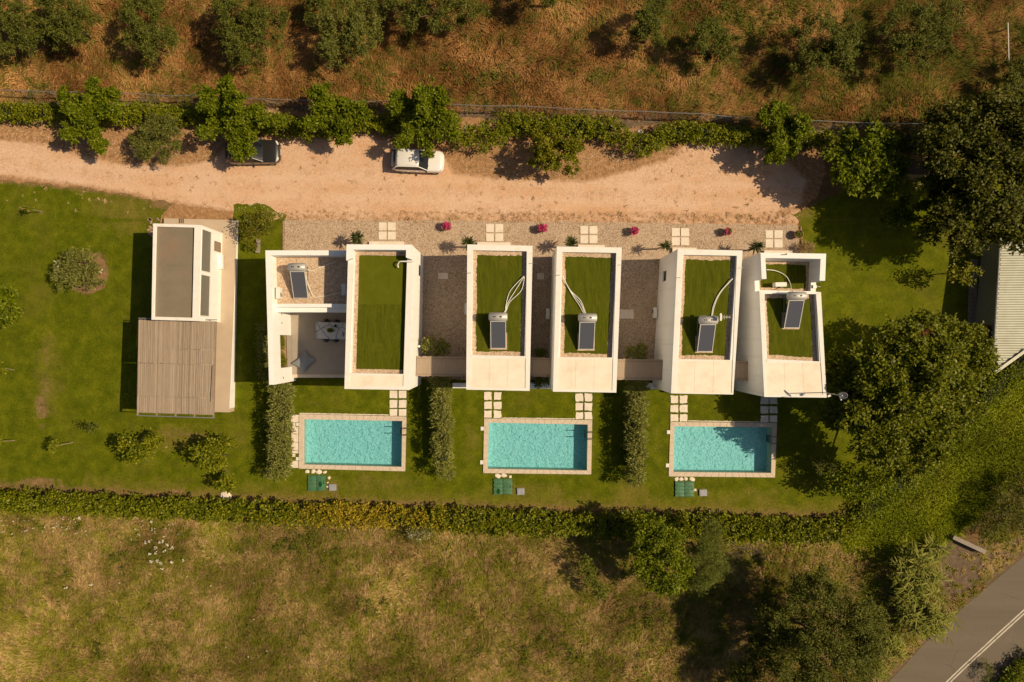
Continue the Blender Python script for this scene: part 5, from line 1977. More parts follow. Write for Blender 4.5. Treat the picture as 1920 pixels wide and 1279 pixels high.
# satellite dish on a mast at the corner of villa 6
base = Vector((21.75, -3.60, ZV))
ds = empty('satellite_dish', base, 'grey satellite dish on a tall mast at the villa corner', 'satellite dish')
bm = bmesh.new()
add_tube(bm, [(0, 0, 0.0), (.0, 0, 2.75)], .03, 8)
bm_obj('mast', bm, M['galv'], ds, local=True)
bm = bmesh.new()
dirn = Vector((-.45, -.55, .70)).normalized()
e1 = dirn.cross(Vector((0, 0, 1))).normalized()
e2 = e1.cross(dirn)
cpt = Vector((.06, .03, 2.72))
rings = []
for k in range(7):
    r_ = .29 * k / 6 + .001
    rings.append([bm.verts.new(cpt + e1 * r_ * math.cos(2 * PI * i / 20) + e2 * r_ * math.sin(2 * PI * i / 20) + dirn * (.5 * r_ * r_)) for i in range(20)])
for k in range(6):
    for i in range(20):
        bm.faces.new((rings[k][i], rings[k][(i + 1) % 20], rings[k + 1][(i + 1) % 20], rings[k + 1][i]))
dd = bm_obj('dish', bm, M['galv'], ds, local=True, smooth=True)
sm = dd.modifiers.new('thickness', 'SOLIDIFY')
sm.thickness = .012
bm = bmesh.new()
add_tube(bm, [cpt - e2 * .27, cpt + dirn * .38 - e2 * .12], .012, 5)
add_box(bm, tuple(cpt + dirn * .40 - e2 * .11), (.07, .07, .10))
bm_obj('receiver_arm', bm, M['acwhite'], ds, local=True)
bm = bmesh.new()
add_tube(bm, [(0, 0, 1.2), (-.25, -.1, 1.35)], .015, 5)
add_box(bm, (-.25, -.12, 1.38), (.2, .12, .12), .4)
bm_obj('signal_box', bm, M['acwhite'], ds, local=True)

# ------------------------------------------------------------------ terrace furniture
zt0 = ZT
ta, tb = W(592, 604.5, zt0 + .75), W(650.5, 635.8, zt0 + .75)
tc = (ta + tb) / 2
tl, tw = tb.x - ta.x, ta.y - tb.y
tab = empty('dining_table', (tc.x, tc.y, zt0), 'dining table with a veined marble top on the shaded terrace', 'table', None, R(-1.5))
for s in (-1, 1):
    bm = bmesh.new()
    add_box(bm, (s * tl / 4, 0, .735), (tl / 2 - .008, tw, .03))
    bm_obj('table_top', bm, M['marble'], tab, local=True)
for sx in (-1, 1):
    for sy in (-1, 1):
        bm = bmesh.new()
        add_box(bm, (sx * (tl / 2 - .1), sy * (tw / 2 - .1), .36), (.06, .06, .72))
        bm_obj('leg', bm, M['black'], tab, local=True)


def make_chair():
    root = empty('garden_chair', (0, 0, 0))
    bm_ = bmesh.new()
    add_lathe(bm_, [(.18, .43), (.22, .44), (.22, .47), (.19, .48)], 14)
    bm_obj('seat', bm_, M['black'], root, local=True)
    bm_ = bmesh.new()
    arc = [(.25 * math.cos(R(a)), .25 * math.sin(R(a)), .74) for a in range(-10, 191, 20)]
    add_tube(bm_, arc, .014, 6)
    bm_obj('back_rail', bm_, M['black'], root, local=True)
    for a in range(10, 171, 40):
        bm_ = bmesh.new()
        add_tube(bm_, [(.25 * math.cos(R(a)), .25 * math.sin(R(a)), .74), (.2 * math.cos(R(a)), .2 * math.sin(R(a)), .46)], .009, 5)
        bm_obj('back_spindle', bm_, M['black'], root, local=True)
    for a in (45, 135, 225, 315):
        bm_ = bmesh.new()
        add_tube(bm_, [(.15 * math.cos(R(a)), .15 * math.sin(R(a)), .44), (.22 * math.cos(R(a)), .22 * math.sin(R(a)), 0)], .013, 5)
        bm_obj('leg', bm_, M['black'], root, local=True)
    return root


ch0 = make_chair()
first = True
for (x, y, rz, lb) in ((612, 603.5, 0, 'black wire chair north of the table, nearer the terrace middle'), (632, 605, 0, 'black wire chair north of the table, nearer the villa wall'),
                       (611.5, 636, 180, 'black wire chair south of the table, nearer the cushion'), (630, 636.2, 180, 'black wire chair south of the table, nearer the villa wall')):
    o = ch0 if first else copy_tree(ch0)
    first = False
    q = W(x, y, zt0 + .6)
    o.location = (q.x, q.y, zt0)
    o.rotation_euler = (0, 0, R(rz + random.uniform(-6, 6)))
    tag(o, lb, 'chair', 'black wire chairs around the table')

q = W(619.5, 619.5, zt0 + .8)
pl = empty('table_planter', (q.x, q.y, zt0 + .752), 'green herb box in the middle of the marble table', 'planter')
bm = bmesh.new()
add_box(bm, (0, 0, .06), (.44, .20, .12))
bm_obj('box', bm, M['black'], pl, local=True)
V, F = leaves([(0, 0, .16, .24, .13, .09)], 60, 8, .06, .03, .03)
link('leaves', np_mesh('leaves', V, F), M['broad'], pl, local=True)
for (x, y, lb) in ((629, 611, 'dark metal lantern on the table beside the herb box'), (643, 626, 'dark branch-shaped candle holder near the table end')):
    q = W(x, y, zt0 + .85)
    bm = bmesh.new()
    if 'lantern' in lb:
        add_box(bm, (0, 0, .09), (.15, .15, .18), .5)
        add_lathe(bm, [(.10, .18), (.03, .25), (.015, .3)], 8)
        add_tube(bm, [(-.05, 0, .28), (0, 0, .36), (.05, 0, .28)], .008, 5)
    else:
        add_tube(bm, [(0, -.22, .02), (.03, -.05, .08), (-.04, .1, .12), (.02, .24, .1)], .02, 6)
        add_tube(bm, [(.0, .0, .1), (.13, .08, .16)], .015, 6)
        add_tube(bm, [(.0, -.12, .05), (-.12, -.15, .12)], .015, 6)
        add_lathe(bm, [(.07, 0), (.06, .03), (.02, .06)], 10)
    nm = 'lantern' if 'lantern' in lb else 'candle_holder'
    o = bm_obj(nm, bm, M['black'])
    o.location = (q.x, q.y, zt0 + .752)
    tag(o, lb, nm.replace('_', ' '))

# big square floor cushion
corn = [W(545.9, 681.6, zt0 + .2), W(568.5, 700.3, zt0 + .2), W(591.7, 674.6, zt0 + .2), W(571.8, 656.4, zt0 + .2)]
cc = sum(corn, Vector()) / 4
n = 18
vs_, fs_ = [], []
for side in (1, -1):
    for j in range(n + 1):
        for i in range(n + 1):
            u, v_ = i / n, j / n
            pin = 1 - .16 * math.sin(PI * u) * abs(2 * v_ - 1) ** 3 - .16 * math.sin(PI * v_) * abs(2 * u - 1) ** 3
            p_ = corn[0].lerp(corn[1], u).lerp(corn[3].lerp(corn[2], u), v_)
            p_ = cc + (p_ - cc) * pin
            hgt = (max(0, math.sin(PI * u) * math.sin(PI * v_))) ** .55
            z = .17 + side * .165 * hgt + .018 * math.sin(u * 9 + v_ * 4) * hgt + (.05 if side > 0 else 0) * math.sin(u * 5 - 1) * math.sin(v_ * 4) * hgt
            vs_.append((p_.x - cc.x, p_.y - cc.y, max(.004, z)))
for s in range(2):
    b0 = s * (n + 1) ** 2
    for j in range(n):
        for i in range(n):
            a = b0 + j * (n + 1) + i
            f_ = (a, a + 1, a + n + 2, a + n + 1)
            fs_.append(f_ if s == 0 else f_[::-1])
me = bpy.data.meshes.new('floor_cushion')
me.from_pydata(vs_, [], fs_)
o = link('floor_cushion', me, M['greycloth'], smooth=True)
o.location = (cc.x, cc.y, zt0)
tag(o, 'large grey square floor cushion lying across the shade line of the terrace', 'cushion')


# ------------------------------------------------------------------ cars
def car(px, py, rz, paint, label, Lc=4.05, Wc=1.72, suv=0.0, rear_glass=True):
    c = W(px, py, .7)
    root = empty('parked_car', (c.x, c.y, gz(c.y)), label, 'car', 'cars parked along the drive', rz)
    h = Lc / 2

    def prof(x):   # x from -1 (rear) to 1 (front): half width, belt height, sill
        ax = abs(x)
        wv = Wc / 2 * (1 - .10 * max(0, (ax - .55) / .45) ** 2 - .30 * max(0, (ax - .86) / .14) ** 2.2)
        if x > .35:
            zb = .93 - .10 * ((x - .35) / .65) ** 1.4 - .16 * max(0, (x - .86) / .14) ** 2
        else:
            zb = .94 + .02 * (.35 - x) - .10 * max(0, (-x - .88) / .12) ** 2
        return wv, zb + suv * .12
    xs_ = [-1, -.975, -.93, -.85, -.72, -.5, -.3, -.1, .1, .3, .42, .55, .7, .82, .90, .96, .99, 1.0]
    bm_ = bmesh.new()
    rows_ = []
    for x in xs_:
        wv, zb = prof(x)
        zsill = .20 if abs(x) < .93 else .28
        k = wv
        crown_ = .035
        row = [(-k * .93, zsill), (-k, .42), (-k, .62), (-k * .985, zb - .13), (-k * .93, zb - .03), (-k * .78, zb + .01), (-k * .4, zb + crown_), (0, zb + crown_ + .008)]
        row += [(-a, z) for a, z in row[-2::-1]]
        rows_.append([bm_.verts.new((x * h, y, z)) for y, z in row])
    for i in range(len(rows_) - 1):
        for j in range(len(rows_[0]) - 1):
            bm_.faces.new((rows_[i][j], rows_[i + 1][j], rows_[i + 1][j + 1], rows_[i][j + 1]))
        bm_.faces.new((rows_[i][0], rows_[i][-1], rows_[i + 1][-1], rows_[i + 1][0]))
    bm_.faces.new(rows_[0]); bm_.faces.new(rows_[-1][::-1])
    body = bm_obj('body', bm_, paint, root, local=True, smooth=True)
    ms = body.modifiers.new('smooth', 'SUBSURF'); ms.levels = 1; ms.render_levels = 1
    # cabin
    wb = Wc / 2
    st = [(-.93, .80, .94), (-.80, .70, 1.36), (-.70, .665, 1.43), (-.30, .665, 1.475), (.02, .655, 1.455), (.10, .65, 1.42), (.42, .76, .955)]
    if suv: st = [(a, b_, z + .14 * suv) for a, b_, z in st]
    zbelt = .955 + suv * .12
    sec = []
    for (x, hw, z) in st:
        sec.append((x * h, hw * wb / .86 * .99, z))

    def part(name, faces_, mat, thick=0.0, bev=None):
        b3 = bmesh.new()
        for f in faces_: b3.faces.new([b3.verts.new(p_) for p_ in f])
        bmesh.ops.remove_doubles(b3, verts=b3.verts[:], dist=1e-4)
        o_ = bm_obj(name, b3, mat, root, local=True)
        if thick:
            s_ = o_.modifiers.new('t', 'SOLIDIFY'); s_.thickness = thick; s_.offset = 0
        return o_
    # roof skin, 5 across
    def across(s, nn=6):
        x, hw, z = s
        return [(x - .03 * (abs(2 * i / nn - 1)) ** 2 * (1 if x > 0 else -1), hw * (2 * i / nn - 1), z - .045 * abs(2 * i / nn - 1) ** 2.5) for i in range(nn + 1)]
    A = [across(s) for s in sec]
    roof_f = []
    for i in range(1, 5):
        for j in range(6):
            roof_f.append((A[i][j], A[i + 1][j], A[i + 1][j + 1], A[i][j + 1]))
    ro = part('roof', roof_f, paint, .02)
    for p_ in ro.data.polygons: p_.use_smooth = True
    # windscreen and rear window
    part('windscreen', [(A[5][j], A[6][j], A[6][j + 1], A[5][j + 1]) for j in range(6)], M['carglass'], .012)
    part('rear_window', [(A[0][j], A[1][j], A[1][j + 1], A[0][j + 1]) for j in range(6)], M['carglass'], .012)
    # sides: glass with pillars
    for s in (0, 6):
        sg = -1 if s == 0 else 1
        low = [(sec[i][0], sg * wb * .93, zbelt - .0) for i in range(7)]
        gl_ = []
        pil = []
        for i in range(0, 6):
            a, b_ = A[i][s], A[i + 1][s]
            la, lb_ = low[i], low[i + 1]
            if i == 0: la = (sec[0][0] + .02, sg * wb * .9, zbelt)
            f = (a, b_, lb_, la)
            gl_.append(f)
        part('side_window', gl_, M['carglass'], .012)
        # roof rail and pillars in body colour
        for i, w_ in ((1, .07), (5, .05)):
            b3 = bmesh.new()
            add_tube(b3, [Vector(A[i][s]), Vector(low[0 if i == 1 else 6])], w_ * .6, 6)
            bm_obj('pillar', b3, paint, root, local=True)
        b3 = bmesh.new()
        add_tube(b3, [Vector(A[i][s]) for i in range(1, 6)], .035, 6)
        bm_obj('roof_rail', b3, paint, root, local=True)
        b3 = bmesh.new()
        add_tube(b3, [Vector(A[3][s]) + Vector((0, sg * .004, 0)), Vector(low[3]) + Vector((0, sg * .004, 0))], .03, 6)
        bm_obj('door_pillar', b3, M['black'], root, local=True)
        # mirror
        b3 = bmesh.new()
        bmesh.ops.create_icosphere(b3, subdivisions=2, radius=.1)
        for v in b3.verts: v.co = Vector((v.co.x * .75 + .36 * h, sg * (wb + .03) + v.co.y * 1.1, 1.0 + suv * .12 + v.co.z * .8))
        bm_obj('mirror', b3, M['black'] if paint is M['carwhite'] else paint, root, local=True, smooth=True)
        # lights
        b3 = bmesh.new()
        bmesh.ops.create_icosphere(b3, subdivisions=2, radius=.1)
        for v in b3.verts: v.co = Vector((h * .90 + v.co.x * 1.5, sg * wb * .70 + v.co.y * 1.7 - v.co.x * sg * .9, .76 + suv * .12 + v.co.z * .75))
        bm_obj('headlight', b3, M['lamp'], root, local=True, smooth=True)
        b3 = bmesh.new()
        bmesh.ops.create_icosphere(b3, subdivisions=1, radius=.1)
        for v in b3.verts: v.co = Vector((-h * .955 + v.co.x * .7, sg * wb * .78 + v.co.y * 1.1, .8 + v.co.z * 1.2))
        bm_obj('tail_light', b3, M['taillamp'], root, local=True, smooth=True)
        # door line and handles
        b3 = bmesh.new()
        for xx in (-.02, -.36):
            add_box(b3, (xx * h, sg * (wb * 1.0 + .004), .76), (.16, .03, .035))
        bm_obj('door_handle', b3, paint, root, local=True)
        for xx in (-.60, .64):
            wh = bpy.data.objects.new('wheel', None)
            COL.objects.link(wh)
            wh.parent = root
            wh.location = (xx * h, sg * (wb - .10), .31)
            wh.rotation_euler = (R(90), 0, 0)
            b3 = bmesh.new()
            add_lathe(b3, [(.20, -.09), (.29, -.10), (.31, -.06), (.31, .06), (.29, .10), (.20, .09)], 20, cap=False)
            bm_obj('tyre', b3, M['tyre'], wh, local=True)
            b3 = bmesh.new()
            add_lathe(b3, [(.05, -.085), (.20, -.075), (.205, .075), (.05, .085)], 16)
            bm_obj('rim', b3, M['galv'], wh, local=True)
    b3 = bmesh.new()
    add_box(b3, (h * .985, 0, .62 + suv * .05), (.05, .62, .10))
    bm_obj('grille', b3, M['black'], root, local=True)
    b3 = bmesh.new()
    add_box(b3, (h * 1.0, 0, .48), (.02, .46, .10))
    bm_obj('number_plate', b3, M['acwhite'], root, local=True)
    b3 = bmesh.new()
    add_tube(b3, [(.42 * h, -.52, zbelt + .015), (.40 * h, .1, zbelt + .06)], .012, 4)
    add_tube(b3, [(.43 * h, .05, zbelt + .015), (.40 * h, .55, zbelt + .06)], .012, 4)
    bm_obj('wiper', b3, M['black'], root, local=True)
    if not suv:
        b3 = bmesh.new()
        add_tube(b3, [(-.66 * h, .1, 1.44), (-.9 * h, .08, 1.66)], .008, 4)
        bm_obj('aerial', b3, M['black'], root, local=True)


car(783.5, 301.5, R(-2.5), M['carwhite'], 'white hatchback parked in dappled shade under a street tree', 4.02, 1.70)
car(474.5, 285, R(1.0), M['carblack'], 'dark graphite car half hidden under the tree by the hedge', 4.15, 1.80, .6)

# ------------------------------------------------------------------ wire fence beyond the northern hedge
fl = [(-60, 182), (0, 183), (336, 193), (620, 202), (909, 212), (1195, 222), (1515, 240), (1760, 248)]
fp = [W(*q) for q in fl]
fr = empty('wire_fence', (0, fp[3].y, 0), 'wire fence on steel posts along the dry field', 'fence')
line = []
for a, b_ in zip(fp[:-1], fp[1:]):
    n = max(1, int((b_ - a).length / 2.1))
    for i in range(n): line.append(a.lerp(b_, i / n))
line.append(fp[-1])
HF = 1.65
random.seed(11)
tops = []
for i, p_ in enumerate(line):
    bm = bmesh.new()
    lean = Vector((random.uniform(-.12, .12), random.uniform(-.05, .08), 0))
    tops.append(p_ + lean + Vector((0, 0, HF)))
    add_tube(bm, [p_, tops[-1]], .028, 6)
    bm_obj('post', bm, M['galv'], fr)
    if i % 7 == 3:
        bm = bmesh.new()
        add_tube(bm, [p_ + Vector((.9, .1, 0)), tops[-1] - Vector((0, 0, .15))], .022, 6)
        bm_obj('brace', bm, M['galv'], fr)
bm = bmesh.new()
add_tube(bm, tops, .028, 5)
bm_obj('top_rail', bm, M['galv'], fr)
bm = bmesh.new()
for z in (.15, .45, .75, 1.05, 1.35):
    add_tube(bm, [p_ + (t_ - p_) * (z / HF) for p_, t_ in zip(line, tops)], .006, 3)
for (p0, t0, p1, t1) in zip(line[:-1], tops[:-1], line[1:], tops[1:]):
    for k in range(1, 8):
        u = k / 8
        add_tube(bm, [p0.lerp(p1, u), t0.lerp(t1, u)], .004, 3)
o = bm_obj('wire_mesh', bm, M['galv'], fr)
o['kind'] = 'stuff'

# low wall beam by the road, a pale pole on the scrub
a, b_ = W(1778, 1003), W(1838, 1031)
bm = bmesh.new()
dv = (b_ - a)
add_box(bm, ((a.x + b_.x) / 2, (a.y + b_.y) / 2, DROP + .3), (dv.length, .32, .7), math.atan2(dv.y, dv.x))
o = bm_obj('culvert_wall', bm, M['concrete'])
tag(origin_to(o, ((a.x + b_.x) / 2, (a.y + b_.y) / 2, DROP)), 'short concrete wall end beside the road verge', 'wall')
bm = bmesh.new()
a, b_ = W(1889.5, 43, 1.0), W(1891.5, 122, 1.0)
pts = [a.lerp(b_, i / 8) for i in range(9)]
add_tube(bm, pts, .045, 8)
o = bm_obj('white_pole', bm, M['alu'])
for k in (.1, .9):
    bm = bmesh.new()
    p_ = a.lerp(b_, k)
    add_tube(bm, [p_ - Vector((0, 0, 1.0)), p_], .05, 6)
    bm_obj('support', bm, M['wood'], o)
tag(origin_to(o, (a + b_) / 2 - Vector((0, 0, 1))), 'long thin white rail standing in the dark scrub at the far corner', 'rail')
for ch in o.children: ch.data.transform(Matrix.Translation(-o.location))
# concrete trough beside the yellow-green tree
q = W(485, 462)
bm = bmesh.new()
add_box(bm, (0, 0, .1), (.28, 1.05, .3))
for s in (-.3, 0.02, .32): add_box(bm, (0, s, .262), (.2, .2, .02))
o = bm_obj('stone_bench', bm, M['concrete'])
o.location = (q.x, q.y, q.z)
o.rotation_euler = (0, 0, R(-4))
tag(o, 'narrow grey stone bench beside the yellow-green shrub', 'bench')

# ------------------------------------------------------------------ vegetation
random.seed(5)


def lobes_m(spec):
    out = []
    for (px, py, z, rp, rz) in spec:
        rx, ry = rp if isinstance(rp, tuple) else (rp, rp)
        c = W(px, py, z)
        k = (H - z) / 1280
        out.append((c.x, c.y, c.z, rx * k, ry * k, rz))
    return out


def limbs_of(base, lobes, per, seed, zlow=.8):
    """trunk fork and limb paths reaching into the lobes"""
    g2 = random.Random(seed)
    cx, cy = np.average([l[0] for l in lobes]), np.average([l[1] for l in lobes])
    zs_ = max(base.z + (min(l[2] - l[5] * .5 for l in lobes) - base.z) * zlow, base.z + .3)
    fork = Vector((base.x + (cx - base.x) * .4, base.y + (cy - base.y) * .4, zs_))
    out = []
    for l in lobes:
        a0 = g2.uniform(0, 2 * PI)
        n = max(1, round(per * (.6 + .25 * math.sqrt(l[3] * l[4]))))
        for k in range(n):
            a_ = a0 + 2 * PI * k / n + g2.uniform(-.5, .5)
            rr_ = g2.uniform(.65, 1.25)
            end = Vector((l[0] + l[3] * rr_ * math.cos(a_), l[1] + l[4] * rr_ * math.sin(a_), l[2] + l[5] * g2.uniform(-.5, .7)))
            mid_ = fork.lerp(end, .5) + Vector((g2.uniform(-.2, .2), g2.uniform(-.2, .2), g2.uniform(.0, .35)))
            out.append(smooth_path([fork, mid_, end], 5))
    return fork, out


def trunk_mesh(base, fork, limbs, r0, seed):
    g2 = random.Random(seed + 1)
    bm_ = bmesh.new()
    add_tube(bm_, [base - Vector((0, 0, .15)), base.lerp(fork, .5) + Vector((g2.uniform(-.05, .05), g2.uniform(-.05, .05), 0)), fork], r0, 8, r0 * .7)
    for P in limbs:
        add_tube(bm_, P, r0 * .42, 5, r0 * .08)
    return bm_


def sublobes(lobes, per_m2, r, seed):
    """break big lobes into clumps sitting on their upper surface"""
    g2 = np.random.default_rng(seed)
    out = []
    for l in lobes:
        n = max(2, int(per_m2 * PI * l[3] * l[4]))
        d = g2.normal(size=(n, 3))
        d[:, 2] = np.abs(d[:, 2]) * .9 + .0
        d /= np.linalg.norm(d, axis=1)[:, None]
        k = g2.uniform(.55, 1.0, n)
        for i in range(n):
            rr_ = r * g2.uniform(.55, 1.25)
            out.append((l[0] + d[i, 0] * l[3] * k[i], l[1] + d[i, 1] * l[4] * k[i], l[2] + d[i, 2] * l[5] * k[i], rr_, rr_ * g2.uniform(.8, 1.2), rr_ * .75))
    return out


def twig_leaves(paths, n_cl, per, ll, lw, spread, seed, t0=.35):
    """leaves bunched along limbs"""
    g2 = np.random.default_rng(seed)
    L_ = np.array([sum((p2 - p1).length for p1, p2 in zip(P[:-1], P[1:])) for P in paths])
    pick = g2.choice(len(paths), size=n_cl, p=L_ / L_.sum())
    lob = []
    for i in pick:
        P = paths[i]
        t_ = g2.uniform(t0, 1.0)
        q = P[min(len(P) - 1, int(t_ * (len(P) - 1) + .5))]
        w_ = spread * (1.25 - .75 * t_)
        lob.append((q.x + g2.normal(0, w_), q.y + g2.normal(0, w_), q.z + g2.normal(.05, w_ * .6), .16, .16, .12))
    g3 = np.random.default_rng(seed + 3)
    V = []
    F = []
    Vs, Fs = leaves(lob, n_cl, per, ll, lw, .10, .5, .3, 0.0, seed=seed + 4)
    return Vs, Fs


def tree(name, spec, label, cat, group, mat, twigs, per, ll, lw, spread, base=None, r0=.12, bark='bark', seed=1, shell_=.3, up=.35, limbs=2.0, extra=None, droop=0.0, clump=None, mode='lobe'):
    lb = lobes_m(spec)
    a = np.array(lb)
    w_ = a[:, 3] * a[:, 4]
    cx, cy = np.average(a[:, 0], weights=w_), np.average(a[:, 1], weights=w_)
    if base is None: b_ = Vector((cx, cy, gz(cy)))
    else: b_ = W(*base)
    root = empty(name, b_, label, cat, group)
    fork, lm = limbs_of(b_, lb, limbs, seed)
    bm_obj('trunk', trunk_mesh(b_, fork, lm, r0, seed), M[bark], root, smooth=True)
    if mode == 'branch':
        V, F = twig_leaves(lm, twigs, per, ll, lw, spread, seed)
    else:
        ls = sublobes(lb, clump[0], clump[1], seed) if clump else lb
        V, F = leaves(ls, twigs, per, ll, lw, spread, up, shell_, droop, seed=seed, zmin=b_.z + .05)
        if clump:                                     # stray sprays break the outline
            V2, F2 = twig_leaves(lm, twigs // 5, per, ll, lw, spread * 1.1, seed + 9, .75)
            F = np.concatenate([F, F2 + len(V)])
            V = np.concatenate([V, V2])
    V[:, 2] = np.maximum(V[:, 2], b_.z + .03)
    V -= np.array(b_)
    link('crown', np_mesh('crown', V, F), M[mat], root, local=True)
    if extra:
        for (nm, sp, mt, tw, pr, l1, l2, spd) in extra:
            V, F = leaves(lobes_m(sp), tw, pr, l1, l2, spd, seed=seed + 50)
            V -= np.array(b_)
            link(nm, np_mesh(nm, V, F), M[mt], root, local=True)
    return root


GO = 'olive trees in the dry field'
OL = dict(mat='olive', per=24, ll=.19, lw=.055, spread=.11, r0=.14, clump=(3.2, .42), limbs=1.6)


def olive(spec, label, twigs, seed, **kw):
    k = dict(OL); k.update(kw)
    tree('olive_tree', spec, label, 'olive tree', GO, twigs=twigs, seed=seed, **k)


olive([(25, 20, 2.6, 42, 1.5), (60, 60, 2.2, 40, 1.3), (10, 75, 2.0, 30, 1.2)], 'dark spreading olive tree in the upper left corner of the field', 420, 1)
olive([(120, 20, 2.8, 45, 1.5), (150, 50, 2.6, 42, 1.5), (105, 60, 2.2, 35, 1.2)], 'olive tree next to the corner one, with gaps of dry grass showing through', 400, 2)
olive([(275, 30, 3.0, (38, 42), 1.6), (305, 85, 2.6, (36, 36), 1.4), (270, 75, 2.4, 30, 1.3), (290, -5, 2.8, 34, 1.5)], 'tall narrow olive tree with a long shadow falling to its left', 420, 3)
olive([(450, 40, 2.8, 50, 1.6), (495, 60, 2.6, 45, 1.5), (460, 85, 2.4, 42, 1.3), (420, 20, 2.6, 26, 1.3)], 'round olive tree straight behind the dark car', 520, 4)
olive([(640, 50, 2.8, 48, 1.6), (680, 75, 2.6, 40, 1.4), (640, 95, 2.2, 34, 1.2), (690, 30, 2.5, 34, 1.4)], 'pale loose olive tree left of the bright dry patch', 420, 5, mat='greyolive')
olive([(600, 20, 1.8, 26, 1.0)], 'small olive bush at the top edge between two bigger olives', 110, 6)
olive([(760, 8, 2.8, 44, 1.5), (815, 12, 2.8, 48, 1.6), (870, 6, 2.6, 42, 1.5)], 'wide dark olive tree cut by the top edge of the view', 470, 7)
olive([(1030, -22, 3.0, 34, 1.5)], 'olive tree mostly beyond the top edge, over the bright dry grass', 140, 8)
olive([(1215, 45, 2.8, 30, 1.5), (1212, 80, 2.4, 26, 1.3), (1245, 20, 2.4, 16, 1.0)], 'small upright olive tree throwing a round shadow onto dry grass', 240, 9)
olive([(1320, 70, 2.4, 36, 1.3), (1360, 90, 2.2, 34, 1.2)], 'low faded olive tree in the greener part of the field', 220, 10)
olive([(1540, 70, 3.2, 44, 1.7), (1565, 110, 2.8, 40, 1.5), (1520, 125, 2.4, 38, 1.3), (1585, 60, 2.6, 26, 1.3)], 'large olive tree between two broad shadows', 470, 11)
olive([(1700, 50, 3.2, 48, 1.7), (1740, 85, 2.8, 44, 1.5), (1700, 105, 2.4, 36, 1.3), (1760, 30, 2.6, 36, 1.5)], 'very dark olive tree left of the thin white rail', 470, 12)
olive([(1890, 175, 1.8, 30, 1.3), (1905, 215, 1.6, 30, 1.2), (1900, 130, 1.4, 24, 1.0)], 'dark scrubby olive below the thin white rail', 230, 13, r0=.08)

GR = 'leafy trees along the drive'
BR = dict(mat='broad', per=28, ll=.20, lw=.10, spread=.32, r0=.10, bark='palebark', mode='branch', limbs=2.6)


def street(spec, label, twigs, seed, **kw):
    k = dict(BR); k.update(kw)
    tree('street_tree', spec, label, 'tree', GR, twigs=twigs, seed=seed, **k)


street([(165, 190, 3.6, (44, 30), .9), (140, 225, 3.0, (34, 34), .8), (195, 205, 3.2, (36, 26), .8), (185, 250, 2.6, (34, 26), .7), (150, 262, 2.4, (32, 22), .6), (205, 170, 3.5, 16, .5), (120, 190, 3.0, 16, .5)],
       'westernmost leafy tree along the drive, leaning over the hedge', 630, 21, base=(172, 232))
street([(430, 185, 4.0, (50, 26), .9), (405, 215, 3.2, (40, 34), .9), (460, 225, 3.2, (46, 34), .9), (430, 258, 2.8, (44, 26), .8), (465, 252, 2.6, (22, 14), .6), (430, 165, 4.0, 16, .5), (505, 215, 3.0, (22, 20), .6), (388, 190, 3.4, 18, .6),
        (448, 282, 2.6, (8, 14), .3), (470, 280, 2.5, (12, 10), .3)],
       'leafy tree overhanging the dark car', 840, 22, base=(440, 236))
street([(625, 195, 3.6, (44, 30), .9), (600, 215, 3.0, (34, 30), .8), (655, 215, 3.0, (38, 28), .8), (628, 240, 2.8, (36, 20), .7), (590, 185, 3.2, 16, .5), (680, 205, 2.8, 16, .5), (640, 262, 2.4, (12, 8), .4)],
       'leafy tree between the two parked cars', 588, 23, base=(632, 222))
street([(790, 195, 4.0, (48, 24), .9), (760, 215, 3.2, (38, 28), .8), (820, 210, 3.2, (44, 26), .8), (795, 238, 2.8, (50, 24), .8), (795, 165, 4.0, (10, 16), .5), (830, 180, 3.6, (12, 16), .5), (785, 268, 2.6, (42, 14), .5), (800, 282, 2.4, (14, 10), .3),
        (735, 190, 3.0, 14, .5), (850, 225, 2.8, (26, 20), .6)],
       'spiky-branched leafy tree overhanging the white car', 798, 24, base=(800, 228))
street([(1470, 215, 3.6, (36, 24), .9), (1450, 245, 3.0, (30, 30), .8), (1490, 245, 3.0, (34, 34), .8), (1470, 275, 2.6, (34, 22), .7), (1440, 205, 3.4, (14, 18), .5), (1505, 275, 2.4, (14, 22), .5), (1450, 288, 2.4, 14, .4)],
       'leafy tree at the east end of the drive', 567, 25, base=(1474, 250))
street([(1618, 270, 4.2, (48, 34), 1.2), (1590, 305, 3.6, (42, 40), 1.1), (1645, 310, 3.6, (40, 44), 1.1), (1612, 340, 3.4, (46, 36), 1.0), (1660, 330, 3.0, (28, 30), .8), (1680, 305, 3.2, (14, 10), .4)],
       'dense rounded tree shading the end of the drive', 640, 26, base=(1628, 318), mode='lobe', per=16, ll=.28, lw=.15, spread=.13, shell_=.3, clump=(1.6, .62), limbs=1.6)
street([(1680, 395, 2.4, (24, 24), .8), (1695, 415, 2.0, 14, .5), (1668, 410, 2.0, 13, .5)], 'small leafy tree in front of the dark thicket', 126, 27, r0=.06, base=(1686, 402))
tree('olive_bush', [(297, 262, 1.7, (48, 40), 1.2), (270, 272, 1.4, (26, 26), .9), (325, 262, 1.5, (28, 30), 1.0), (300, 235, 1.6, (34, 18), .9)], 'grey-green olive bush between two leafy trees on the drive', 'bush', None,
     'greyolive', 360, 20, .17, .05, .1, seed=31, r0=.09, clump=(3.5, .38))
tree('citrus_tree', [(1042, 286, 2.4, (46, 42), 1.4), (1060, 304, 2.0, (30, 24), 1.0), (1024, 272, 2.0, (26, 28), 1.0)], 'round citrus tree with yellowish leaves standing on the drive edge', 'tree', None,
     'citrus', 400, 18, .17, .09, .09, seed=32, r0=.10, shell_=.25, clump=(3, .4))

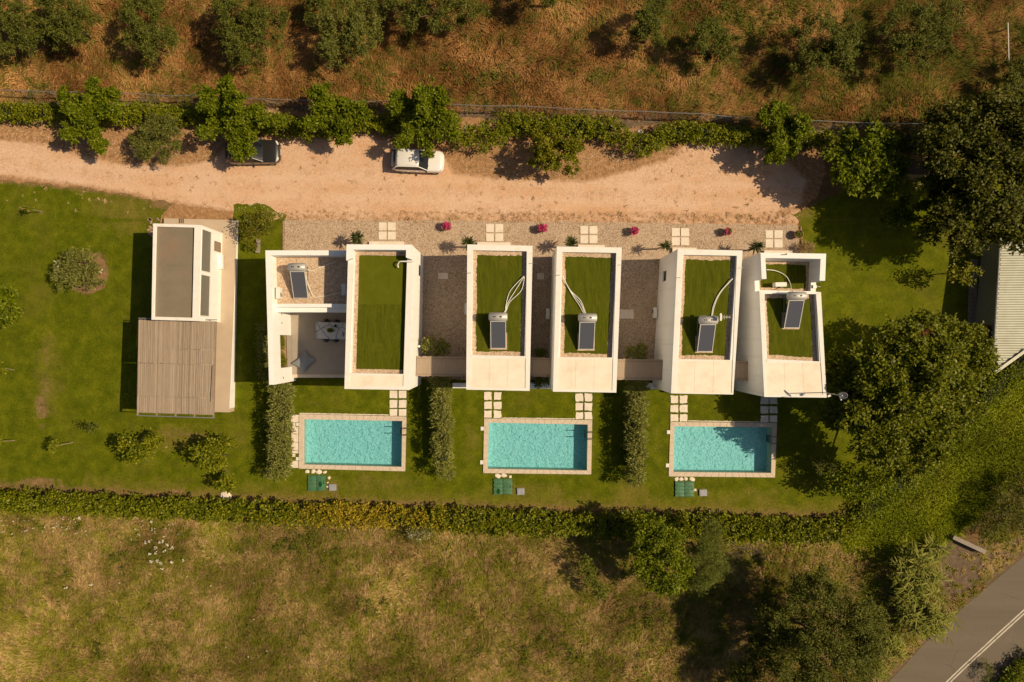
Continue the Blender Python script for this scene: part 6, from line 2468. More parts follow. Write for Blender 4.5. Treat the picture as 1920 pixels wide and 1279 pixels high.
tree('broad_tree', [(1800, 300, 6.0, (75, 70), 2.2), (1870, 260, 6.5, (70, 62), 2.3), (1860, 350, 6.0, (80, 66), 2.2), (1790, 385, 5.0, (62, 50), 1.8), (1740, 330, 4.6, (36, 38), 1.4), (1890, 420, 5.0, (60, 42), 1.7),
                    (1820, 430, 4.4, (52, 36), 1.5), (1765, 400, 4.0, (36, 34), 1.3), (1840, 215, 5.6, (46, 34), 1.6), (1775, 245, 5.0, (40, 38), 1.5), (1935, 300, 6, (60, 90), 2.2), (1760, 440, 3.6, (24, 20), .9), (1905, 205, 5.5, (40, 30), 1.5)],
     'huge dull-green tree filling the upper right thicket', 'tree', None, 'brownish', 3000, 20, .23, .13, .17, base=(1822, 332), r0=.32, seed=33, shell_=.28, limbs=1.5, clump=(1.1, .85))
tree('broad_tree', [(1690, 640, 5.6, (56, 48), 1.9), (1630, 690, 5.4, (52, 42), 1.8), (1745, 690, 5.6, (60, 50), 2.0), (1690, 720, 6.6, (70, 58), 2.2), (1610, 760, 4.8, (46, 40), 1.7), (1650, 810, 5.0, (58, 42), 1.8), (1730, 790, 5.6, (68, 52), 2.0),
                    (1790, 740, 4.8, (46, 42), 1.6), (1580, 700, 4.4, (34, 30), 1.3), (1700, 850, 4.2, (44, 30), 1.4), (1800, 660, 4.2, (34, 36), 1.3), (1600, 730, 4, (40, 30), 1.3), (1760, 615, 4.4, (14, 16), .7), (1630, 850, 4.0, (26, 20), 1.0),
                    (1830, 700, 3.8, (30, 20), 1.0), (1565, 760, 3.4, (26, 22), 1.0), (1720, 610, 4.8, (34, 26), 1.2), (1825, 640, 3.8, (16, 16), .8), (1690, 882, 3.4, (14, 10), .6)],
     'biggest spreading tree beside the satellite dish, a withered spray near its top', 'tree', None, 'big', 2900, 20, .24, .135, .15, base=(1688, 725), r0=.32, seed=34, shell_=.24, limbs=1.5, clump=(1.1, .85),
     extra=[('withered_spray', [(1726, 616, 5.9, (14, 11), .35)], 'copper', 14, 12, .22, .1, .16)])
tree('sapling', [(1800, 510, 2.4, (22, 16), .5), (1822, 508, 2.2, (16, 14), .4), (1812, 530, 2.0, (13, 14), .4), (1792, 518, 2, (10, 10), .3)], 'thin young tree lit against the shadow of the barn', 'sapling', None, 'citrus', 40, 14, .2, .11, .15, base=(1775, 513), r0=.045, seed=35, limbs=2)

tree('thicket_tree', [(1240, 1030, 3.6, (46, 40), 1.4), (1250, 1070, 3.2, (42, 40), 1.3), (1225, 1000, 3.0, (34, 26), 1.1), (1260, 1095, 2.4, (30, 20), .9), (1210, 1045, 2.8, (22, 30), 1.0)], 'mixed green tree growing out of the southern hedge', 'tree', None,
     'broad', 620, 18, .19, .10, .13, seed=36, r0=.13, clump=(1.8, .6), base=(1240, 1035))
tree('tamarisk', [(1320, 1015, 3.2, (34, 46), 1.3), (1330, 1060, 2.8, (32, 34), 1.2), (1305, 1085, 2.2, (30, 20), .9)], 'feathery green tree on the right of the hedge thicket', 'tree', None, 'greyolive2', 480, 26, .24, .028, .15, seed=37, r0=.1, clump=(2, .5))
tree('big_olive', [(1520, 1120, 4.8, (60, 44), 1.8), (1590, 1150, 4.6, (54, 46), 1.7), (1500, 1180, 4.8, (58, 46), 1.8), (1570, 1210, 5.0, (66, 50), 1.9), (1480, 1240, 4.2, (56, 44), 1.6), (1560, 1270, 4.6, (70, 44), 1.7), (1620, 1210, 4.0, (36, 44), 1.5),
                   (1450, 1150, 3.4, (34, 36), 1.2), (1510, 1080, 3.2, (40, 26), 1.1), (1440, 1215, 3.0, (30, 34), 1.1), (1500, 1310, 4, (90, 40), 1.6), (1395, 1265, 1.8, (30, 24), .8)],
     'massive dark grey-green tree at the bottom right of the field', 'tree', None, 'olive', 2300, 24, .19, .06, .14, seed=38, r0=.3, base=(1520, 1165), limbs=1.4, clump=(1.3, .75))

GS = 'small garden trees on the west lawn'
tree('citrus_sapling', [(240, 835, 1.3, (22, 18), .6), (262, 842, 1.4, (26, 18), .6), (285, 830, 1.1, (18, 14), .5), (250, 858, 1.0, (20, 11), .4), (300, 822, .9, (11, 9), .4)], 'wide low citrus tree on the lawn south of the pergola', 'tree', GS,
     'citrus2', 105, 14, .22, .12, .15, base=(305, 822), r0=.05, seed=41, shell_=.4)
tree('citrus_sapling', [(385, 845, 1.4, (26, 22), .7), (410, 835, 1.3, (24, 14), .6), (400, 865, 1.1, (30, 14), .5), (428, 828, 1.0, (14, 12), .5)], 'taller citrus tree beside the left pool hedge', 'tree', GS, 'citrus2', 110, 14, .22, .12, .15, base=(428, 855), r0=.05, seed=42, shell_=.4)
tree('citrus_sapling', [(424, 908, 1.0, (14, 14), .5)], 'small round citrus above the flat pale slab', 'tree', GS, 'citrus2', 32, 14, .2, .11, .11, r0=.04, seed=43, base=(433, 902))
tree('lawn_tree', [(2, 570, 2.2, (28, 26), .8), (-12, 590, 2, (30, 22), .8), (20, 585, 1.9, (16, 16), .6), (8, 550, 1.9, (16, 12), .6)], 'leafy tree cut by the left edge of the lawn', 'tree', GS, 'broad', 90, 16, .24, .13, .16, r0=.07, seed=44)
tree('oleander_shrub', [(140, 500, 1.2, (36, 30), .9), (125, 520, 1.0, (26, 24), .8), (160, 515, 1.0, (26, 26), .8), (150, 485, 1.0, (26, 18), .7), (185, 500, .5, (9, 9), .35), (186, 528, .4, (8, 8), .3)],
     'grey-green flowering shrub on a bare soil bed in the lawn', 'shrub', None, 'greygreen', 260, 18, .19, .055, .13, seed=45, r0=.06, shell_=.25,
     extra=[('flowers', [(110, 500, 1.4, (10, 14), .3), (168, 485, 1.2, (4, 4), .2), (190, 510, .7, (4, 4), .15), (108, 522, 1.2, (5, 5), .2)], 'whiteflower', 14, 3, .09, .09, .04)])
tree('flowering_shrub', [(478, 415, 1.7, (26, 22), .8), (498, 408, 1.5, (18, 16), .6), (465, 432, 1.3, (20, 18), .6), (482, 440, 1.2, (20, 14), .5), (505, 420, 1.2, (10, 12), .4)], 'yellow-green shrub beside the deck of the pool house', 'shrub', None,
     'yellowgreen', 90, 16, .16, .08, .16, seed=46, r0=.05, base=(482, 438), shell_=.45)
tree('clipped_bush', [(473, 462, .45, (11, 10), .42)], 'small ball-shaped green bush next to the stone bench', 'bush', None, 'citrus', 46, 14, .09, .05, .05, seed=47, r0=.04)
tree('low_shrub', [(160, 797, .5, (10, 7), .3), (172, 803, .35, (14, 8), .25)], 'small dark shrub with dead twigs on the lawn', 'shrub', None, 'olive', 26, 12, .14, .07, .08, seed=48, r0=.03)

tree('climbing_shrub', [(815, 650, 1.6, (22, 16), 1.0), (805, 642, 1.5, (12, 10), .8), (830, 655, 1.2, (14, 12), .7)], 'bushy shrub growing by the western pergola and the lit wall', 'shrub', 'shrubs at the pergolas', 'greygreen', 90, 16, .17, .075, .11, seed=51, r0=.05)
tree('climbing_shrub', [(1192, 662, 1.3, (20, 14), .9), (1200, 655, 1.2, (12, 10), .7)], 'shrub behind the pergola with the second pool hedge', 'shrub', 'shrubs at the pergolas', 'greygreen', 70, 16, .16, .07, .1, seed=52, r0=.05)
tree('climbing_shrub', [(1012, 662, .7, (12, 7), .4)], 'low dark plant in the narrow yard above the short pergola', 'shrub', 'shrubs at the pergolas', 'broad', 28, 12, .16, .06, .08, seed=53, r0=.03)
tree('climbing_shrub', [(1016, 716, .8, (14, 9), .5), (1008, 719, .7, (9, 7), .4)], 'dark bush below the short pergola in the gap between villas', 'shrub', 'shrubs at the pergolas', 'broad', 40, 12, .16, .07, .09, seed=54, r0=.03)
tree('white_flower_bush', [(785, 1000, .7, (24, 13), .5), (805, 995, .6, (16, 9), .4), (786, 1016, .4, (8, 8), .3)], 'pale bush dotted with white blossom below the yellow hedge', 'bush', None, 'greygreen', 60, 14, .15, .05, .12, seed=55, r0=.04,
     extra=[('blossom', [(786, 1000, .85, (26, 13), .5)], 'whiteflower', 60, 2, .06, .06, .05)])
tree('scrub_bush', [(1895, 930, .9, (34, 30), .7), (1870, 965, .8, (30, 26), .6), (1850, 985, .6, (22, 18), .5), (1915, 905, .8, 26, .6), (1905, 960, .5, (26, 24), .5), (1868, 1000, .1, (24, 12), .35), (1930, 985, .2, (26, 18), .4)], 'dark brambly bush between grassy bank and road', 'bush', None, 'brownish', 260, 18, .16, .07, .18, seed=56, r0=.04)
tree('roadside_bush', [(1908, 1268, -.3, (26, 20), .5), (1930, 1245, -.3, (24, 22), .5), (1885, 1288, -.4, (24, 14), .4)], 'green bush in the bottom right corner beyond the road', 'bush', None, 'broad', 130, 18, .2, .09, .18, seed=57, r0=.06)
tree('dark_shrub', [(1545, 878, 1.0, (18, 12), .6), (1560, 870, .9, (14, 9), .5)], 'feathery shrub on the lawn in front of the biggest tree', 'shrub', None, 'olive', 50, 16, .2, .05, .12, seed=58, r0=.03)
tree('dark_shrub', [(1575, 905, 1.3, (30, 20), .8), (1610, 915, 1.4, (34, 26), .9), (1640, 900, 1.6, (40, 30), 1.0)], 'shaded shrubbery under the biggest tree, by the hedge corner', 'shrub', None, 'broad', 160, 16, .22, .11, .2, seed=59, r0=.05)
tree('dark_shrub', [(1700, 265, 1.4, (44, 20), 1.0), (1745, 268, 1.6, (34, 22), 1.1), (1650, 262, 1.3, (30, 14), .9)], 'black-green shrubbery behind the shaded shed', 'shrub', None, 'brownish', 190, 16, .2, .11, .2, seed=60, r0=.05)
tree('tall_weed', [(1098, 1060, .9, (12, 18), .6), (1112, 1085, .9, (16, 18), .6), (1125, 1108, .8, (14, 12), .5)], 'bright green patch of tall weeds at the edge of the thicket shadow', 'weed', None, 'weedleaf', 80, 14, .2, .08, .14, seed=61, r0=.02)

# staked saplings: thin trunks leaning away from the lens, a tuft of leaves on top
for i, (bx_, by_, tx, ty, z, lr, lb) in enumerate(((78, 397.5, 51, 391, 1.75, 7, 'bare sapling with a soil ring near the drive'), (27, 694, -2, 690, 1.9, 12, 'sapling by the left edge, halfway down the lawn'),
                                                   (28, 826, -10, 829, 1.9, 10, 'lowest sapling at the left edge of the lawn'), (137, 829.5, 100, 838, 1.9, 11, 'leaning sapling with a dark shadow tuft, left of the wide citrus'))):
    b_ = W(bx_, by_)
    t_ = W(tx, ty, b_.z + z)
    rt = empty('staked_sapling', b_, lb, 'sapling', 'thin saplings on the west lawn')
    bm = bmesh.new()
    add_tube(bm, [b_, b_.lerp(t_, .5) + Vector((.02, .02, 0)), t_], .035, 6, .018)
    for k in range(4):
        add_tube(bm, [b_.lerp(t_, .75 + .06 * k), t_ + Vector((random.uniform(-.3, .3), random.uniform(-.3, .3), random.uniform(0, .25)))], .012, 4, .005)
    bm_obj('trunk', bm, M['palebark'], rt)
    kk = (H - t_.z) / 1280
    V, F = leaves([(t_.x, t_.y, t_.z, lr * kk, lr * kk * .9, .3)], 16 if i else 7, 12, .16, .08, .1, seed=70 + i)
    V -= np.array(b_)
    link('crown', np_mesh('crown', V, F), M['citrus2'], rt, local=True)


# ------------------------------------------------------------------ yuccas on the gravel
def yucca(px, py, z, r, label, base, heads=1, seed=1):
    g_ = random.Random(seed)
    b_ = W(*base)
    root = empty('yucca', b_, label, 'yucca', 'yuccas at the villa fronts')
    hd = W(px, py, z)
    pts, F = [], []
    tr = bmesh.new()
    for h_ in range(heads):
        c_ = hd + (Vector((g_.uniform(-.45, .45), g_.uniform(-.2, .3), g_.uniform(-.5, 0))) if h_ else Vector())
        add_tube(tr, [b_ - Vector((0, 0, .1)), b_.lerp(c_, .5) + Vector((0, 0, .1)), c_], .07, 7, .045)
        for k in range(44):
            a, e = g_.uniform(0, 2 * PI), g_.uniform(-.25, 1.25)
            L_ = r * g_.uniform(.75, 1.1)
            d = Vector((math.cos(a) * math.cos(e), math.sin(a) * math.cos(e), math.sin(e)))
            sd_ = d.cross(Vector((0, 0, 1))).normalized() * .036
            o_ = len(pts)
            for t_, w_ in ((.05, .6), (.45, 1.0), (.8, .6), (1, .05)):
                p_ = c_ + d * L_ * t_ - Vector((0, 0, .22 * t_ * t_ * L_))
                pts += [p_ + sd_ * w_, p_ - sd_ * w_]
            for q in range(3): F.append((o_ + 2 * q, o_ + 2 * q + 2, o_ + 2 * q + 3, o_ + 2 * q + 1))
    bm_obj('stem', tr, M['palebark'], root)
    V = np.array([tuple(p_) for p_ in pts]) - np.array(b_)
    link('blades', np_mesh('blades', V, np.array(F)), M['yucca'], root, local=True)


yucca(672, 446, 1.9, .70, 'yucca at the front corner of the terrace villa', (680, 457), 2, 1)
yucca(878, 454, 1.9, .70, 'yucca left of the second slab square', (882, 464), 2, 2)
yucca(1070, 455, 1.9, .66, 'yucca with a small side shoot left of the third slab square', (1068, 464), 2, 3)
yucca(1248, 461, 1.8, .60, 'single leaning yucca left of the fourth slab square, stem in view', (1231, 467), 1, 4)
yucca(1420, 461, 1.9, .66, 'yucca in the gap before the easternmost villa', (1400, 470), 2, 5)
tree('dry_tuft', [(1512, 466, .4, (12, 8), .35)], 'straw-coloured dry tuft at the east end of the gravel', 'grass tuft', None, 'straw', 60, 8, .35, .03, .1, seed=62, r0=.03)

lob = [(PLANTER[0] + .16 + random.uniform(-.08, .1), y_, .22, .13, .16, .14) for y_ in np.linspace(PLANTER[2] + .1, PLANTER[1] - .1, 14)]
lob += [(PLANTER[0] + .35, PLANTER[2] + .25 + random.uniform(-.1, .5), .25, .16, .16, .16) for _ in range(4)]
V, F = leaves(lob, 150, 10, .16, .03, .06, seed=64)
V -= np.array(v1.location)
link('planter_grass', np_mesh('planter_grass', V, F), M['citrus2'], v1, local=True)

# ------------------------------------------------------------------ giant cane by the road
g_ = random.Random(3)
cb = W(1690, 1085)
cane = empty('giant_cane', cb, 'stand of giant cane leaning over the road verge', 'cane')
pts, F = [], []
spots = [(1690, 1060, 38, 40, 70), (1700, 1120, 45, 40, 70), (1735, 1160, 30, 24, 24), (1660, 1190, 22, 30, 18), (1735, 1030, 20, 22, 16), (1640, 1240, 12, 18, 6)]
for i in range(204):
    k_ = 0
    j = i
    while j >= spots[k_][4]:
        j -= spots[k_][4]
        k_ += 1
    sx_, sy_, srx, sry, _n = spots[k_]
    a = g_.uniform(0, 2 * PI)
    rr_ = math.sqrt(g_.random())
    b_ = W(sx_ + srx * rr_ * math.cos(a), sy_ + sry * rr_ * math.sin(a))
    hgt = g_.uniform(1.4, 3.2) if k_ < 2 else g_.uniform(.8, 2.0)
    lean = Vector((g_.uniform(-.3, .9), g_.uniform(-.9, .3), 0)) * g_.uniform(.4, 1.3)
    stem = [b_ + Vector((0, 0, hgt * t_)) + lean * t_ * t_ for t_ in (0, .35, .7, 1)]
    if i % 3 == 0:
        bm = bmesh.new()
        add_tube(bm, stem, .018, 5, .008)
        bm_obj('culm', bm, M['palebark'], cane)
    for k in range(11):
        t_ = g_.uniform(.3, 1)
        p0 = b_ + Vector((0, 0, hgt * t_)) + lean * t_ * t_
        a2 = g_.uniform(0, 2 * PI)
        d = (Vector((math.cos(a2), math.sin(a2), g_.uniform(.1, .8))) + lean * .7).normalized()
        L_ = g_.uniform(.5, 1.0)
        sd_ = d.cross(Vector((0, 0, 1))).normalized() * .046
        o_ = len(pts)
        for u, w_ in ((0, .5), (.4, 1), (.75, .7), (1, .03)):
            p_ = p0 + d * L_ * u - Vector((0, 0, .45 * u * u * L_))
            pts += [p_ + sd_ * w_, p_ - sd_ * w_]
        for q in range(3): F.append((o_ + 2 * q, o_ + 2 * q + 2, o_ + 2 * q + 3, o_ + 2 * q + 1))
V = np.array([tuple(p_) for p_ in pts]) - np.array(cb)
o = link('cane_leaves', np_mesh('cane_leaves', V, np.array(F)), M['reedleaf'], cane, local=True)
tree('road_sprig', [(1852, 1258, -.35, (8, 14), .3), (1846, 1277, -.45, (8, 8), .3)], 'feathery dark sprig against the asphalt at the bottom edge', 'plant', None, 'olive', 20, 12, .3, .04, .14, seed=63, r0=.02)
# brushwood
br = W(1388, 1030)
bm = bmesh.new()
for i in range(42):
    a = W(1388 + random.uniform(-34, 34), 1030 + random.uniform(-13, 15))
    an_ = random.gauss(.2, .7)
    L_ = random.uniform(.5, 1.6)
    add_tube(bm, [a + Vector((0, 0, random.uniform(.1, .5))), a + Vector((math.cos(an_) * L_, math.sin(an_) * L_, random.uniform(.1, .7)))], .018, 4, .006)
o = bm_obj('brushwood', bm, M['deadwood'])
o['kind'] = 'stuff'
tag(origin_to(o, br), 'heap of grey dead branches at the foot of the southern hedge')


# ------------------------------------------------------------------ hedges
def hedge(path, hw, h, label, group, mat, dens, ll, lw, seed, per=16, spread=.12, base_off=0.0, extra_px=(), core=.45, cat='hedge', up=.5, aniso=None):
    """path in picture positions of the hedge's top centre line; hw half widths (px) per point"""
    g2 = np.random.default_rng(seed)
    P_ = [W(x, y, None, h * .75) for x, y in path]
    hw_m = [w_ * (H - h) / 1280 for w_ in hw]
    root = empty('hedge', (P_[len(P_) // 2].x, P_[len(P_) // 2].y, gz(P_[len(P_) // 2].y)), label, cat, group)
    lob = []
    core_pts = []
    for i in range(len(P_) - 1):
        a, b_ = P_[i], P_[i + 1]
        L = (Vector(b_[:2]) - Vector(a[:2])).length
        n = max(1, int(L / .55))
        for k in range(n):
            t_ = k / n
            x, y = a.x + (b_.x - a.x) * t_, a.y + (b_.y - a.y) * t_
            w_ = hw_m[i] + (hw_m[i + 1] - hw_m[i]) * t_
            zg = gz(y)
            w2 = w_ * g2.uniform(.88, 1.1)
            lob.append((x + g2.normal(0, .05), y + g2.normal(0, .05), zg + h * .52, max(w2, .42) if abs(b_.x - a.x) < abs(b_.y - a.y) else .55, w2 if abs(b_.x - a.x) >= abs(b_.y - a.y) else .55, h * .5 * g2.uniform(.9, 1.08)))
            core_pts.append((x, y, zg, w_))
    core_pts.append((P_[-1].x, P_[-1].y, gz(P_[-1].y), hw_m[-1]))
    for (px, py, z, rp) in extra_px:
        c_ = W(px, py, z)
        k_ = (H - z) / 1280
        lob.append((c_.x, c_.y, gz(c_.y) + z * .7, rp[0] * k_, rp[1] * k_, z * .6))
    area = sum((l[3] * l[4] + l[3] * l[5] + l[4] * l[5]) for l in lob)
    V, F = leaves(lob, int(area * dens), per, ll, lw, spread, up, .16, 0.0, seed=seed, aniso=aniso)
    V[:, 2] = np.maximum(V[:, 2], gza(V[:, 1]) + .03)
    V -= np.array(root.location)
    link('foliage', np_mesh('foliage', V, F), M[mat], root, local=True)
    # twiggy inside
    bm_ = bmesh.new()
    for i in range(1, len(core_pts) - 3):
        a, b_ = core_pts[i], core_pts[i + 1]
        d = Vector((b_[0] - a[0], b_[1] - a[1], 0))
        if d.length < 1e-4: continue
        d.normalize()
        n_ = Vector((-d.y, d.x, 0))
        wa, wb = a[3] * core, b_[3] * core
        za, zb2 = a[2] + h * .62, b_[2] + h * .62
        q = [(a[0] + n_.x * wa, a[1] + n_.y * wa), (b_[0] + n_.x * wb, b_[1] + n_.y * wb), (b_[0] - n_.x * wb, b_[1] - n_.y * wb), (a[0] - n_.x * wa, a[1] - n_.y * wa)]
        add_prism(bm_, q, [a[2] - .1, b_[2] - .1, b_[2] - .1, a[2] - .1], [za, zb2, zb2, za])
    bm_obj('branches', bm_, M['twig'], root)
    return root


GN_ = 'northern hedge pieces'
hedge([(-70, 206), (0, 207), (110, 208), (210, 212), (360, 214), (440, 222), (520, 232), (575, 238), (640, 228), (720, 226), (800, 230), (868, 232)], [18, 18, 18, 20, 20, 19, 19, 21, 20, 20, 22, 22], 1.6,
      'long clipped hedge behind the trees along the western drive', GN_, 'hedge', 17, .17, .095, 81, extra_px=((862, 252, 1.5, (26, 22)), (905, 257, 1.5, (44, 24)), (925, 246, 1.5, (34, 22))))
hedge([(945, 233), (1000, 231), (1060, 234), (1130, 241), (1182, 246)], [20, 22, 22, 22, 20], 1.6, 'clipped hedge behind the round citrus tree', GN_, 'hedge', 17, .17, .095, 82, extra_px=((1175, 262, 1.4, (24, 18)), (1210, 268, 1.5, (34, 19)), (1238, 262, 1.4, (22, 17))))
hedge([(1240, 246), (1310, 248), (1380, 252), (1440, 254), (1520, 258), (1580, 262)], [18, 19, 18, 17, 15, 13], 1.6, 'clipped hedge above the bare east end of the drive', GN_, 'hedge', 17, .17, .095, 83)
hedge([(-70, 936), (0, 940), (120, 946), (240, 952), (380, 957), (520, 963), (640, 967), (800, 975), (960, 982), (1100, 986), (1280, 988), (1420, 994), (1540, 998), (1610, 985)], [20, 21, 22, 20, 20, 20, 21, 23, 25, 24, 25, 26, 25, 20], 1.7,
      'long southern hedge with yellowing stretches between lawns and field', None, 'hedge_y', 17, .19, .11, 84, up=.6)
hedge([(1600, 985), (1650, 940), (1705, 895), (1760, 845), (1815, 785), (1870, 730), (1930, 672), (1990, 620)], [30, 34, 36, 40, 42, 40, 34, 34], 1.0,
      'overgrown bright green bank of bushes running diagonally up to the barn', None, 'bankleaf', 9, .17, .09, 89, up=.9, cat='hedge', spread=.2, core=.3)
GH = 'hedges between the pool gardens'
HK = dict(mat='greygreen', dens=19, ll=.26, lw=.065, per=16, spread=.12, up=.4)
hedge([(521, 722), (522, 780), (521, 840), (519, 888), (518, 908)], [20, 22, 22, 21, 13], 2.35, 'grey-green hedge left of the left pool', GH, seed=85, **HK)
hedge([(494, 620), (495, 665), (499, 712)], [9, 10, 11], 1.6, 'shaded hedge strip against the west wall of the terrace', None, seed=86, **HK)
hedge([(824, 713), (826, 780), (828, 845), (829, 885), (828, 903)], [18, 18, 19, 19, 11], 2.35, 'grey-green hedge between left and middle pools', GH, seed=87, **HK)
hedge([(1196, 716), (1195, 780), (1193, 850), (1192, 895), (1191, 914)], [19, 20, 20, 17, 9], 2.35, 'grey-green hedge between middle and right pools', GH, seed=88, **HK)


# ------------------------------------------------------------------ grasses: tufts instanced over the fields
def tuft_mesh(name, n, r, lmin, lmax, width, lodge, mat, seed):
    g2 = np.random.default_rng(seed)
    V, F = [], []
    for i in range(n):
        a, rr_ = g2.uniform(0, 2 * PI), r * math.sqrt(g2.random())
        b_ = Vector((rr_ * math.cos(a), rr_ * math.sin(a), 0))
        d = Vector((lodge + g2.normal(0, .45), g2.normal(0, .5), g2.uniform(.25, 1.0))).normalized()
        L_ = g2.uniform(lmin, lmax)
        sd_ = d.cross(Vector((g2.normal(0, .4), g2.normal(0, .4), 1))).normalized() * width * g2.uniform(.6, 1.3)
        o_ = len(V)
        p1 = b_ + d * L_ * .5
        p2 = b_ + d * L_ - Vector((0, 0, .28 * L_))
        V += [b_ + sd_ * .5, b_ - sd_ * .5, p1 + sd_ * .5, p1 - sd_ * .5, p2 + sd_ * .12, p2 - sd_ * .12]
        F += [(o_, o_ + 2, o_ + 3, o_ + 1), (o_ + 2, o_ + 4, o_ + 5, o_ + 3)]
    me = np_mesh(name, np.array([tuple(v) for v in V]), np.array(F))
    me.materials.append(mat)
    return me


def scatter(name, pts, rot, scl, protos, label):
    """one object whose points carry the tufts (geometry nodes)"""
    me = bpy.data.meshes.new(name)
    me.vertices.add(len(pts))
    me.vertices.foreach_set('co', np.asarray(pts, np.float32).ravel())
    at = me.attributes.new('rot', 'FLOAT_VECTOR', 'POINT')
    rv = np.zeros((len(pts), 3), np.float32)
    rv[:, 2] = rot
    at.data.foreach_set('vector', rv.ravel())
    at = me.attributes.new('scl', 'FLOAT', 'POINT')
    at.data.foreach_set('value', np.asarray(scl, np.float32))
    o_ = bpy.data.objects.new(name, me)
    COL.objects.link(o_)
    o_['kind'] = 'stuff'
    o_['label'] = label
    cl = bpy.data.collections.new(name + '_tufts')
    for m_ in protos:
        cl.objects.link(bpy.data.objects.new('tuft', m_))
    ng = bpy.data.node_groups.new(name, 'GeometryNodeTree')
    ng.interface.new_socket('Geometry', in_out='INPUT', socket_type='NodeSocketGeometry')
    ng.interface.new_socket('Geometry', in_out='OUTPUT', socket_type='NodeSocketGeometry')
    gi, go = ng.nodes.new('NodeGroupInput'), ng.nodes.new('NodeGroupOutput')
    ip = ng.nodes.new('GeometryNodeInstanceOnPoints')
    ci = ng.nodes.new('GeometryNodeCollectionInfo')
    ci.inputs['Collection'].default_value = cl
    ci.inputs['Separate Children'].default_value = True
    ci.inputs['Reset Children'].default_value = True
    ar, as_ = ng.nodes.new('GeometryNodeInputNamedAttribute'), ng.nodes.new('GeometryNodeInputNamedAttribute')
    ar.data_type = 'FLOAT_VECTOR'; ar.inputs[0].default_value = 'rot'
    as_.data_type = 'FLOAT'; as_.inputs[0].default_value = 'scl'
    L_ = ng.links.new
    L_(gi.outputs[0], ip.inputs['Points'])
    L_(ci.outputs[0], ip.inputs['Instance'])
    ip.inputs['Pick Instance'].default_value = True
    L_(ar.outputs['Attribute'], ip.inputs['Rotation'])
    L_(as_.outputs['Attribute'], ip.inputs['Scale'])
    L_(ip.outputs[0], go.inputs[0])
    md = o_.modifiers.new('tufts', 'NODES')
    md.node_group = ng
    return o_


def swirl(x, y):
    return (0.9 * np.sin(x * .31 + 1.3 * np.sin(y * .23)) + .8 * np.sin(y * .45 + x * .17 + 1.7) + .5 * np.sin(x * .9 - y * .8))


def fill(box, n, keep, seed):
    """random points in a picture-position box, on the ground"""
    g2 = np.random.default_rng(seed)
    a, b_ = W(box[0], box[3]), W(box[2], box[1])
    X = g2.uniform(a.x, b_.x, n)
    Y = g2.uniform(a.y, b_.y, n)
    px, py = to_px(X, Y)
    k = keep(px, py, g2)
    return np.column_stack([X[k], Y[k], gza(Y[k])]), px[k], py[k], g2


NF = [tuft_mesh('tuft', 40, .20, .40, 1.0, .036, 1.1, M['grass_n'], s) for s in (1, 2, 3, 4)]
P_, px, py, g2 = fill((-80, -60, 2000, 250), 25000, lambda x, y, g: y < np.interp(x, [-60, 336, 909, 1515, 1760, 2000], [180, 190, 209, 237, 246, 250]), 1)
scatter('dry_grass', P_, swirl(P_[:, 0], P_[:, 1]) + g2.normal(0, .3, len(P_)) + .6, g2.uniform(.6, 1.15, len(P_)), NF, 'tall lodged dry grass of the northern field')
SF = [tuft_mesh('tuft', 38, .20, .30, .8, .034, .9, M['grass_s'], s) for s in (5, 6, 7, 8)]


def keep_s(x, y, g):
    top = np.interp(x, [-80, 0, 640, 960, 1500, 1600, 1700], [955, 958, 985, 1002, 1020, 1030, 1040])
    road_ = (x - 1806) * 237 + (y - 1139) * 254 > -24 * 347
    return (y > top) & ~road_ & ~((x > 1750) & (y < 1130))


P_, px, py, g2 = fill((-80, 940, 1800, 1340), 33000, keep_s, 2)
scatter('field_grass', P_, swirl(P_[:, 0] * .8 + 9, P_[:, 1] * .8) + g2.normal(0, .35, len(P_)) + .4, g2.uniform(.55, 1.1, len(P_)), SF, 'mixed dry and green grass of the southern field')
EF = [tuft_mesh('tuft', 40, .24, .3, .7, .034, .4, M['grass_e'], s) for s in (9, 10, 11)]
bankP = [(1585, 985), (1700, 900), (1800, 790), (1880, 705), (1960, 640), (2010, 640), (2010, 850), (1905, 895), (1870, 930), (1835, 965), (1795, 1000), (1720, 1035), (1660, 1050), (1580, 1035)]


def keep_e(x, y, g): return inside(bankP, x, y)


P_, px, py, g2 = fill((1570, 630, 2010, 1060), 9000, keep_e, 3)
scatter('bank_grass', P_, g2.uniform(0, 6.28, len(P_)), g2.uniform(.7, 1.25, len(P_)), EF, 'bright green overgrown grass bank beside the biggest tree')
VF = [tuft_mesh('tuft', 18, .10, .08, .20, .020, .5, M['grass_d'], s) for s in (12, 13)]


def keep_v(x, y, g):
    m1 = (np.abs(y - np.interp(x, [500, 1480], [404, 411])) < 9) & (x > 500) & (x < 1490) & (g.random(len(x)) < .32)
    m2 = (y > 235) & (y < 330) & (x > 845) & (x < 1270) & (g.random(len(x)) < .22) & (swirl(x * .06, y * .1) > -.1)
    m3 = (np.abs(y - np.interp(x, [-60, 130, 330, 480], [340, 352, 385, 392])) < 12) & (x < 500) & (g.random(len(x)) < .015)
    m4 = (y > 225) & (y < 400) & (x < 1500) & (g.random(len(x)) < .012)
    m5 = (y > 205) & (y < 262) & (x < 860) & (g.random(len(x)) < .2)
    return m1 | m2 | m3 | m4 | m5


P_, px, py, g2 = fill((-60, 205, 1500, 420), 30000, keep_v, 4)
scatter('verge_grass', P_, g2.uniform(0, 6.28, len(P_)), g2.uniform(.6, 1.3, len(P_)), VF, 'sparse tan tufts along the edges of the dirt drive')


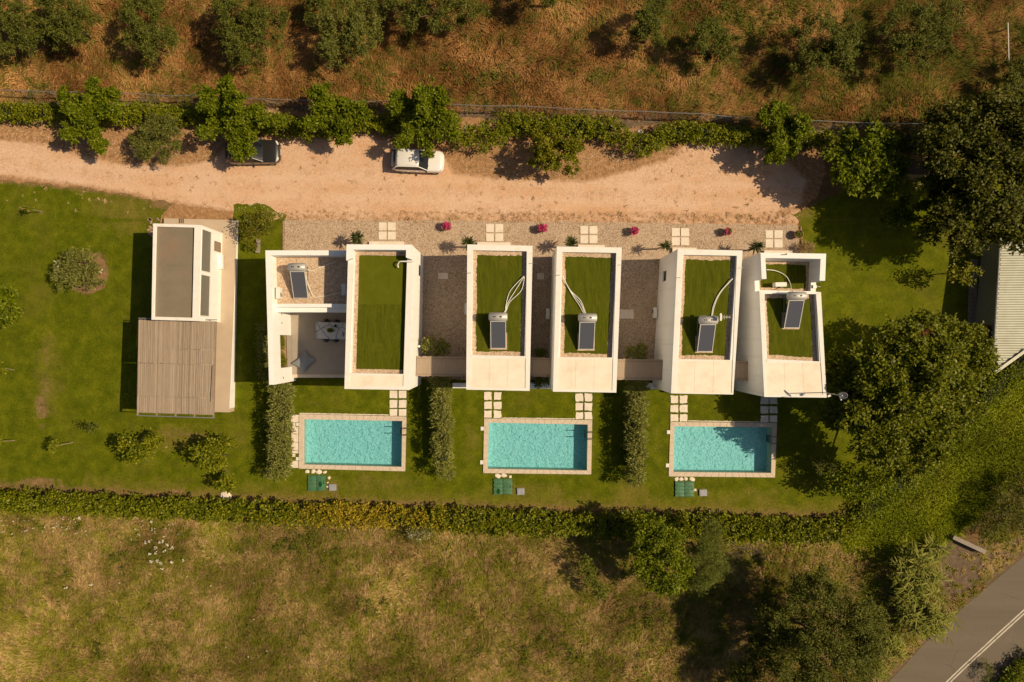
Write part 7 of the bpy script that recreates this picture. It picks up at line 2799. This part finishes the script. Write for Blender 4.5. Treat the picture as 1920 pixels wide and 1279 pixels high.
def keep_l(x, y, g):
    P2 = lawn_px
    k = inside(P2, x, y) & (g.random(len(x)) < .6)
    for P3 in POOLS: k &= ~inside([(a - 2 if a < 1000 else a + 0, b_) for a, b_ in P3['o']], x, y)
    k &= ~((x > 505) & (x < 1550) & (y > 470) & (y < 742)) & ~((x > 255) & (x < 447) & (y > 405) & (y < 776))
    k &= ~((x > 545) & (x < 562) & (y > 776) & (y < 879))
    return k


RF = [tuft_mesh('tuft', 30, .18, .2, .5, .03, .4, M['grass_s'], s) for s in (21, 22)]


def keep_r(x, y, g):
    dl = ((x - 1806) * 237 + (y - 1139) * 254) / 347.4
    near = (dl < -4) & (dl > -75) & (x > 1640)
    pt = blob(x, y, 1800, 1062, 45, 55) > .35
    k = near & (g.random(len(x)) < np.where(pt, .10, np.where(dl > -14, .8, .38)))
    far = (dl > 158) & (g.random(len(x)) < .6)
    br = (x > 1840) & (y > 890) & (dl < -40) & (g.random(len(x)) < .5)
    return k | far | br


P_, px, py, g2 = fill((1620, 880, 1990, 1340), 9000, keep_r, 8)
scatter('roadside_grass', P_, g2.uniform(0, 6.28, len(P_)), g2.uniform(.5, 1.1, len(P_)), RF, 'sparse dry grass on the road verges')

# pebbles lying proud of the gravel
def pebble_mesh(seed):
    bm_ = bmesh.new()
    bmesh.ops.create_icosphere(bm_, subdivisions=1, radius=1)
    s = random.Random(seed)
    for v in bm_.verts: v.co = Vector((v.co.x * s.uniform(.8, 1.3), v.co.y * s.uniform(.6, 1.0), v.co.z * s.uniform(.4, .7)))
    me_ = bpy.data.meshes.new('pebble')
    bm_.to_mesh(me_); bm_.free()
    me_.materials.append(M['pebble'])
    return me_


PB = [pebble_mesh(s) for s in range(5)]


def keep_g(x, y, g):
    k = inside(gravel_px, x, y)
    for k_, v in VILLAS.items():
        pass
    return k & ((y < 482) | ((x > 785) & (x < 892)) | ((x > 985) & (x < 1040)) | ((x > 1140) & (x < 1245)))


P_, px, py, g2 = fill((530, 410, 1505, 712), 60000, keep_g, 5)
P_[:, 2] += .025
scatter('pebbles', P_, g2.uniform(0, 6.28, len(P_)), g2.uniform(.018, .05, len(P_)), PB, 'loose pebbles of the gravel bed')
P_, px, py, g2 = fill((-60, 240, 1500, 412), 9000, lambda x, y, g: (y > np.interp(x, [0, 400, 900, 1300], [250, 265, 300, 270])) & (y < np.interp(x, [0, 130, 330, 500], [335, 348, 382, 410])), 6)
P_[:, 2] += .01
scatter('drive_stones', P_, g2.uniform(0, 6.28, len(P_)), g2.uniform(.012, .05, len(P_)) ** 1.0, PB, 'stones scattered on the dirt drive')
# wild flowers in the southern field
P1 = [(278, 1014), (285, 1012), (304, 1013), (311, 1012), (297, 1024), (298, 1033), (286, 1036), (313, 1030), (328, 1024), (287, 1049), (292, 1050), (301, 1049), (307, 1053), (327, 1051), (349, 1047), (309, 1064), (290, 975), (146, 970), (153, 969), (130, 1099), (178, 1092), (318, 1018)]
g2 = np.random.default_rng(9)
P1 += [(g2.uniform(10, 170), g2.uniform(968, 1000)) for _ in range(45)] + [(g2.uniform(240, 340), g2.uniform(965, 1010)) for _ in range(25)] + [(g2.uniform(100, 1000), g2.uniform(1000, 1240)) for _ in range(14)]
VV, FF = [], []
for i, (x, y) in enumerate(P1):
    c_ = W(x, y) + Vector((0, 0, .45))
    V, F = leaves([(c_.x, c_.y, c_.z, .07 if i < 22 else .03, .07 if i < 22 else .03, .03)], 5 if i < 22 else 2, 4, .09 if i < 22 else .05, .08 if i < 22 else .05, .02, seed=i)
    FF.append(F + sum(len(v) for v in VV)); VV.append(V)
o = link('wild_flowers', np_mesh('wild_flowers', np.concatenate(VV), np.concatenate(FF)), M['whiteflower'])
o['kind'] = 'stuff'
o['label'] = 'white wild flower heads scattered in the southern field'
# leafy weeds in the fields
lob, lob2 = [], []
for (cx, cy, rx, ry, n) in ((60, 30, 120, 70, 40), (900, 140, 160, 25, 26), (1120, 135, 60, 20, 10), (560, 1020, 80, 20, 22), (690, 1130, 30, 30, 12), (200, 1030, 160, 60, 14), (1240, 1150, 90, 60, 30), (700, 160, 40, 30, 8), (1345, 40, 90, 40, 30), (1450, 50, 60, 30, 18),
                              (100, 160, 60, 12, 6), (270, 120, 30, 14, 4), (1000, 1230, 400, 60, 20), (450, 1200, 350, 60, 20), (1370, 1200, 60, 90, 14), (1640, 1120, 60, 40, 10), (620, 30, 60, 30, 20)):
    for _ in range(n):
        c_ = W(random.gauss(cx, rx * .6), random.gauss(cy, ry * .6))
        r_ = random.uniform(.15, .45)
        lob.append((c_.x, c_.y, c_.z + .22, r_, r_, .22))
V, F = leaves(lob, len(lob) * 7, 9, .15, .07, .10, seed=99)
o = link('weeds', np_mesh('weeds', V, F), M['weedleaf'])
o['kind'] = 'stuff'
o['label'] = 'green leafy weeds dotted through the dry fields'
